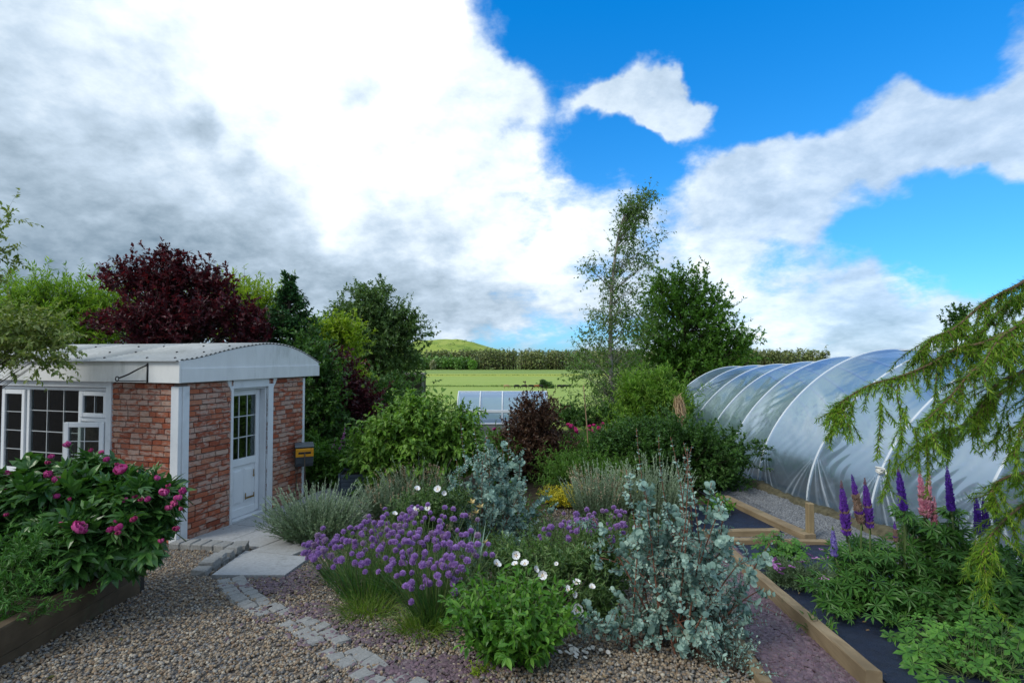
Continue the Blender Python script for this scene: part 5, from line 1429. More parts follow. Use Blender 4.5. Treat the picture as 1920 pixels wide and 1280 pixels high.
# eucalyptus
def eucalyptus(label, px, py, n, hgt, lean, seed, size=.042, sprigs=5, rad=.10, n2=6, lat=.42):
    rng = np.random.default_rng(seed); b = gp(px, py)
    T = thing("eucalyptus", b, label, "eucalyptus")
    a = rng.uniform(0, 2*np.pi, n); l = np.abs(rng.normal(0, lean, n)).clip(0, 1.25); low = np.arange(n) < n//4; l[low] = rng.uniform(.85, 1.4, low.sum())
    D = np.stack([np.cos(a)*np.sin(l), np.sin(a)*np.sin(l), np.cos(l)], 1)
    P = b + rng.normal(0, rad, (n, 3))*[1, 1, 0]; ln = hgt*rng.uniform(.6, 1.0, n)*(1 - .25*l); ln[low] *= rng.uniform(.35, .75, low.sum())
    Q = P + D*ln[:, None]; M = P*.5 + Q*.5 + np.array([0, 0, 1.])*(ln*.22*l)[:, None]; K = 9
    path = bez(P, M, Q, K)
    ms = MB(); tubes(ms, path, np.linspace(1, .35, K)[None]*.0085, 5)
    # side shoots
    m = n*n2; ii = np.repeat(np.arange(n), n2); t = rng.uniform(.10, .98, m); k = np.minimum((t*(K-1)).astype(int), K-2); f = (t*(K-1)-k)[:, None]
    S = path[ii, k]*(1-f) + path[ii, k+1]*f
    dv = nrm(nrm(path[ii, k+1]-path[ii, k])*.7 + rng.normal(0, .75, (m, 3)) + [0, 0, .15])
    l2 = lat*rng.uniform(.4, 1.1, m)*(1 - .55*t); Eo = S + dv*l2[:, None]; Eo[:, 2] = np.maximum(Eo[:, 2], H(Eo[:, 0], Eo[:, 1]) + .06)
    side = bez(S, (S+Eo)/2 + rng.normal(0, .02, S.shape), Eo, 5); tubes(ms, side, np.linspace(1, .4, 5)[None]*.004, 3)
    part("stems", ms, M_redstem, T)
    mb = MB()
    def pairs(path, n_pair, s0, t0):
        n_, K_, _ = path.shape; t = t0 + (1-t0)*(np.arange(n_pair)+.5)/n_pair; t = t[None].repeat(n_, 0) + rng.normal(0, .02, (n_, n_pair)); t = t.clip(0, .999)
        k = (t*(K_-1)).astype(int); f = (t*(K_-1)-k)[..., None]; r_ = np.arange(n_)[:, None]
        p = (path[r_, k]*(1-f) + path[r_, k+1]*f).reshape(-1, 3); ax = nrm(path[r_, k+1]-path[r_, k]).reshape(-1, 3)
        an = (np.arange(n_pair)[None]*1.57 + rng.uniform(0, 6, (n_, 1)) + rng.normal(0, .4, (n_, n_pair))).ravel()
        u = nrm(np.cross(ax, [.3, .2, .93])); v = np.cross(ax, u); tt = t.ravel()
        for sg in (1, -1):
            d = nrm((u*np.cos(an)[:, None] + v*np.sin(an)[:, None])*sg + ax*.45 + rng.normal(0, .25, p.shape))
            X = nrm(np.cross(d, ax) + rng.normal(0, .2, p.shape)); Z = nrm(np.cross(X, d))
            s = s0*(1 - .55*tt**3)*(1+rng.normal(0, .28, len(p))); ok = rng.random(len(p)) > .07
            inst(mb, LEAF_R[0], LEAF_R[1], p[ok], X[ok], d[ok], Z[ok], s[ok].clip(.008, .08))
    pairs(path, 16, size*1.05, .25); pairs(side, 11, size, .08)
    if sprigs:
        a = rng.uniform(0, 2*np.pi, sprigs); P = b + rng.normal(0, .16, (sprigs, 3))*[1, 1, 0] + [0, 0, hgt*.6]; Q = P + np.stack([.10*np.cos(a), .1*np.sin(a), hgt*rng.uniform(.42, .62, sprigs)], 1)
        pp = bez(P, (P+Q)/2 + rng.normal(0, .03, P.shape), Q, 7); ms2 = MB(); tubes(ms2, pp, np.linspace(1, .4, 7)[None]*.005, 4); part("tall_shoots", ms2, M_redstem, T)
        pairs(pp, 18, size*.8, .05)
    part("foliage", mb, G_euc, T)
    return T
eucalyptus("big silver blue eucalyptus bush in front with round leaves", 1262, 1215, 44, 1.34, .56, 81, .037, 7, .15, 9, .44)
eucalyptus("smaller silver blue eucalyptus in the middle of the bed", 920, 1020, 38, 1.42, .55, 82, .043, 4, .16, 9, .46)
# ------------------------------------------------------------------ flowers
def petal_grid(w, l, cup, roll, nu=5, nv=5, notch=0.0):
    """one petal: base at origin, grows along y, cupped towards +z"""
    v = np.linspace(0, 1, nv); u = np.linspace(-1, 1, nu)
    U, Vv = np.meshgrid(u, v)
    wid = w*np.sin(np.pi*(Vv*.78+.10))**.8
    ang_ = cup*Vv + roll*Vv**2
    y = l*np.where(abs(cup) > 1e-3, np.sin(np.minimum(ang_, 3))/max(cup+roll, .3), Vv); z = l*(1-np.cos(ang_))/max(cup+roll, .3)
    x = U*wid; z = z + .35*U**2*wid; y = y - notch*l*(1-np.abs(U))*(Vv > .95)
    P = np.stack([x, y, z], -1).reshape(-1, 3)
    i = np.arange(nv-1)[:, None]*nu + np.arange(nu-1)[None]
    return P, np.stack([i, i+1, i+nu+1, i+nu], -1).reshape(-1, 4)
def peony_mesh(seed, opened):
    rg = np.random.default_rng(seed); mb = MB()
    for layer, (n, tilt, sc, cup) in enumerate([(6, .25, 1.0, 2.1), (6, .55, .9, 2.2), (5, .8, .75, 2.4), (4, 1.1, .55, 2.4)] if not opened else [(7, -.1, 1.1, 1.3), (7, .2, 1.0, 1.6), (8, .55, .85, 1.9), (7, .9, .7, 2.1), (5, 1.2, .5, 2.2)]):
        P, Fc = petal_grid(.52, 1.15, cup, .3)
        for k in range(n):
            a = 2*np.pi*(k + .5*layer)/n + rg.normal(0, .12); t = tilt + rg.normal(0, .08)
            R1 = np.array([[1, 0, 0], [0, math.cos(t), -math.sin(t)], [0, math.sin(t), math.cos(t)]]); R2 = np.array([[math.cos(a), -math.sin(a), 0], [math.sin(a), math.cos(a), 0], [0, 0, 1]])
            mb.add((P*sc*(1+rg.normal(0, .05)) + rg.normal(0, .012, P.shape)) @ R1.T @ R2.T + [0, 0, .02*layer], Fc, 0, True)
    v, f = sphere(8, 5)
    mb.add(v*[.3, .3, .16] + [0, 0, -.08], f, 1, True)
    for k in range(5):
        a = k*1.257; inst(mb, LEAF_S[0], LEAF_S[1], np.array([[0, 0, -.1]]), np.array([[-math.sin(a), math.cos(a), 0]]), nrm(np.array([[math.cos(a), math.sin(a), .35]])), nrm(np.array([[-.35*math.cos(a), -.35*math.sin(a), 1]])), .75, 1)
    return mb
M_pinkp = islmat("deep_pink_petal", [(.40, .030, .17), (.56, .060, .27), (.70, .15, .40)], .55, nscale=3, trans=.25)
M_pinkb = islmat("dark_pink_bud", [(.28, .018, .09), (.42, .04, .15), (.55, .10, .25)], .55, nscale=3, trans=.15)
M_magp = islmat("magenta_petal", [(.42, .012, .13), (.60, .03, .22), (.70, .06, .30)], .55, nscale=3, trans=.25)
PEO = [peony_mesh(1, True).mesh("flower", [M_pinkp, G_peo]), peony_mesh(2, False).mesh("flower", [M_pinkp, G_peo]), peony_mesh(3, False).mesh("flower", [M_pinkb, G_peo])]
MAG = [peony_mesh(5, True).mesh("flower", [M_magp, G_peo]), peony_mesh(6, False).mesh("flower", [M_magp, G_peo])]
PEONY3 = (np.concatenate([(LEAF_L[0]*[1.25, 1, 1]) @ np.array([[math.cos(a), -math.sin(a), 0], [math.sin(a), math.cos(a), 0], [0, 0, 1]]).T for a in (-.75, 0, .75)]),
          [tuple(i + 8*k for i in f) for k in range(3) for f in LEAF_L[1]])
def at_d(py): return float(np.interp(py, [830, 870, 930, 1000, 1040], [5.15, 5.0, 4.75, 4.35, 4.2]))
pbase = ca[:2] + xv*.6 + yv*.9
PB = grow("peony_bush", "big dark green peony bush covered in pink buds in the sleeper bed", "peony", (pbase[0], pbase[1], .55),
     [E(120, 955, 115, 50, 4.75, 40, 85), E(215, 985, 70, 55, 4.7, 26), E(60, 1000, 90, 60, 4.6, 26), E(140, 1020, 95, 45, 4.5, 26), E(-20, 970, 90, 80, 4.6, 22), E(255, 945, 55, 42, 4.75, 14), E(60, 905, 60, 25, 4.9, 8), E(170, 905, 45, 24, 5.0, 7), E(258, 985, 50, 55, 4.65, 20), E(0, 1060, 80, 50, 4.35, 14), E(275, 950, 34, 30, 4.75, 6)],
     G_peo, .115, PEONY3, 4, 8, .13, .06, 91, up=.35, droop=.25, splay=.8, limb_r=.008, stem='stems', crown='foliage', bark=M_stem, jit=.3, floor=False, shell=.5)
rng = np.random.default_rng(92); ms = MB(); SA, SBb = [], []
PF = [(130, 837, 1, .9), (173, 846, 2, .55), (191, 851, 2, .6), (97, 860, 1, .75), (202, 865, 1, .8), (88, 871, 2, .6), (227, 886, 0, 1.1), (6, 891, 1, .9), (93, 893, 1, 1.05), (102, 905, 1, 1.0), (292, 901, 1, .8), (316, 914, 2, .6), (344, 925, 1, .95), (13, 917, 1, .85), (48, 916, 1, .8), (70, 914, 2, .5),
      (102, 935, 1, .8), (237, 941, 1, .75), (254, 936, 2, .65), (280, 940, 1, .8), (307, 930, 1, 1.15), (333, 940, 1, .95), (324, 948, 2, .8), (317, 957, 2, .8), (141, 996, 0, 1.15), (209, 996, 1, .75), (227, 994, 1, .9), (223, 1003, 2, .6), (253, 978, 2, .75), (213, 980, 2, .45), (130, 936, 2, .45), (111, 987, 2, .7), (330, 996, 2, .7), (303, 1018, 2, .6), (12, 968, 2, .5), (218, 873, 2, .5), (266, 940, 2, .6), (338, 955, 2, .5)]
for (px, py, k, s) in PF:
    q = at(px, py, at_d(py) - .22); tl = rng.normal(0, .35, 2)
    place("flower", PEO[k], PB, q, (tl[0] + .35, tl[1], rng.uniform(0, 6)), .059*s)
    SA.append(q + np.array([rng.normal(-.04, .02), .17 + rng.normal(.0, .02), -.14])); SBb.append(q - [0, 0, .012])
for a_, b_ in zip(SA, SBb):
    ms = MB(); stick(ms, np.array([a_]), np.array([b_]), .0045, .0035, 5, None, 4); part("flower_stalk", ms, M_stem, PB)
grow("feathery_plant", "pale ferny plant with fine leaves hanging over the sleepers", "plant", (-3.75, 3.95, .75),
     [E(25, 1050, 40, 60, 3.95, 8), E(85, 1110, 34, 34, 3.9, 4), E(0, 1130, 50, 60, 3.85, 8)], G_lup, .045, LEAF_N, 16, 6, .26, .07, 93, up=.7, limb_r=.005, stem='stems', crown='foliage', bark=M_stem, floor=False)

# rock rose
def rose_mesh(seed):
    rg = np.random.default_rng(seed); mb = MB()
    P, Fc = petal_grid(.60, 1.0, .55, .15, 6, 5, .05)
    for k in range(5):
        a = 2*np.pi*k/5 + rg.normal(0, .06); t = .12 + rg.normal(0, .1)
        R1 = np.array([[1, 0, 0], [0, math.cos(t), -math.sin(t)], [0, math.sin(t), math.cos(t)]]); R2 = np.array([[math.cos(a), -math.sin(a), 0], [math.sin(a), math.cos(a), 0], [0, 0, 1]])
        Q = P + rg.normal(0, .02, P.shape); mb.add(Q @ R1.T @ R2.T, Fc, 0, True)
        sp_ = np.array([[-.07, .26, .05], [.07, .26, .05], [.05, .46, .10], [0, .52, .12], [-.05, .46, .10]]) + [0, 0, .045]
        mb.add(sp_ @ R1.T @ R2.T, [(0, 1, 2, 3, 4)], 1, False)
    n = 30; k = np.arange(n)+.5; ph = np.arccos(1-k/n); an = np.pi*(1+5**.5)*k
    D = np.stack([np.sin(ph)*np.cos(an), np.sin(ph)*np.sin(an), np.cos(ph)], 1); X, D, Z = frames(D, rg)
    inst(mb, ICO_V*.14 + [0, .9, 0], ICO_F, np.full((n, 3), [0, 0, .04.__float__()]), X, D, Z, .24, 2)
    return mb
M_wp = plain("white_petal", (.78, .79, .80), .6, .06, 20); M_spot = plain("maroon_spot", (.12, .008, .02), .6, .1); M_sta = plain("yellow_stamen", (.70, .42, .03), .6, .2, 30)
ROSE = [rose_mesh(s).mesh("flower", [M_wp, M_spot, M_sta]) for s in (1, 2)]
def rock_rose(label, base, ells, flowers, seed, size=.042, dfun=None):
    T = grow("rock_rose", label, "rock rose", base, ells, G_cist, .05, LEAF_L, 13, 11, .17, .06, seed, limb_r=.006, stem='stems', crown='foliage', splay=.8, up=.3)
    rg = np.random.default_rng(seed+1)
    for (px, py, s, fx, fz) in flowers:
        q = at(px, py, dfun(py) - .17); place("flower", ROSE[int(rg.integers(2))], T, q, (1.05 + fx + rg.normal(0, .12), rg.normal(0, .15), fz + rg.normal(0, .25)), .041*s)
    return T
rock_rose("dark rock rose bush with white maroon spotted flowers beside the fresh green clump", gp(1010, 1200),
     [E(1010, 1090, 85, 50, 4.8, 30), E(960, 1080, 55, 38, 4.9, 16), E(1070, 1110, 55, 60, 4.7, 22), E(1100, 1160, 50, 60, 4.45, 20), E(1050, 1190, 50, 40, 4.3, 12), E(1120, 1050, 50, 50, 5.0, 14)],
     [(967, 1041, 1, 0, 0), (931, 1057, 1, -.3, .4), (984, 1057, .95, -.6, -.3), (966, 1058, .8, -.8, .2), (1004, 1067, .8, 0, 1.0), (1017, 1078, 1.0, .1, -.2), (931, 1101, .7, .2, .9), (1065, 1106, .95, -.2, .5), (1076, 1114, .7, .3, 1.0), (1081, 1093, .9, -.7, 0), (1082, 1143, 1.2, .15, .1), (1057, 1144, .8, -.3, .8), (1028, 1180, .6, 0, 1.2), (1052, 1187, .9, .3, -.3), (912, 1146, .7, .4, .9), (1043, 1057, .5, -.4, 0), (1110, 1100, .7, -.5, .3)],
     94, dfun=lambda py: float(np.interp(py, [1035, 1100, 1190], [4.75, 4.45, 4.05])))
rock_rose("small rock rose with papery white blooms behind the chives", gp(800, 1030),
     [E(800, 965, 55, 34, 6.3, 20), E(840, 940, 50, 30, 6.6, 16), E(770, 985, 40, 30, 6.1, 12)],
     [(821, 917, 1.1, -.2, .2), (782, 916, .9, -.4, .3), (780, 955, 1.0, -.5, 0), (802, 952, .9, 0, -.3), (740, 963, .8, -.6, .5), (832, 924, .8, .2, .9)], 95, dfun=lambda py: 6.1)
# fresh green clump in front
shooty("phlox_clump", "fresh bright green leafy clump with no flowers at the front of the bed", "plant", gp(965, 1232), 170, .55, .80, .080, LEAF_L*1 if False else (LEAF_M[0]*[.85, 1, 1], LEAF_M[1]), G_phlox, 22, 96, .17, M_stem, .35, .75, splay=.8, t0=.12, r=.004)
# low creeping bits
grow("creeping_plant", "tiny yellow green creeping plant below the fresh green clump", "plant", gp(905, 1262), [E(905, 1258, 28, 10, 3.55, 14)], G_yel, .012, LEAF_S, 18, 12, .035, .02, 97, limb_r=.002, stem='stems', crown='foliage', floor=False)
shooty("hebe_sprig", "low grey leaved sprawling plant at the foot of the big eucalyptus", "plant", gp(1370, 1262), 26, .26, 1.3, .026, LEAF_S, G_euc, 26, 98, .10, M_twig, .6, .8, t0=.1)

# greenery between
def filler(label, px, py, n, hgt, rad, seed, mat, tm=LEAF_L, size=.05, per=18, lean=.7, name="border_plant"):
    return shooty(name, label, "plant", gp(px, py), n, hgt, lean, size, tm, mat, per, seed, rad, M_stem, .5, .75, splay=.75, t0=.1, r=.003)
filler("soft green leafy plants between the two eucalyptus bushes", 1050, 1030, 150, .42, .40, 101, G_cist)
filler("grassy green growth around the smaller chive clump", 1100, 1110, 130, .40, .34, 102, G_cist, LEAF_N, .08)
filler("mixed foliage behind the big chive clump", 850, 1045, 120, .45, .36, 103, G_cist, LEAF_N, .07)
filler("tall leafy border plants under the slender eucalyptus", 960, 985, 110, .55, .40, 104, G_mid, LEAF_L, .06)
filler("yellow flowered stonecrop carpet in the middle of the bed", 1060, 945, 260, .30, .30, 105, leafmat("stonecrop_flower", [(.26, .25, .02), (.42, .33, .015), (.16, .20, .03)], .2), LEAF_S, .035, 22, .6, "stonecrop")
filler("strip of yellow stonecrop by the tall pale lavender", 1165, 950, 120, .26, .2, 106, leafmat("stonecrop_flower_pale", [(.24, .24, .02), (.38, .31, .02), (.14, .18, .03)], .2), LEAF_S, .035, 22, .6, "stonecrop")
filler("bright green young plant growing through the small navy membrane", 1347, 962, 34, .30, .08, 107, G_phlox, LEAF_M, .085, 12, 1.0)
filler("low green plants at the end of the purple path", 1240, 985, 90, .3, .34, 108, G_mid, LEAF_N, .06)
filler("dark leafy plants before the broad green shrub", 760, 945, 130, .40, .42, 109, G_dark, LEAF_L, .06)
filler("soft leafy growth in front of the tall pale lavender", 1170, 1030, 120, .42, .34, 122, G_cist, LEAF_N, .07)
filler("dark green foliage filling the bed left of the smaller chive clump", 1010, 1075, 140, .42, .34, 123, G_mid, LEAF_L, .045)
filler("low green plants right behind the spreading chives", 700, 1050, 120, .34, .34, 124, G_cist, LEAF_N, .06)
filler("leafy plants hiding the ground behind the rock rose", 930, 1110, 120, .36, .30, 125, G_cist, LEAF_L, .05)
filler("grass and small weeds at the foot of the smaller eucalyptus", 900, 1060, 90, .36, .25, 110, G_cist, LEAF_N, .09)
# irises
IR = thing("iris", gp(890, 1075), "thin stemmed cream yellow iris rising before the middle eucalyptus", "iris")
mb = MB(); ml = MB(); rg = np.random.default_rng(5); M_cream = islmat("cream_petal", [(.52, .42, .16), (.62, .52, .26), (.45, .30, .08)], .6, nscale=10, trans=.25)
for (px, py) in ((885, 943), (901, 951), (893, 962), (909, 1018)):
    q = at(px, py, 5.5); b = gp(890 + (px-893)*.5, 1075)
    stick(ml, np.array([b]), np.array([q]), .005, .004, 5, None, 4)
    fm = MB(); D = nrm(np.stack([np.cos(np.arange(6)*1.05), np.sin(np.arange(6)*1.05), np.where(np.arange(6) % 2 == 0, 1.6, .5)], 1)); X, D, Z = frames(D, rg)
    inst(fm, LEAF_M[0], LEAF_M[1], np.repeat(q[None], 6, 0), X, D, Z, .055); part("flower", fm, M_cream, IR)
part("stems", ml, M_stem, IR)
mb = MB(); n = 40; P = gp(890, 1075) + rg.normal(0, .05, (n, 3))*[1, 1, 0]; blades(mb, rg, P, nrm(np.concatenate([rg.normal(0, .2, (n, 2)), np.ones((n, 1))], 1)), rg.uniform(.3, .6, n), np.full(n, .018), rg.uniform(0, .2, n)); part("leaves", mb, G_euc, IR)

# ------------------------------------------------------------------ lupins and right hand bed
def lupin_mesh(seed, cols_idx):
    """unit-high flower spike; material 0 open florets, 1 upper buds, 2 spent lower florets, 3 stalk"""
    rg = np.random.default_rng(seed); mb = MB()
    nw = 26
    tv = np.array([[0, 0, 0], [.38, .45, .0], [.2, .85, .28], [0, 1, .45], [-.2, .85, .28], [-.38, .45, .0], [0, .5, -.3], [0, .55, .42]])
    tf = [(0, 1, 7), (1, 2, 7), (2, 3, 7), (3, 4, 7), (4, 5, 7), (5, 0, 7), (0, 6, 1), (1, 6, 2), (2, 6, 3), (3, 6, 4), (4, 6, 5), (5, 6, 0)]
    for k in range(nw):
        t = (k+.5)/nw; n = 11 if t < .8 else 8
        rad = .088*(1 - t**3.2*.9); sz = .078*(1 - t**2.5*.75)*rg.uniform(.85, 1.12)
        a = np.arange(n)/n*2*np.pi + k*.31 + rg.normal(0, .1, n)
        D = nrm(np.stack([np.cos(a), np.sin(a), np.full(n, .25 + .9*t**3) + rg.normal(0, .15, n)], 1)); X, D, Z = frames(D, rg, jit=.1)
        mi = 1 if t > .84 else (2 if (rg.random() < cols_idx and t < .65) else 0)
        inst(mb, tv, tf, np.stack([.25*rad*np.cos(a), .25*rad*np.sin(a), np.full(n, t)], 1), X, D, Z, sz*(1+rg.normal(0, .12, n)), mi)
    tubes(mb, np.array([[[0, 0, -.12], [0, 0, .5], [0, 0, 1.0]]]), np.array([[.018, .015, .006]]), 5, 3)
    return mb
def lmat(n, c): return islmat(n, c, .55, nscale=6, trans=.15)
L_pur = lmat("purple_lupin_petal", [(.045, .012, .19), (.075, .020, .29), (.12, .045, .40)]); L_vio = lmat("violet_lupin_petal", [(.085, .022, .25), (.13, .04, .34), (.19, .07, .44)])
L_pin = lmat("pink_lupin_petal", [(.48, .13, .22), (.60, .22, .32), (.68, .34, .42)]); L_bud = lmat("lupin_bud", [(.16, .05, .14), (.22, .09, .16), (.12, .10, .06)])
L_sp = lmat("spent_lupin_floret", [(.22, .15, .11), (.30, .20, .16), (.16, .11, .08)]); L_blue = lmat("blue_white_lupin_petal", [(.16, .12, .48), (.30, .26, .58), (.10, .05, .38)])
LM = {'p': lupin_mesh(1, .12).mesh("flower_spike", [L_pur, L_bud, L_sp, M_stem]), 'v': lupin_mesh(2, .18).mesh("flower_spike", [L_vio, L_bud, L_sp, M_stem]), 's': lupin_mesh(3, .8).mesh("flower_spike", [L_vio, L_pur, L_sp, M_stem]),
      'k': lupin_mesh(4, .25).mesh("flower_spike", [L_pin, L_pin, L_sp, M_stem]), 'b': lupin_mesh(5, .0).mesh("flower_spike", [L_blue, G_grass, L_sp, M_stem]), 'd': lupin_mesh(6, .05).mesh("flower_spike", [L_pur, L_pur, L_sp, M_stem])}
def lupin(label, bpx, d, spikes, ells, seed, nleaf=70, size=.105):
    ells = [(c, r, int(n*1.9)) for c, r, n in ells]
    x = (bpx-960)/F*d; T = thing("lupin", (x, d, float(H(x, d))), label, "lupin", "lupins along the weed membrane"); rg = np.random.default_rng(seed)
    b = ORG[T.name]; C, O = clumps(rg, ells, .25, .2); C = C[C[:, 2] > H(C[:, 0], C[:, 1]) + .05]
    D = nrm(np.stack([O[:len(C), 0]*.5, O[:len(C), 1]*.5, np.ones(len(C))*.1], 1) + rg.normal(0, .55, (len(C), 3))); 
    Zv = nrm(np.array([0, -.25, 1]) + rg.normal(0, .38, C.shape)); X = nrm(np.cross(D, Zv)); D = np.cross(Zv, X)
    mb = MB(); inst(mb, PALM[0], PALM[1], C, X, D, Zv, size*(1+rg.normal(0, .22, len(C))).clip(.5, 1.6)); part("leaves", mb, G_lup, T)
    ms = MB(); S = b + rg.normal(0, .09, C.shape)*[1, 1, 0]; tubes(ms, bez(S, S*.4 + C*.6 - [0, 0, .08], C, 4), np.linspace(1, .5, 4)[None]*.0045, 4)
    for (x0, y0, x1, y1, kind) in spikes:
        tp_ = at(x0, y0, d); bt = at(x1, y1, d - .04); ax = tp_ - bt; L = float(np.linalg.norm(ax))
        o = place("flower_spike", LM[kind], T, bt, tuple(Vector(ax).to_track_quat('Z', 'Y').to_euler()), (L*1.0, L*1.0, L))
        if L < .33: o.scale = (L*1.25, L*1.25, L)
        s0 = b + rg.normal(0, .05, 3)*[1, 1, 0]; tubes(ms, bez(s0[None], (s0*.3 + bt*.7 - [0, 0, .1])[None], bt[None], 6), .008, 5)
    part("stems", ms, M_stem, T); return T
lupin("leftmost lupin plant with three tall purple and browning spikes", 1610, 4.75, [(1577, 900, 1588, 1004, 'v'), (1597, 889, 1615, 982, 's'), (1621, 895, 1631, 990, 'v'), (1561, 986, 1565, 1043, 'b')],
      [E(1610, 1050, 55, 40, 4.75, 40), E(1600, 1110, 75, 50, 4.6, 44), E(1640, 1040, 30, 30, 4.75, 14), E(1620, 1180, 75, 50, 4.35, 36)], 111)
lupin("lupin with one slim purple spike and a short fading pink one under the larch tips", 1690, 4.7, [(1683, 872, 1695, 957, 'p'), (1677, 976, 1680, 1016, 's')],
      [E(1690, 1060, 45, 45, 4.7, 24), E(1700, 1120, 60, 50, 4.5, 36), E(1695, 965, 20, 10, 4.7, 5), E(1690, 1180, 60, 50, 4.3, 30)], 112)
lupin("pink flowered lupin", 1740, 4.85, [(1724, 880, 1733, 966, 'k'), (1742, 884, 1738, 970, 'k'), (1752, 930, 1751, 985, 'k')],
      [E(1740, 1030, 45, 55, 4.85, 30), E(1750, 1100, 60, 50, 4.6, 34), E(1725, 990, 24, 20, 4.85, 8)], 113)
bpy.data.objects["lupin.002"]["label"] = "lupin with the pink flower spikes behind the larch tips"
lupin("lupin holding a single upright dark purple spike over fresh leaves", 1790, 4.6, [(1775, 873, 1784, 958, 'd')],
      [E(1790, 1000, 36, 30, 4.6, 16), E(1790, 965, 22, 10, 4.6, 6), E(1800, 1070, 60, 60, 4.5, 40), E(1820, 1140, 70, 50, 4.3, 34)], 114)
lupin("lupin with short dark purple spikes half hidden by the larch", 1850, 4.4, [(1830, 930, 1836, 1004, 'd'), (1843, 931, 1851, 996, 'd'), (1868, 938, 1871, 985, 'd'), (1893, 1020, 1898, 1075, 'p')],
      [E(1850, 1060, 50, 55, 4.4, 34), E(1880, 1120, 70, 60, 4.2, 38), E(1900, 1050, 50, 50, 4.2, 26)], 115)
def rosette_mound(name, label, cat, base, ells, mat, tm, size, seed, stemm=None, zt=(0, -.3, 1), jit=.35):
    T = thing(name, base, label, cat); rg = np.random.default_rng(seed); C, O = clumps(rg, ells, .55, .15); k = C[:, 2] > H(C[:, 0], C[:, 1]) + .03; C = C[k]; O = O[k]
    Zv = nrm(np.array(zt) + O*.5 + rg.normal(0, jit, C.shape)); D = nrm(np.stack([O[:, 0], O[:, 1] - .4, -.2 + 0*O[:, 0]], 1) + rg.normal(0, .4, C.shape)); X = nrm(np.cross(D, Zv)); D = np.cross(Zv, X)
    mb = MB(); inst(mb, tm[0], tm[1], C, X, D, Zv, size*(1+rg.normal(0, .22, len(C))).clip(.5, 1.6)); part("foliage", mb, mat, T)
    ms = MB(); S = np.asarray(base) + rg.normal(0, .07, C.shape)*[1, 1, 0]; tubes(ms, bez(S, S*.4+C*.6, C, 4), .003, 3); part("stems", ms, stemm or M_stem, T); return T
rosette_mound("geranium_mound", "low spreading mound of lobed green geranium leaves in the near corner", "geranium", gp(1830, 1275),
      [E(1800, 1215, 90, 45, 3.75, 150, 85), E(1870, 1230, 80, 60, 3.6, 130, 80), E(1760, 1250, 60, 36, 3.6, 80), E(1830, 1270, 110, 40, 3.4, 130), E(1880, 1180, 60, 36, 3.9, 70)], G_ger, GERAN, .062, 116)
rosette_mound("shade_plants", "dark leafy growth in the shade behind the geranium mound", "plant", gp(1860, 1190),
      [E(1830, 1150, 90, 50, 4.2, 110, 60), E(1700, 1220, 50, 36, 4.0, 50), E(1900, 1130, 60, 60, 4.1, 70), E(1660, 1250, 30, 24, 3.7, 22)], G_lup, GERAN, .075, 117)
rosette_mound("strawberry_plant", "light green leafy plant behind the pink dianthus", "plant", gp(1462, 1062),
      [E(1462, 1025, 46, 24, 5.9, 70, 44), E(1435, 1040, 24, 18, 5.8, 20), E(1495, 1035, 26, 18, 5.8, 22)], G_ger, GERAN, .065, 118)
DI, _ = shooty("dianthus", "low grey green dianthus with small pink flowers on the membrane", "dianthus", gp(1505, 1098), 300, .26, 1.25, .045, LEAF_N, G_lavd, 20, 119, .18, M_stem, .9, .8, splay=.5, t0=.05, r=.002)
fm = MB(); rg = np.random.default_rng(3)
for k in range(9):
    a = np.arange(6)/6*6.28 + k; D = nrm(np.stack([np.cos(a), np.sin(a), np.full(6, .3)], 1)); X, D, Z = frames(D, rg, jit=.1)
    inst(fm, np.array([[0, 0, 0], [.42, .8, .1], [0, 1, .05], [-.42, .8, .1]]), [(0, 1, 2, 3)], rg.normal(0, .55, 3)[None].repeat(6, 0)*[1, 1, .3], X, D, Z, .6)
DF = fm.mesh("flower", [islmat("dianthus_petal", [(.50, .20, .52), (.62, .30, .62), (.42, .14, .46)], .6, nscale=5, trans=.2)])
for (px, py) in ((1452, 1049), (1458, 1057), (1466, 1066), (1464, 1074), (1447, 1056), (1454, 1063), (1484, 1062), (1503, 1053), (1519, 1040), (1540, 1030), (1545, 1048), (1552, 1046), (1545, 1084), (1530, 1046), (1512, 1024)):
    place("flower", DF, DI, at(px, py, float(np.interp(py, [1020, 1090], [5.7, 5.0]))), (rg.normal(.4, .3), rg.normal(0, .3), rg.uniform(0, 6)), .024*rg.uniform(.8, 1.25))
shooty("weed_seedling", "small leafy weed growing against the long timber's path side", "weed", gp(1535, 1190), 14, .17, 1.0, .06, LEAF_L, G_lup, 7, 120, .03, M_stem, .5, .9, t0=.2)
shooty("weed_seedling", "tiny green weed farther up against the long timber", "weed", gp(1513, 1172), 8, .12, 1.0, .04, LEAF_L, G_lup, 7, 121, .02, M_stem, .5, .9, t0=.2)

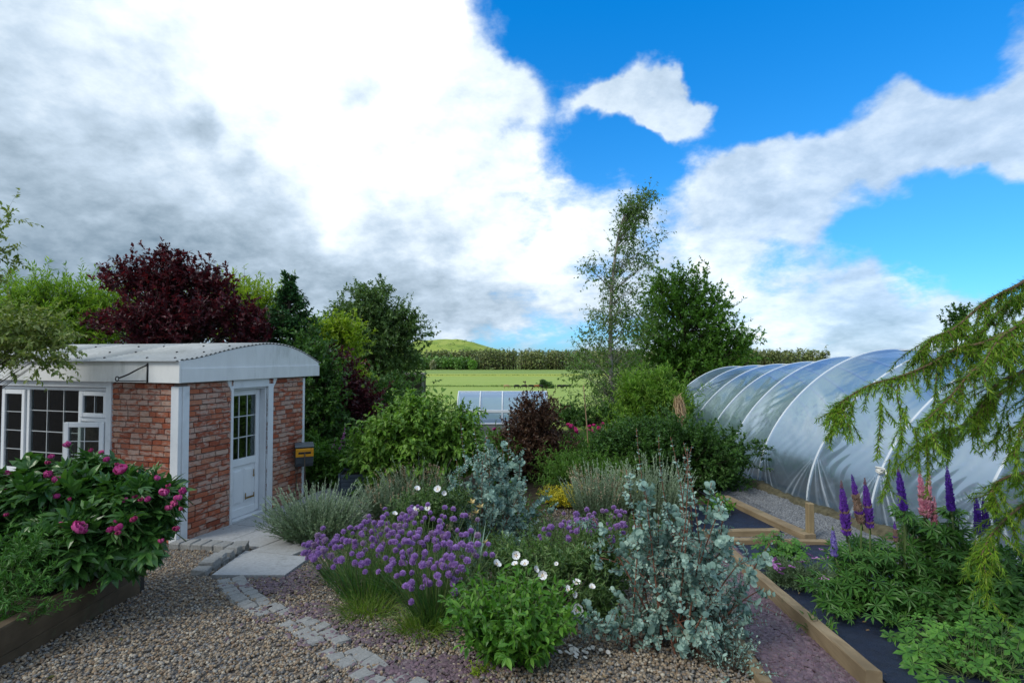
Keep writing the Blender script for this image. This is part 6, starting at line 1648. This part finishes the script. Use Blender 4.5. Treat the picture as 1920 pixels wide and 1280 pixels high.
# ------------------------------------------------------------------ weeping larch
LA = thing("weeping_larch", (4.6, 3.75, float(H(4.6, 3.75))), "weeping larch with drooping bright green needled branches at the right edge", "larch")
rng = np.random.default_rng(131)
MAIN = [([(2010, 470), (1920, 528), (1850, 565), (1790, 615), (1745, 635), (1728, 665)], (3.9, 3.7)), ([(2010, 560), (1930, 600), (1850, 640), (1790, 655), (1745, 682), (1690, 705), (1630, 722), (1580, 752), (1562, 770)], (3.8, 3.5)),
        ([(2010, 620), (1930, 640), (1880, 660), (1830, 690), (1780, 745), (1735, 790)], (3.7, 3.3)), ([(2010, 660), (1950, 690), (1900, 720), (1850, 760), (1800, 800), (1760, 810), (1715, 850)], (4.0, 3.8)),
        ([(2010, 560), (1960, 580), (1910, 610), (1870, 640), (1840, 690)], (3.5, 3.2)), ([(2010, 850), (1950, 880), (1900, 890), (1868, 905), (1858, 925)], (3.6, 3.5)), ([(2010, 900), (1950, 925), (1900, 960), (1860, 1000), (1840, 1040)], (3.7, 3.5)),
        ([(2010, 690), (1950, 740), (1920, 790), (1905, 840)], (3.4, 3.3)), ([(2010, 500), (1960, 540), (1900, 560), (1860, 600), (1820, 650)], (4.1, 3.9)), ([(2010, 760), (1960, 800), (1935, 850)], (3.9, 3.9)),
        ([(2010, 640), (1930, 690), (1870, 720), (1840, 760), (1825, 800)], (3.6, 3.5))]
mt = MB(); bp_, bd_ = [], []
tr_ = [(4.75, 3.8, H(4.75, 3.8) - .1), (4.68, 3.75, 1.6), (4.5, 3.75, 2.7), (4.35, 3.75, 3.25)]
tubes(mt, poly(tr_, 14)[None], np.linspace(.075, .03, 14)[None], 8)
HANG_A, HANG_B = [], []; NP, ND = [], []
def needles_along(path, step, out_n, ln):
    """rosettes of needles set along a twig, fanning forwards like a bottle brush"""
    step = .019; out_n = 13
    seg_ = np.linalg.norm(np.diff(path, axis=0), axis=1); s = np.concatenate([[0], np.cumsum(seg_)]); n = max(2, int(s[-1]/step)); q = np.linspace(.004, s[-1], n)
    P = np.stack([np.interp(q, s, path[:, j]) for j in range(3)], 1); ax = nrm(np.gradient(P, axis=0))
    axn = nrm(ax + rng.normal(0, .22, ax.shape))
    P = np.repeat(P, out_n, 0) + rng.normal(0, .0015, (n*out_n, 3)); ax = np.repeat(axn, out_n, 0)
    r_ = rng.normal(0, 1, P.shape); r_ = nrm(r_ - ax*np.sum(r_*ax, 1, keepdims=True))
    NP.append(P); ND.append(nrm(ax*rng.uniform(.55, 1.2, (len(P), 1)) + r_*rng.uniform(.5, .95, (len(P), 1)) + [0, 0, -.08]))
for (pts_, (da, db)) in MAIN:
    P = poly([at(x, y, da + (db-da)*k/(len(pts_)-1)) for k, (x, y) in enumerate(pts_)], 40)
    tubes(mt, P[None], np.linspace(.014, .004, 40)[None], 5)
    needles_along(P[6:], .010, 9, .03)
    L = np.linalg.norm(np.diff(P, axis=0), axis=1).sum(); nh = int(L/.020)
    for k in range(nh):
        t = rng.uniform(.08, 1.0)*39; i_ = min(int(t), 38); p = P[i_] + (P[i_+1]-P[i_])*(t-i_); tg = nrm((P[i_+1]-P[i_])[None])[0]
        ln = rng.uniform(.06, .27)*(1.15 - .45*t/39)
        side = np.array([tg[1], -tg[0], 0])*rng.normal(0, 1)
        q = p + tg*ln*rng.uniform(.1, .8) + side*ln*.5 + np.array([0, rng.normal(0, .06), -ln*rng.uniform(.25, .95)])
        c = p*.5 + q*.5 + tg*ln*.25 + side*ln*.2
        h = bez(p[None], c[None], q[None], 10)[0]
        tubes(mt, h[None], np.linspace(.0042, .0014, 10)[None], 3); needles_along(h, .0080, 8, .03)
for (x0, y0, x1, y1, d_) in ((1735, 810, 1738, 925, 3.7), (1715, 800, 1722, 880, 3.7), (1650, 745, 1643, 860, 3.5), (1582, 755, 1552, 820, 3.5), (1600, 750, 1585, 808, 3.5), (1668, 860, 1652, 935, 3.7), (1780, 770, 1776, 868, 3.6), (1768, 770, 1766, 868, 3.6), (1680, 730, 1690, 840, 3.4), (1700, 760, 1672, 890, 3.8),
                             (1870, 790, 1865, 855, 3.6), (1890, 790, 1893, 860, 3.6), (1820, 780, 1824, 800, 3.5), (1845, 1060, 1850, 1140, 3.5), (1862, 1040, 1848, 1100, 3.5), (1830, 1010, 1815, 1080, 3.6), (1858, 920, 1852, 950, 3.5), (1740, 640, 1715, 668, 3.7), (1755, 700, 1745, 790, 3.5), (1800, 720, 1790, 800, 3.4)):
    h = bez(at(x0, y0, d_)[None], (at(x0, y0, d_)*.5 + at(x1, y1, d_)*.5 + [.02, 0, 0])[None], at(x1, y1, d_)[None], 14)[0]
    tubes(mt, h[None], np.linspace(.005, .0018, 14)[None], 4); needles_along(h, .008, 9, .03)
    for k in range(5):
        p = h[int(rng.integers(1, 11))]; ln = rng.uniform(.05, .13); q = p + np.array([rng.normal(0, .5), rng.normal(0, .5), -1])*ln; g = bez(p[None], (p*.5+q*.5)[None], q[None], 6)[0]; tubes(mt, g[None], .0018, 3); needles_along(g, .0085, 7, .03)
NPp = np.concatenate(NP); NDd = np.concatenate(ND); X, D, Z = frames(NDd, rng); print("needles", len(NPp))
mb = MB(); inst(mb, NEEDLE[0]*[1.5, 1, 1], NEEDLE[1], NPp, X, D, Z, .036*(1+rng.normal(0, .22, len(NPp))).clip(.4, 1.4)); part("needles", mb, G_larch, LA)
part("branches", mt, plain("larch_bark", (.13, .085, .05), .85, .25, 12), LA)
# ------------------------------------------------------------------ small garden objects
# clear barrel-topped cold frame
d0 = 16.6; cxl, cxr = (858-960)/F*d0, (1026-960)/F*d0
CF = thing("cold_frame", ((cxl+cxr)/2, d0, 0), "clear barrel roofed cold frame standing before the meadow", "cold frame")
a = np.linspace(0, math.pi, 28); prof = np.stack([d0 + .55 - .55*np.cos(a)*1.0, .42 + .95*np.sin(a)**.72], 1)
m, t, out = new_mat("clear_polycarbonate")
tp = t.n('ShaderNodeBsdfTransparent'); tp.inputs[0].default_value = (.80, .90, .97, 1)
df = t.n('ShaderNodeBsdfDiffuse'); df.inputs[0].default_value = (.42, .62, .92, 1)
gl = t.n('ShaderNodeBsdfGlossy'); gl.inputs['Roughness'].default_value = .12
mxa = t.n('ShaderNodeMixShader'); mxa.inputs[0].default_value = .5; t.nt.links.new(tp.outputs[0], mxa.inputs[1]); t.nt.links.new(df.outputs[0], mxa.inputs[2])
fr = t.n('ShaderNodeFresnel'); fr.inputs[0].default_value = 1.5
mxb = t.n('ShaderNodeMixShader'); t.nt.links.new(t.math('ADD', fr.outputs[0], .12), mxb.inputs[0]); t.nt.links.new(mxa.outputs[0], mxb.inputs[1]); t.nt.links.new(gl.outputs[0], mxb.inputs[2]); t.nt.links.new(mxb.outputs[0], out.inputs[0]); M_poly = m
mb = MB(); xs = np.linspace(cxl, cxr, 5); V = np.stack([np.repeat(xs[:, None], 28, 1), np.repeat(prof[None, :, 0], 5, 0), np.repeat(prof[None, :, 1], 5, 0)], -1).reshape(-1, 3)
i = np.arange(4)[:, None]*28 + np.arange(27)[None]; mb.add(V, np.stack([i, i+28, i+29, i+1], -1).reshape(-1, 4)); part("cover", mb, M_poly, CF)
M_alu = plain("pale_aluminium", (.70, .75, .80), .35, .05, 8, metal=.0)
for x in np.linspace(cxl, cxr, 5):
    mb = MB(); tubes(mb, np.stack([np.full(28, x), prof[:, 0], prof[:, 1] + .006], -1)[None], .024, 6); part("rib", mb, M_alu, CF)
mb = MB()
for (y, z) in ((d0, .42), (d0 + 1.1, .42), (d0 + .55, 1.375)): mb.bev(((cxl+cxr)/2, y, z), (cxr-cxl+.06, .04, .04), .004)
mb.bev(((cxl+cxr)/2, d0 + .012, .80), (cxr-cxl+.05, .03, .085), .006)  # wide white bar added to stand for the glare across the cover
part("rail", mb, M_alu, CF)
mb = MB(); 
for y in (d0 + .01, d0 + 1.09): mb.box(((cxl+cxr)/2, y, .18), (cxr-cxl, .02, .44))
for x in (cxl + .01, cxr - .01): mb.box((x, d0 + .55, .18), (.02, 1.05, .44))
part("base_panel", mb, plain("grey_base_board", (.17, .18, .19), .7, .1, 5), CF)
# blue-grey corrugated planter
pq = gp(674, 926); PL = thing("planter", pq, "blue grey ribbed planter box between the lavenders", "planter", rotz=.12)
M_plant = plain("blue_grey_paint", (.065, .085, .115), .45, .12, 6); mb = MB(); hw, hd_, hh = .31, .26, .42
for (cx, cy, wx, wy) in ((0, -hd_, 2*hw, .0), (0, hd_, 2*hw, .0), (-hw, 0, 0, 2*hd_), (hw, 0, 0, 2*hd_)):
    for k in range(6): mb.bev((cx, cy, (.03 + k*.07)), (max(wx, .02) - (.04 if wx else 0), max(wy, .02) - (.04 if wy else 0), .060), .006)
    mb.box((cx*.985, cy*.985, .21), (max(wx-.05, .006), max(wy-.05, .006), .41))
part("side", mb, M_plant, PL, True)
mb = MB()
for sx in (-1, 1):
    for sy in (-1, 1): mb.bev((sx*hw, sy*hd_, .215), (.035, .035, .44), .004)
part("corner_post", mb, M_plant, PL, True)
mb = MB(); mb.box((0, 0, .37), (2*hw-.03, 2*hd_-.03, .01)); part("soil", mb, plain("planter_soil", (.03, .024, .018), .95, .4, 20), PL, True)
# bamboo cane
ms = MB(); b = gp(1107, 908); tubes(ms, poly([b - [0, 0, .1], (b + at(1094, 722, b[1] + .1))/2 + [.01, 0, 0], at(1094, 722, b[1] + .1)], 12)[None], np.linspace(.014, .009, 12)[None], 6)
solo("garden_cane", ms, plain("bamboo_cane", (.26, .17, .10), .7, .3, 9, stretch=(1, 1, .3)), "tall leaning bamboo cane in the border", "cane")
# dry bundle in the willow
rg = np.random.default_rng(9); c = at(1272, 765, 13.6); n = 260; P = c + rg.normal(0, 1, (n, 3))*[.05, .05, .10]
mb = MB(); blades(mb, rg, P + [0, 0, .12], nrm(np.stack([rg.normal(.2, .2, n), rg.normal(-.3, .25, n), np.full(n, -1.)], 1)), rg.uniform(.2, .48, n), np.full(n, .014), rg.uniform(0, .15, n))
blades(mb, rg, P + [0, 0, .1], nrm(np.stack([rg.normal(-.1, .35, n), rg.normal(-.2, .25, n), np.full(n, 1.)], 1)), rg.uniform(.06, .16, n), np.full(n, .012), rg.uniform(0, .5, n))
solo("dry_stem_bundle", mb, leafmat("dry_straw", [(.22, .15, .10), (.32, .24, .16), (.15, .10, .07)], .15, .8, .1), "hanging bundle of dry straw coloured stems in the willow clump", "dry stems")
# pink peonies at the back of the border
PB2 = grow("pink_peony_plant", "far peony plant with bright magenta flowers right of the bronze bush", "peony", base_at(1105, 12.2), [E(1105, 835, 42, 28, 12.2, 22), E(1075, 840, 24, 26, 12.2, 10)], G_dark, .09, LEAF_L, 8, 9, .2, .1, 141, stem='stems', crown='foliage', limb_r=.006, up=.6, bark=M_stem)
rg = np.random.default_rng(2); SA = []
for (px, py, s) in ((1070, 803, 1.2), (1076, 808, 1), (1066, 799, .9), (1071, 826, 1), (1107, 802, .9), (1107, 811, 1), (1121, 807, 1.2), (1133, 797, .9), (1113, 799, .7)):
    q = at(px, py, 12.0); place("flower", MAG[int(rg.integers(2))], PB2, q, (rg.normal(.5, .3), rg.normal(0, .3), rg.uniform(0, 6)), .095*s); SA.append(q)
for q in SA:
    ms = MB(); stick(ms, np.array([q*[1, 1, 0] + [0, .1, .2]]), np.array([q]), .006, .005, 4); part("flower_stalk", ms, M_stem, PB2)
PB3 = grow("pink_peony_plant", "strappy green plant with two pink blooms left of the bronze bush", "peony", base_at(920, 11.6), [E(925, 860, 26, 28, 11.6, 16), E(935, 830, 22, 20, 11.6, 10)], G_mid, .16, LEAF_N, 8, 8, .25, .08, 142, stem='stems', crown='foliage', limb_r=.006, up=1.2, bark=M_stem)
for (px, py, s) in ((916, 823, .8), (916, 833, 1.0), (928, 806, .6)):
    place("flower", PEO[0], PB3, at(px, py, 11.3), (.5, 0, px), .085*s)
for q in (at(916, 833, 11.3), at(928, 806, 11.3)):
    ms = MB(); stick(ms, np.array([q*[1, 1, 0] + [0, .1, .1]]), np.array([q]), .006, .005, 4); part("flower_stalk", ms, M_stem, PB3)
# foxgloves
M_fox = islmat("foxglove_bell", [(.42, .14, .36), (.52, .22, .46), (.34, .10, .30)], .55, nscale=9, trans=.2)
for (x0, y0, x1, y1, lab) in ((648, 795, 640, 840, "taller foxglove with a tapering pink spike by the dark shrubs"), (629, 822, 621, 850, "shorter foxglove with pink bells beside the cabin corner")):
    tpq, bt = at(x0, y0, 10.8), at(x1, y1, 10.8); x = bt[0]; T = thing("foxglove", (x, 10.8, float(H(x, 10.8))), lab, "foxglove")
    ms = MB(); tubes(ms, poly([ORG[T.name], bt, tpq], 10)[None], np.linspace(.012, .004, 10)[None], 5); part("stem", ms, M_stem, T)
    n = 46; tt = rg.random(n)**1.2; P = bt + (tpq-bt)*tt[:, None]; D = nrm(np.stack([rg.normal(0, .7, n), rg.normal(-.5, .5, n), np.full(n, -.55)], 1)); X, D, Z = frames(D, rg)
    bell = (np.array([[.12*math.cos(k*1.047), 0, .12*math.sin(k*1.047)] for k in range(6)] + [[.3*math.cos(k*1.047), .7, .3*math.sin(k*1.047)] for k in range(6)] + [[.42*math.cos(k*1.047), 1, .42*math.sin(k*1.047)] for k in range(6)]),
            [(k, (k+1) % 6, 6+(k+1) % 6, 6+k) for k in range(6)] + [(6+k, 6+(k+1) % 6, 12+(k+1) % 6, 12+k) for k in range(6)])
    mb = MB(); inst(mb, bell[0], bell[1], P, X, D, Z, .06*(1.1 - tt)); part("bells", mb, M_fox, T)
    mb = MB(); nn = 40; D = ring_dirs(rg, nn, .5, 1.3); X, D, Z = frames(D, rg); inst(mb, LEAF_M[0], LEAF_M[1], np.repeat(ORG[T.name][None], nn, 0) + [0, 0, .1] + rg.normal(0, .08, (nn, 3)), X, D, Z, .22); part("leaves", mb, G_mid, T)
# fence posts at the meadow edge
for k, (px, py) in enumerate(((832, 756), (841, 755), (849, 753), (856, 751), (1036, 752), (1058, 756))):
    q = at(px, py, 26.5); g = float(H(q[0], q[1])); mb = MB(); mb.bev((0, 0, (q[2]-g)/2), (.09, .09, q[2]-g + .2), .01)
    solo("fence_post", mb, M_postwood, "weathered fence post on the meadow's near edge", "fence post", "fence posts on the meadow's near edge", loc=(q[0], q[1], g))
ms = MB(); q = at(829, 742, 26); tubes(ms, np.array([[[q[0], q[1], -.3], [q[0], q[1], .6], q]]), .018, 5); solo("thin_pole", ms, M_postwood, "thin upright pole at the meadow edge left of the cold frame", "pole")
# dark shed behind the round tree
SH = thing("garden_shed", (*base_at(764, 25), H(*base_at(764, 25))), "dark timber shed half hidden behind the round crowned tree", "shed")
x0, x1 = (738-960)/F*25, (791-960)/F*25; mb = MB(); mb.box(((x0+x1)/2, 25.6, .6), (x1-x0, 1.2, 2.0)); part("wall", mb, wood("dark_shed_wood", (.035, .03, .026), (.07, .06, .05), 'Z', .4), SH)
mb = MB(); mb.box(((x0+x1)/2 - .1, 25.6, 1.66), (x1-x0 + .2, 1.5, .07)); part("roof", mb, plain("pinkish_roof_felt", (.30, .24, .23), .8, .1), SH)
mb = MB(); mb.bev((x1 + .05, 24.97, .65), (.09, .05, 2.1), .004); part("corner_board", mb, plain("grey_board", (.22, .23, .24), .7, .1), SH)

# ------------------------------------------------------------------ far things: cows, hedgerow, woods
def cow_mesh(seed, head_down):
    mb = MB(); sp_ = lambda pts, rad, s=8: tubes(mb, poly(pts, 10)[None], np.interp(np.linspace(0, len(rad)-1, 10), np.arange(len(rad)), rad)[None], s)
    sp_([(-1.05, 0, 1.0), (-.8, 0, 1.02), (-.2, 0, .98), (.45, 0, .98), (.85, 0, 1.02)], [.18, .36, .42, .40, .27], 10)
    if head_down: sp_([(.75, 0, 1.08), (1.1, 0, .75), (1.25, 0, .45)], [.26, .18, .13]); sp_([(1.2, 0, .5), (1.32, 0, .30), (1.40, 0, .12)], [.13, .13, .08])
    else: sp_([(.75, 0, 1.08), (1.1, 0, 1.32), (1.3, 0, 1.45)], [.26, .18, .14]); sp_([(1.22, 0, 1.48), (1.45, 0, 1.40), (1.65, 0, 1.28)], [.14, .13, .08])
    for (x, y) in ((-.82, -.2), (-.82, .2), (.62, -.2), (.62, .2)):
        sp_([(x, y, .85), (x - .04, y, .45), (x + .01, y, .0)], [.15, .075, .06], 6)
    sp_([(-1.08, 0, 1.2), (-1.2, 0, .9), (-1.18, 0, .5)], [.04, .025, .04], 4)
    return mb
COW_D, COW_U = cow_mesh(1, True), cow_mesh(2, False)
M_cowb = plain("black_hide", (.010, .010, .011), .7, .3, 3); M_cowt = plain("tan_hide", (.40, .27, .14), .7, .25, 1.5); M_cowr = plain("red_brown_hide", (.24, .085, .03), .7, .25, 1.5)
cm = {}
def cow(px, py, mat, down, yaw, label, group=None):
    k = (mat.name, down)
    if k not in cm: cm[k] = (COW_D if down else COW_U).mesh("cow", [mat])
    o = bpy.data.objects.new("cow", cm[k]); COL.objects.link(o); q = at(px, py, 252); o.location = (q[0], q[1], float(H(q[0], q[1]))); o.rotation_euler = (0, 0, yaw); o.scale = (1.3,)*3; tag(o, label, "cow", group)
GRP = "black cows grazing on the meadow"
cow(950, 727, M_cowt, True, .3, "pale tan cow at the left end of the herd on the meadow")
cow(1006, 727, M_cowr, True, 2.9, "red brown cow among the black ones on the meadow")
for (px, dn, yw) in ((969, True, .5), (983, True, 3.0), (996, True, .1), (1013, True, 2.6), (1050, True, .2), (1058, True, 2.9), (1066, False, .4)):
    cow(px, 727, M_cowb, dn, yw, "black cow grazing in the herd on the meadow", GRP)
# rough field hedgerow and a bush by the herd
def leafband(name, label, cat, xs, ys, h, dp, n, mat, size, seed, kind=None, hv=.4):
    rg = np.random.default_rng(seed); t = rg.random(n); x = np.interp(t, [0, 1], xs); y = np.interp(t, [0, 1], ys) + rg.normal(0, dp, n)
    hh = h*(1 - hv/2 + hv*np.sin(x*.31+seed)*np.sin(x*.13))
    P = np.stack([x, y, H(x, y) + rg.random(n)*hh], 1); D = nrm(rg.normal(0, .6, P.shape) + [0, 0, .8]); X, D, Z = frames(D, rg)
    mb = MB(); inst(mb, LEAF_S[0], LEAF_S[1], P, X, D, Z, size*(1+rg.normal(0, .3, n)).clip(.4, 2)); return solo(name, mb, mat, label, cat, kind=kind)
G_far = leafmat("far_hedge_leaf", [(.03, .065, .018), (.05, .10, .03), (.075, .125, .04)], .15, patch=.3)
leafband("hedgerow", "low dark hedgerow crossing the meadow behind the herd", "hedgerow", (-75, 60), (278, 274), .5, .5, 5000, leafmat("meadow_hedge_leaf", [(.08, .13, .03), (.12, .17, .045)], .15), .5, 151)
leafband("hedgerow", "thin far line of hedge crossing the meadow below the wood", "hedgerow", (-130, 150), (478, 470), .6, .5, 2500, G_far, .6, 152)
grow("field_bush", "green bush standing just behind the cows", "bush", base_at(1022, 256), [E(1016, 718, 5, 6, 256, 8), E(1028, 723, 10, 4, 256, 12)], G_far, .7, LEAF_S, 12, 10, 1.2, .5, 153, stem='stems', crown='foliage', limb_r=.06)
# conifer plantation
def far_wood(name, label, xs, ys, n, hgt, wid, mat, seed, conif):
    rg = np.random.default_rng(seed); x = rg.uniform(xs[0], xs[1], n); y = ys[0] + (ys[1]-ys[0])*rg.random(n)**1.6
    z = H(x, y); h = hgt*(1+rg.normal(0, .10, n)); mb = MB(); m = 34 if conif else 60
    t = rg.random((n, m))**(.8 if conif else .6); a = rg.uniform(0, 6.28, (n, m))
    if conif: r = wid*(1-t)**.75*rg.uniform(.5, 1, (n, m)); zz = h[:, None]*(.08+.92*t)
    else: ph = np.arccos(1-2*rg.random((n, m))); rr_ = rg.uniform(.6, 1, (n, m)); r = wid*np.sin(ph)*rr_; zz = h[:, None]*(.52 - .48*np.cos(ph)*rr_)
    P = np.stack([x[:, None] + r*np.cos(a), y[:, None] + r*np.sin(a), z[:, None] + zz], -1).reshape(-1, 3)
    D = nrm(np.stack([np.cos(a), np.sin(a), np.full_like(a, -.3 if conif else .2)], -1).reshape(-1, 3) + rg.normal(0, .5, P.shape)); X, D, Z = frames(D, rg)
    inst(mb, LEAF_S[0]*[1.5, 1, 1], LEAF_S[1], P, X, D, Z, (2.6 if conif else 3.2)*(1+rg.normal(0, .3, len(P))).clip(.4, 2))
    B = np.stack([x, y, z], 1); tubes(mb, np.stack([B, B + np.stack([0*x, 0*x, h*.95], 1)], 1), np.array([[.35, .08]]), 4, 1)
    # single leading shoots
    if conif: inst(mb, LEAF_N[0], LEAF_N[1], B + np.stack([0*x, 0*x, h*.9], 1), np.tile([1., 0, 0], (n, 1)), np.tile([0., 0, 1], (n, 1)), np.tile([0., -1, 0], (n, 1)), 3.2)
    return solo(name, mb, [mat, M_bark], label, "wood", kind='stuff')
G_plan = leafmat("plantation_needle", [(.065, .095, .034), (.105, .13, .046), (.14, .145, .06), (.085, .11, .042)], .1, patch=.02)
far_wood("conifer_plantation", "long dark conifer plantation along the far side of the meadow", (-52, 420), (700, 860), 1500, 24, 3.6, G_plan, 161, True)
far_wood("conifer_plantation", "farther end of the plantation in front of the hill", (-130, -40), (780, 900), 300, 24, 3.6, G_plan, 162, True)
G_dec = leafmat("far_wood_leaf", [(.06, .125, .03), (.08, .155, .038), (.11, .175, .05)], .15, patch=.015)
far_wood("broadleaf_wood", "mixed broadleaf wood at the foot of the hill", (-190, -50), (705, 800), 150, 16, 7, G_dec, 163, False)
for (px, hh, ww, mt_, lab) in ((886, 13, 6, leafmat("lime_far_leaf", [(.08, .17, .03), (.11, .21, .04)], .2, patch=.05), "light green round tree at the plantation's left end"), (860, 15, 6, G_dec, "dark round tree at the wood's edge beside the lime green one"), (812, 12, 4, leafmat("greyish_far_leaf", [(.15, .17, .10), (.20, .20, .14)], .2, patch=.05), "pale greyish tree at the wood's left edge")):
    rg = np.random.default_rng(px); d_ = 697; x = (px-960)/F*d_; b = np.array([x, d_, float(H(x, d_))]); T = thing("field_tree", b, lab, "tree"); n = 420
    v = nrm(rg.normal(0, 1, (n, 3)))*rg.uniform(.55, 1, (n, 1)); P = b + [0, 0, hh*.52] + v*[ww, ww, hh*.47]; X, D, Z = frames(nrm(v + rg.normal(0, .5, v.shape)), rg); mb = MB(); inst(mb, LEAF_S[0]*[1.5, 1, 1], LEAF_S[1], P, X, D, Z, 2.2); part("crown", mb, mt_, T)
    ms = MB(); tubes(ms, np.array([[b, b + [0, 0, hh*.6]]]), np.array([[.5, .2]]), 5); part("trunk", ms, M_bark, T)
# scattered gorse on the hill
rg = np.random.default_rng(7); n = 60; x = rg.uniform(-420, 60, n); y = rg.uniform(1250, 1560, n); mb = MB()
hzf = lambda x, y: -22 + 54*bump2(x, y, -205, 1600, 165, 260) + 26*bump2(x, y, -330, 1600, 160, 260) + 22*bump2(x, y, -60, 1620, 140, 260) + 7*bump2(x, y, -120, 1500, 60, 100)
m_ = 26; v = nrm(rg.normal(0, 1, (n*m_, 3)))*3.0*np.repeat(rg.uniform(.5, 1.5, n), m_)[:, None]; P = np.repeat(np.stack([x, y, hzf(x, y) + 1.5], 1), m_, 0) + v*[1, 1, .7]; X, D, Z = frames(nrm(v), rg)
inst(mb, LEAF_S[0]*[1.6, 1, 1], LEAF_S[1], P, X, D, Z, 2.6); solo("hill_scrub", mb, G_dec, "scattered dark scrub bushes on the green hill", "scrub", kind='stuff')
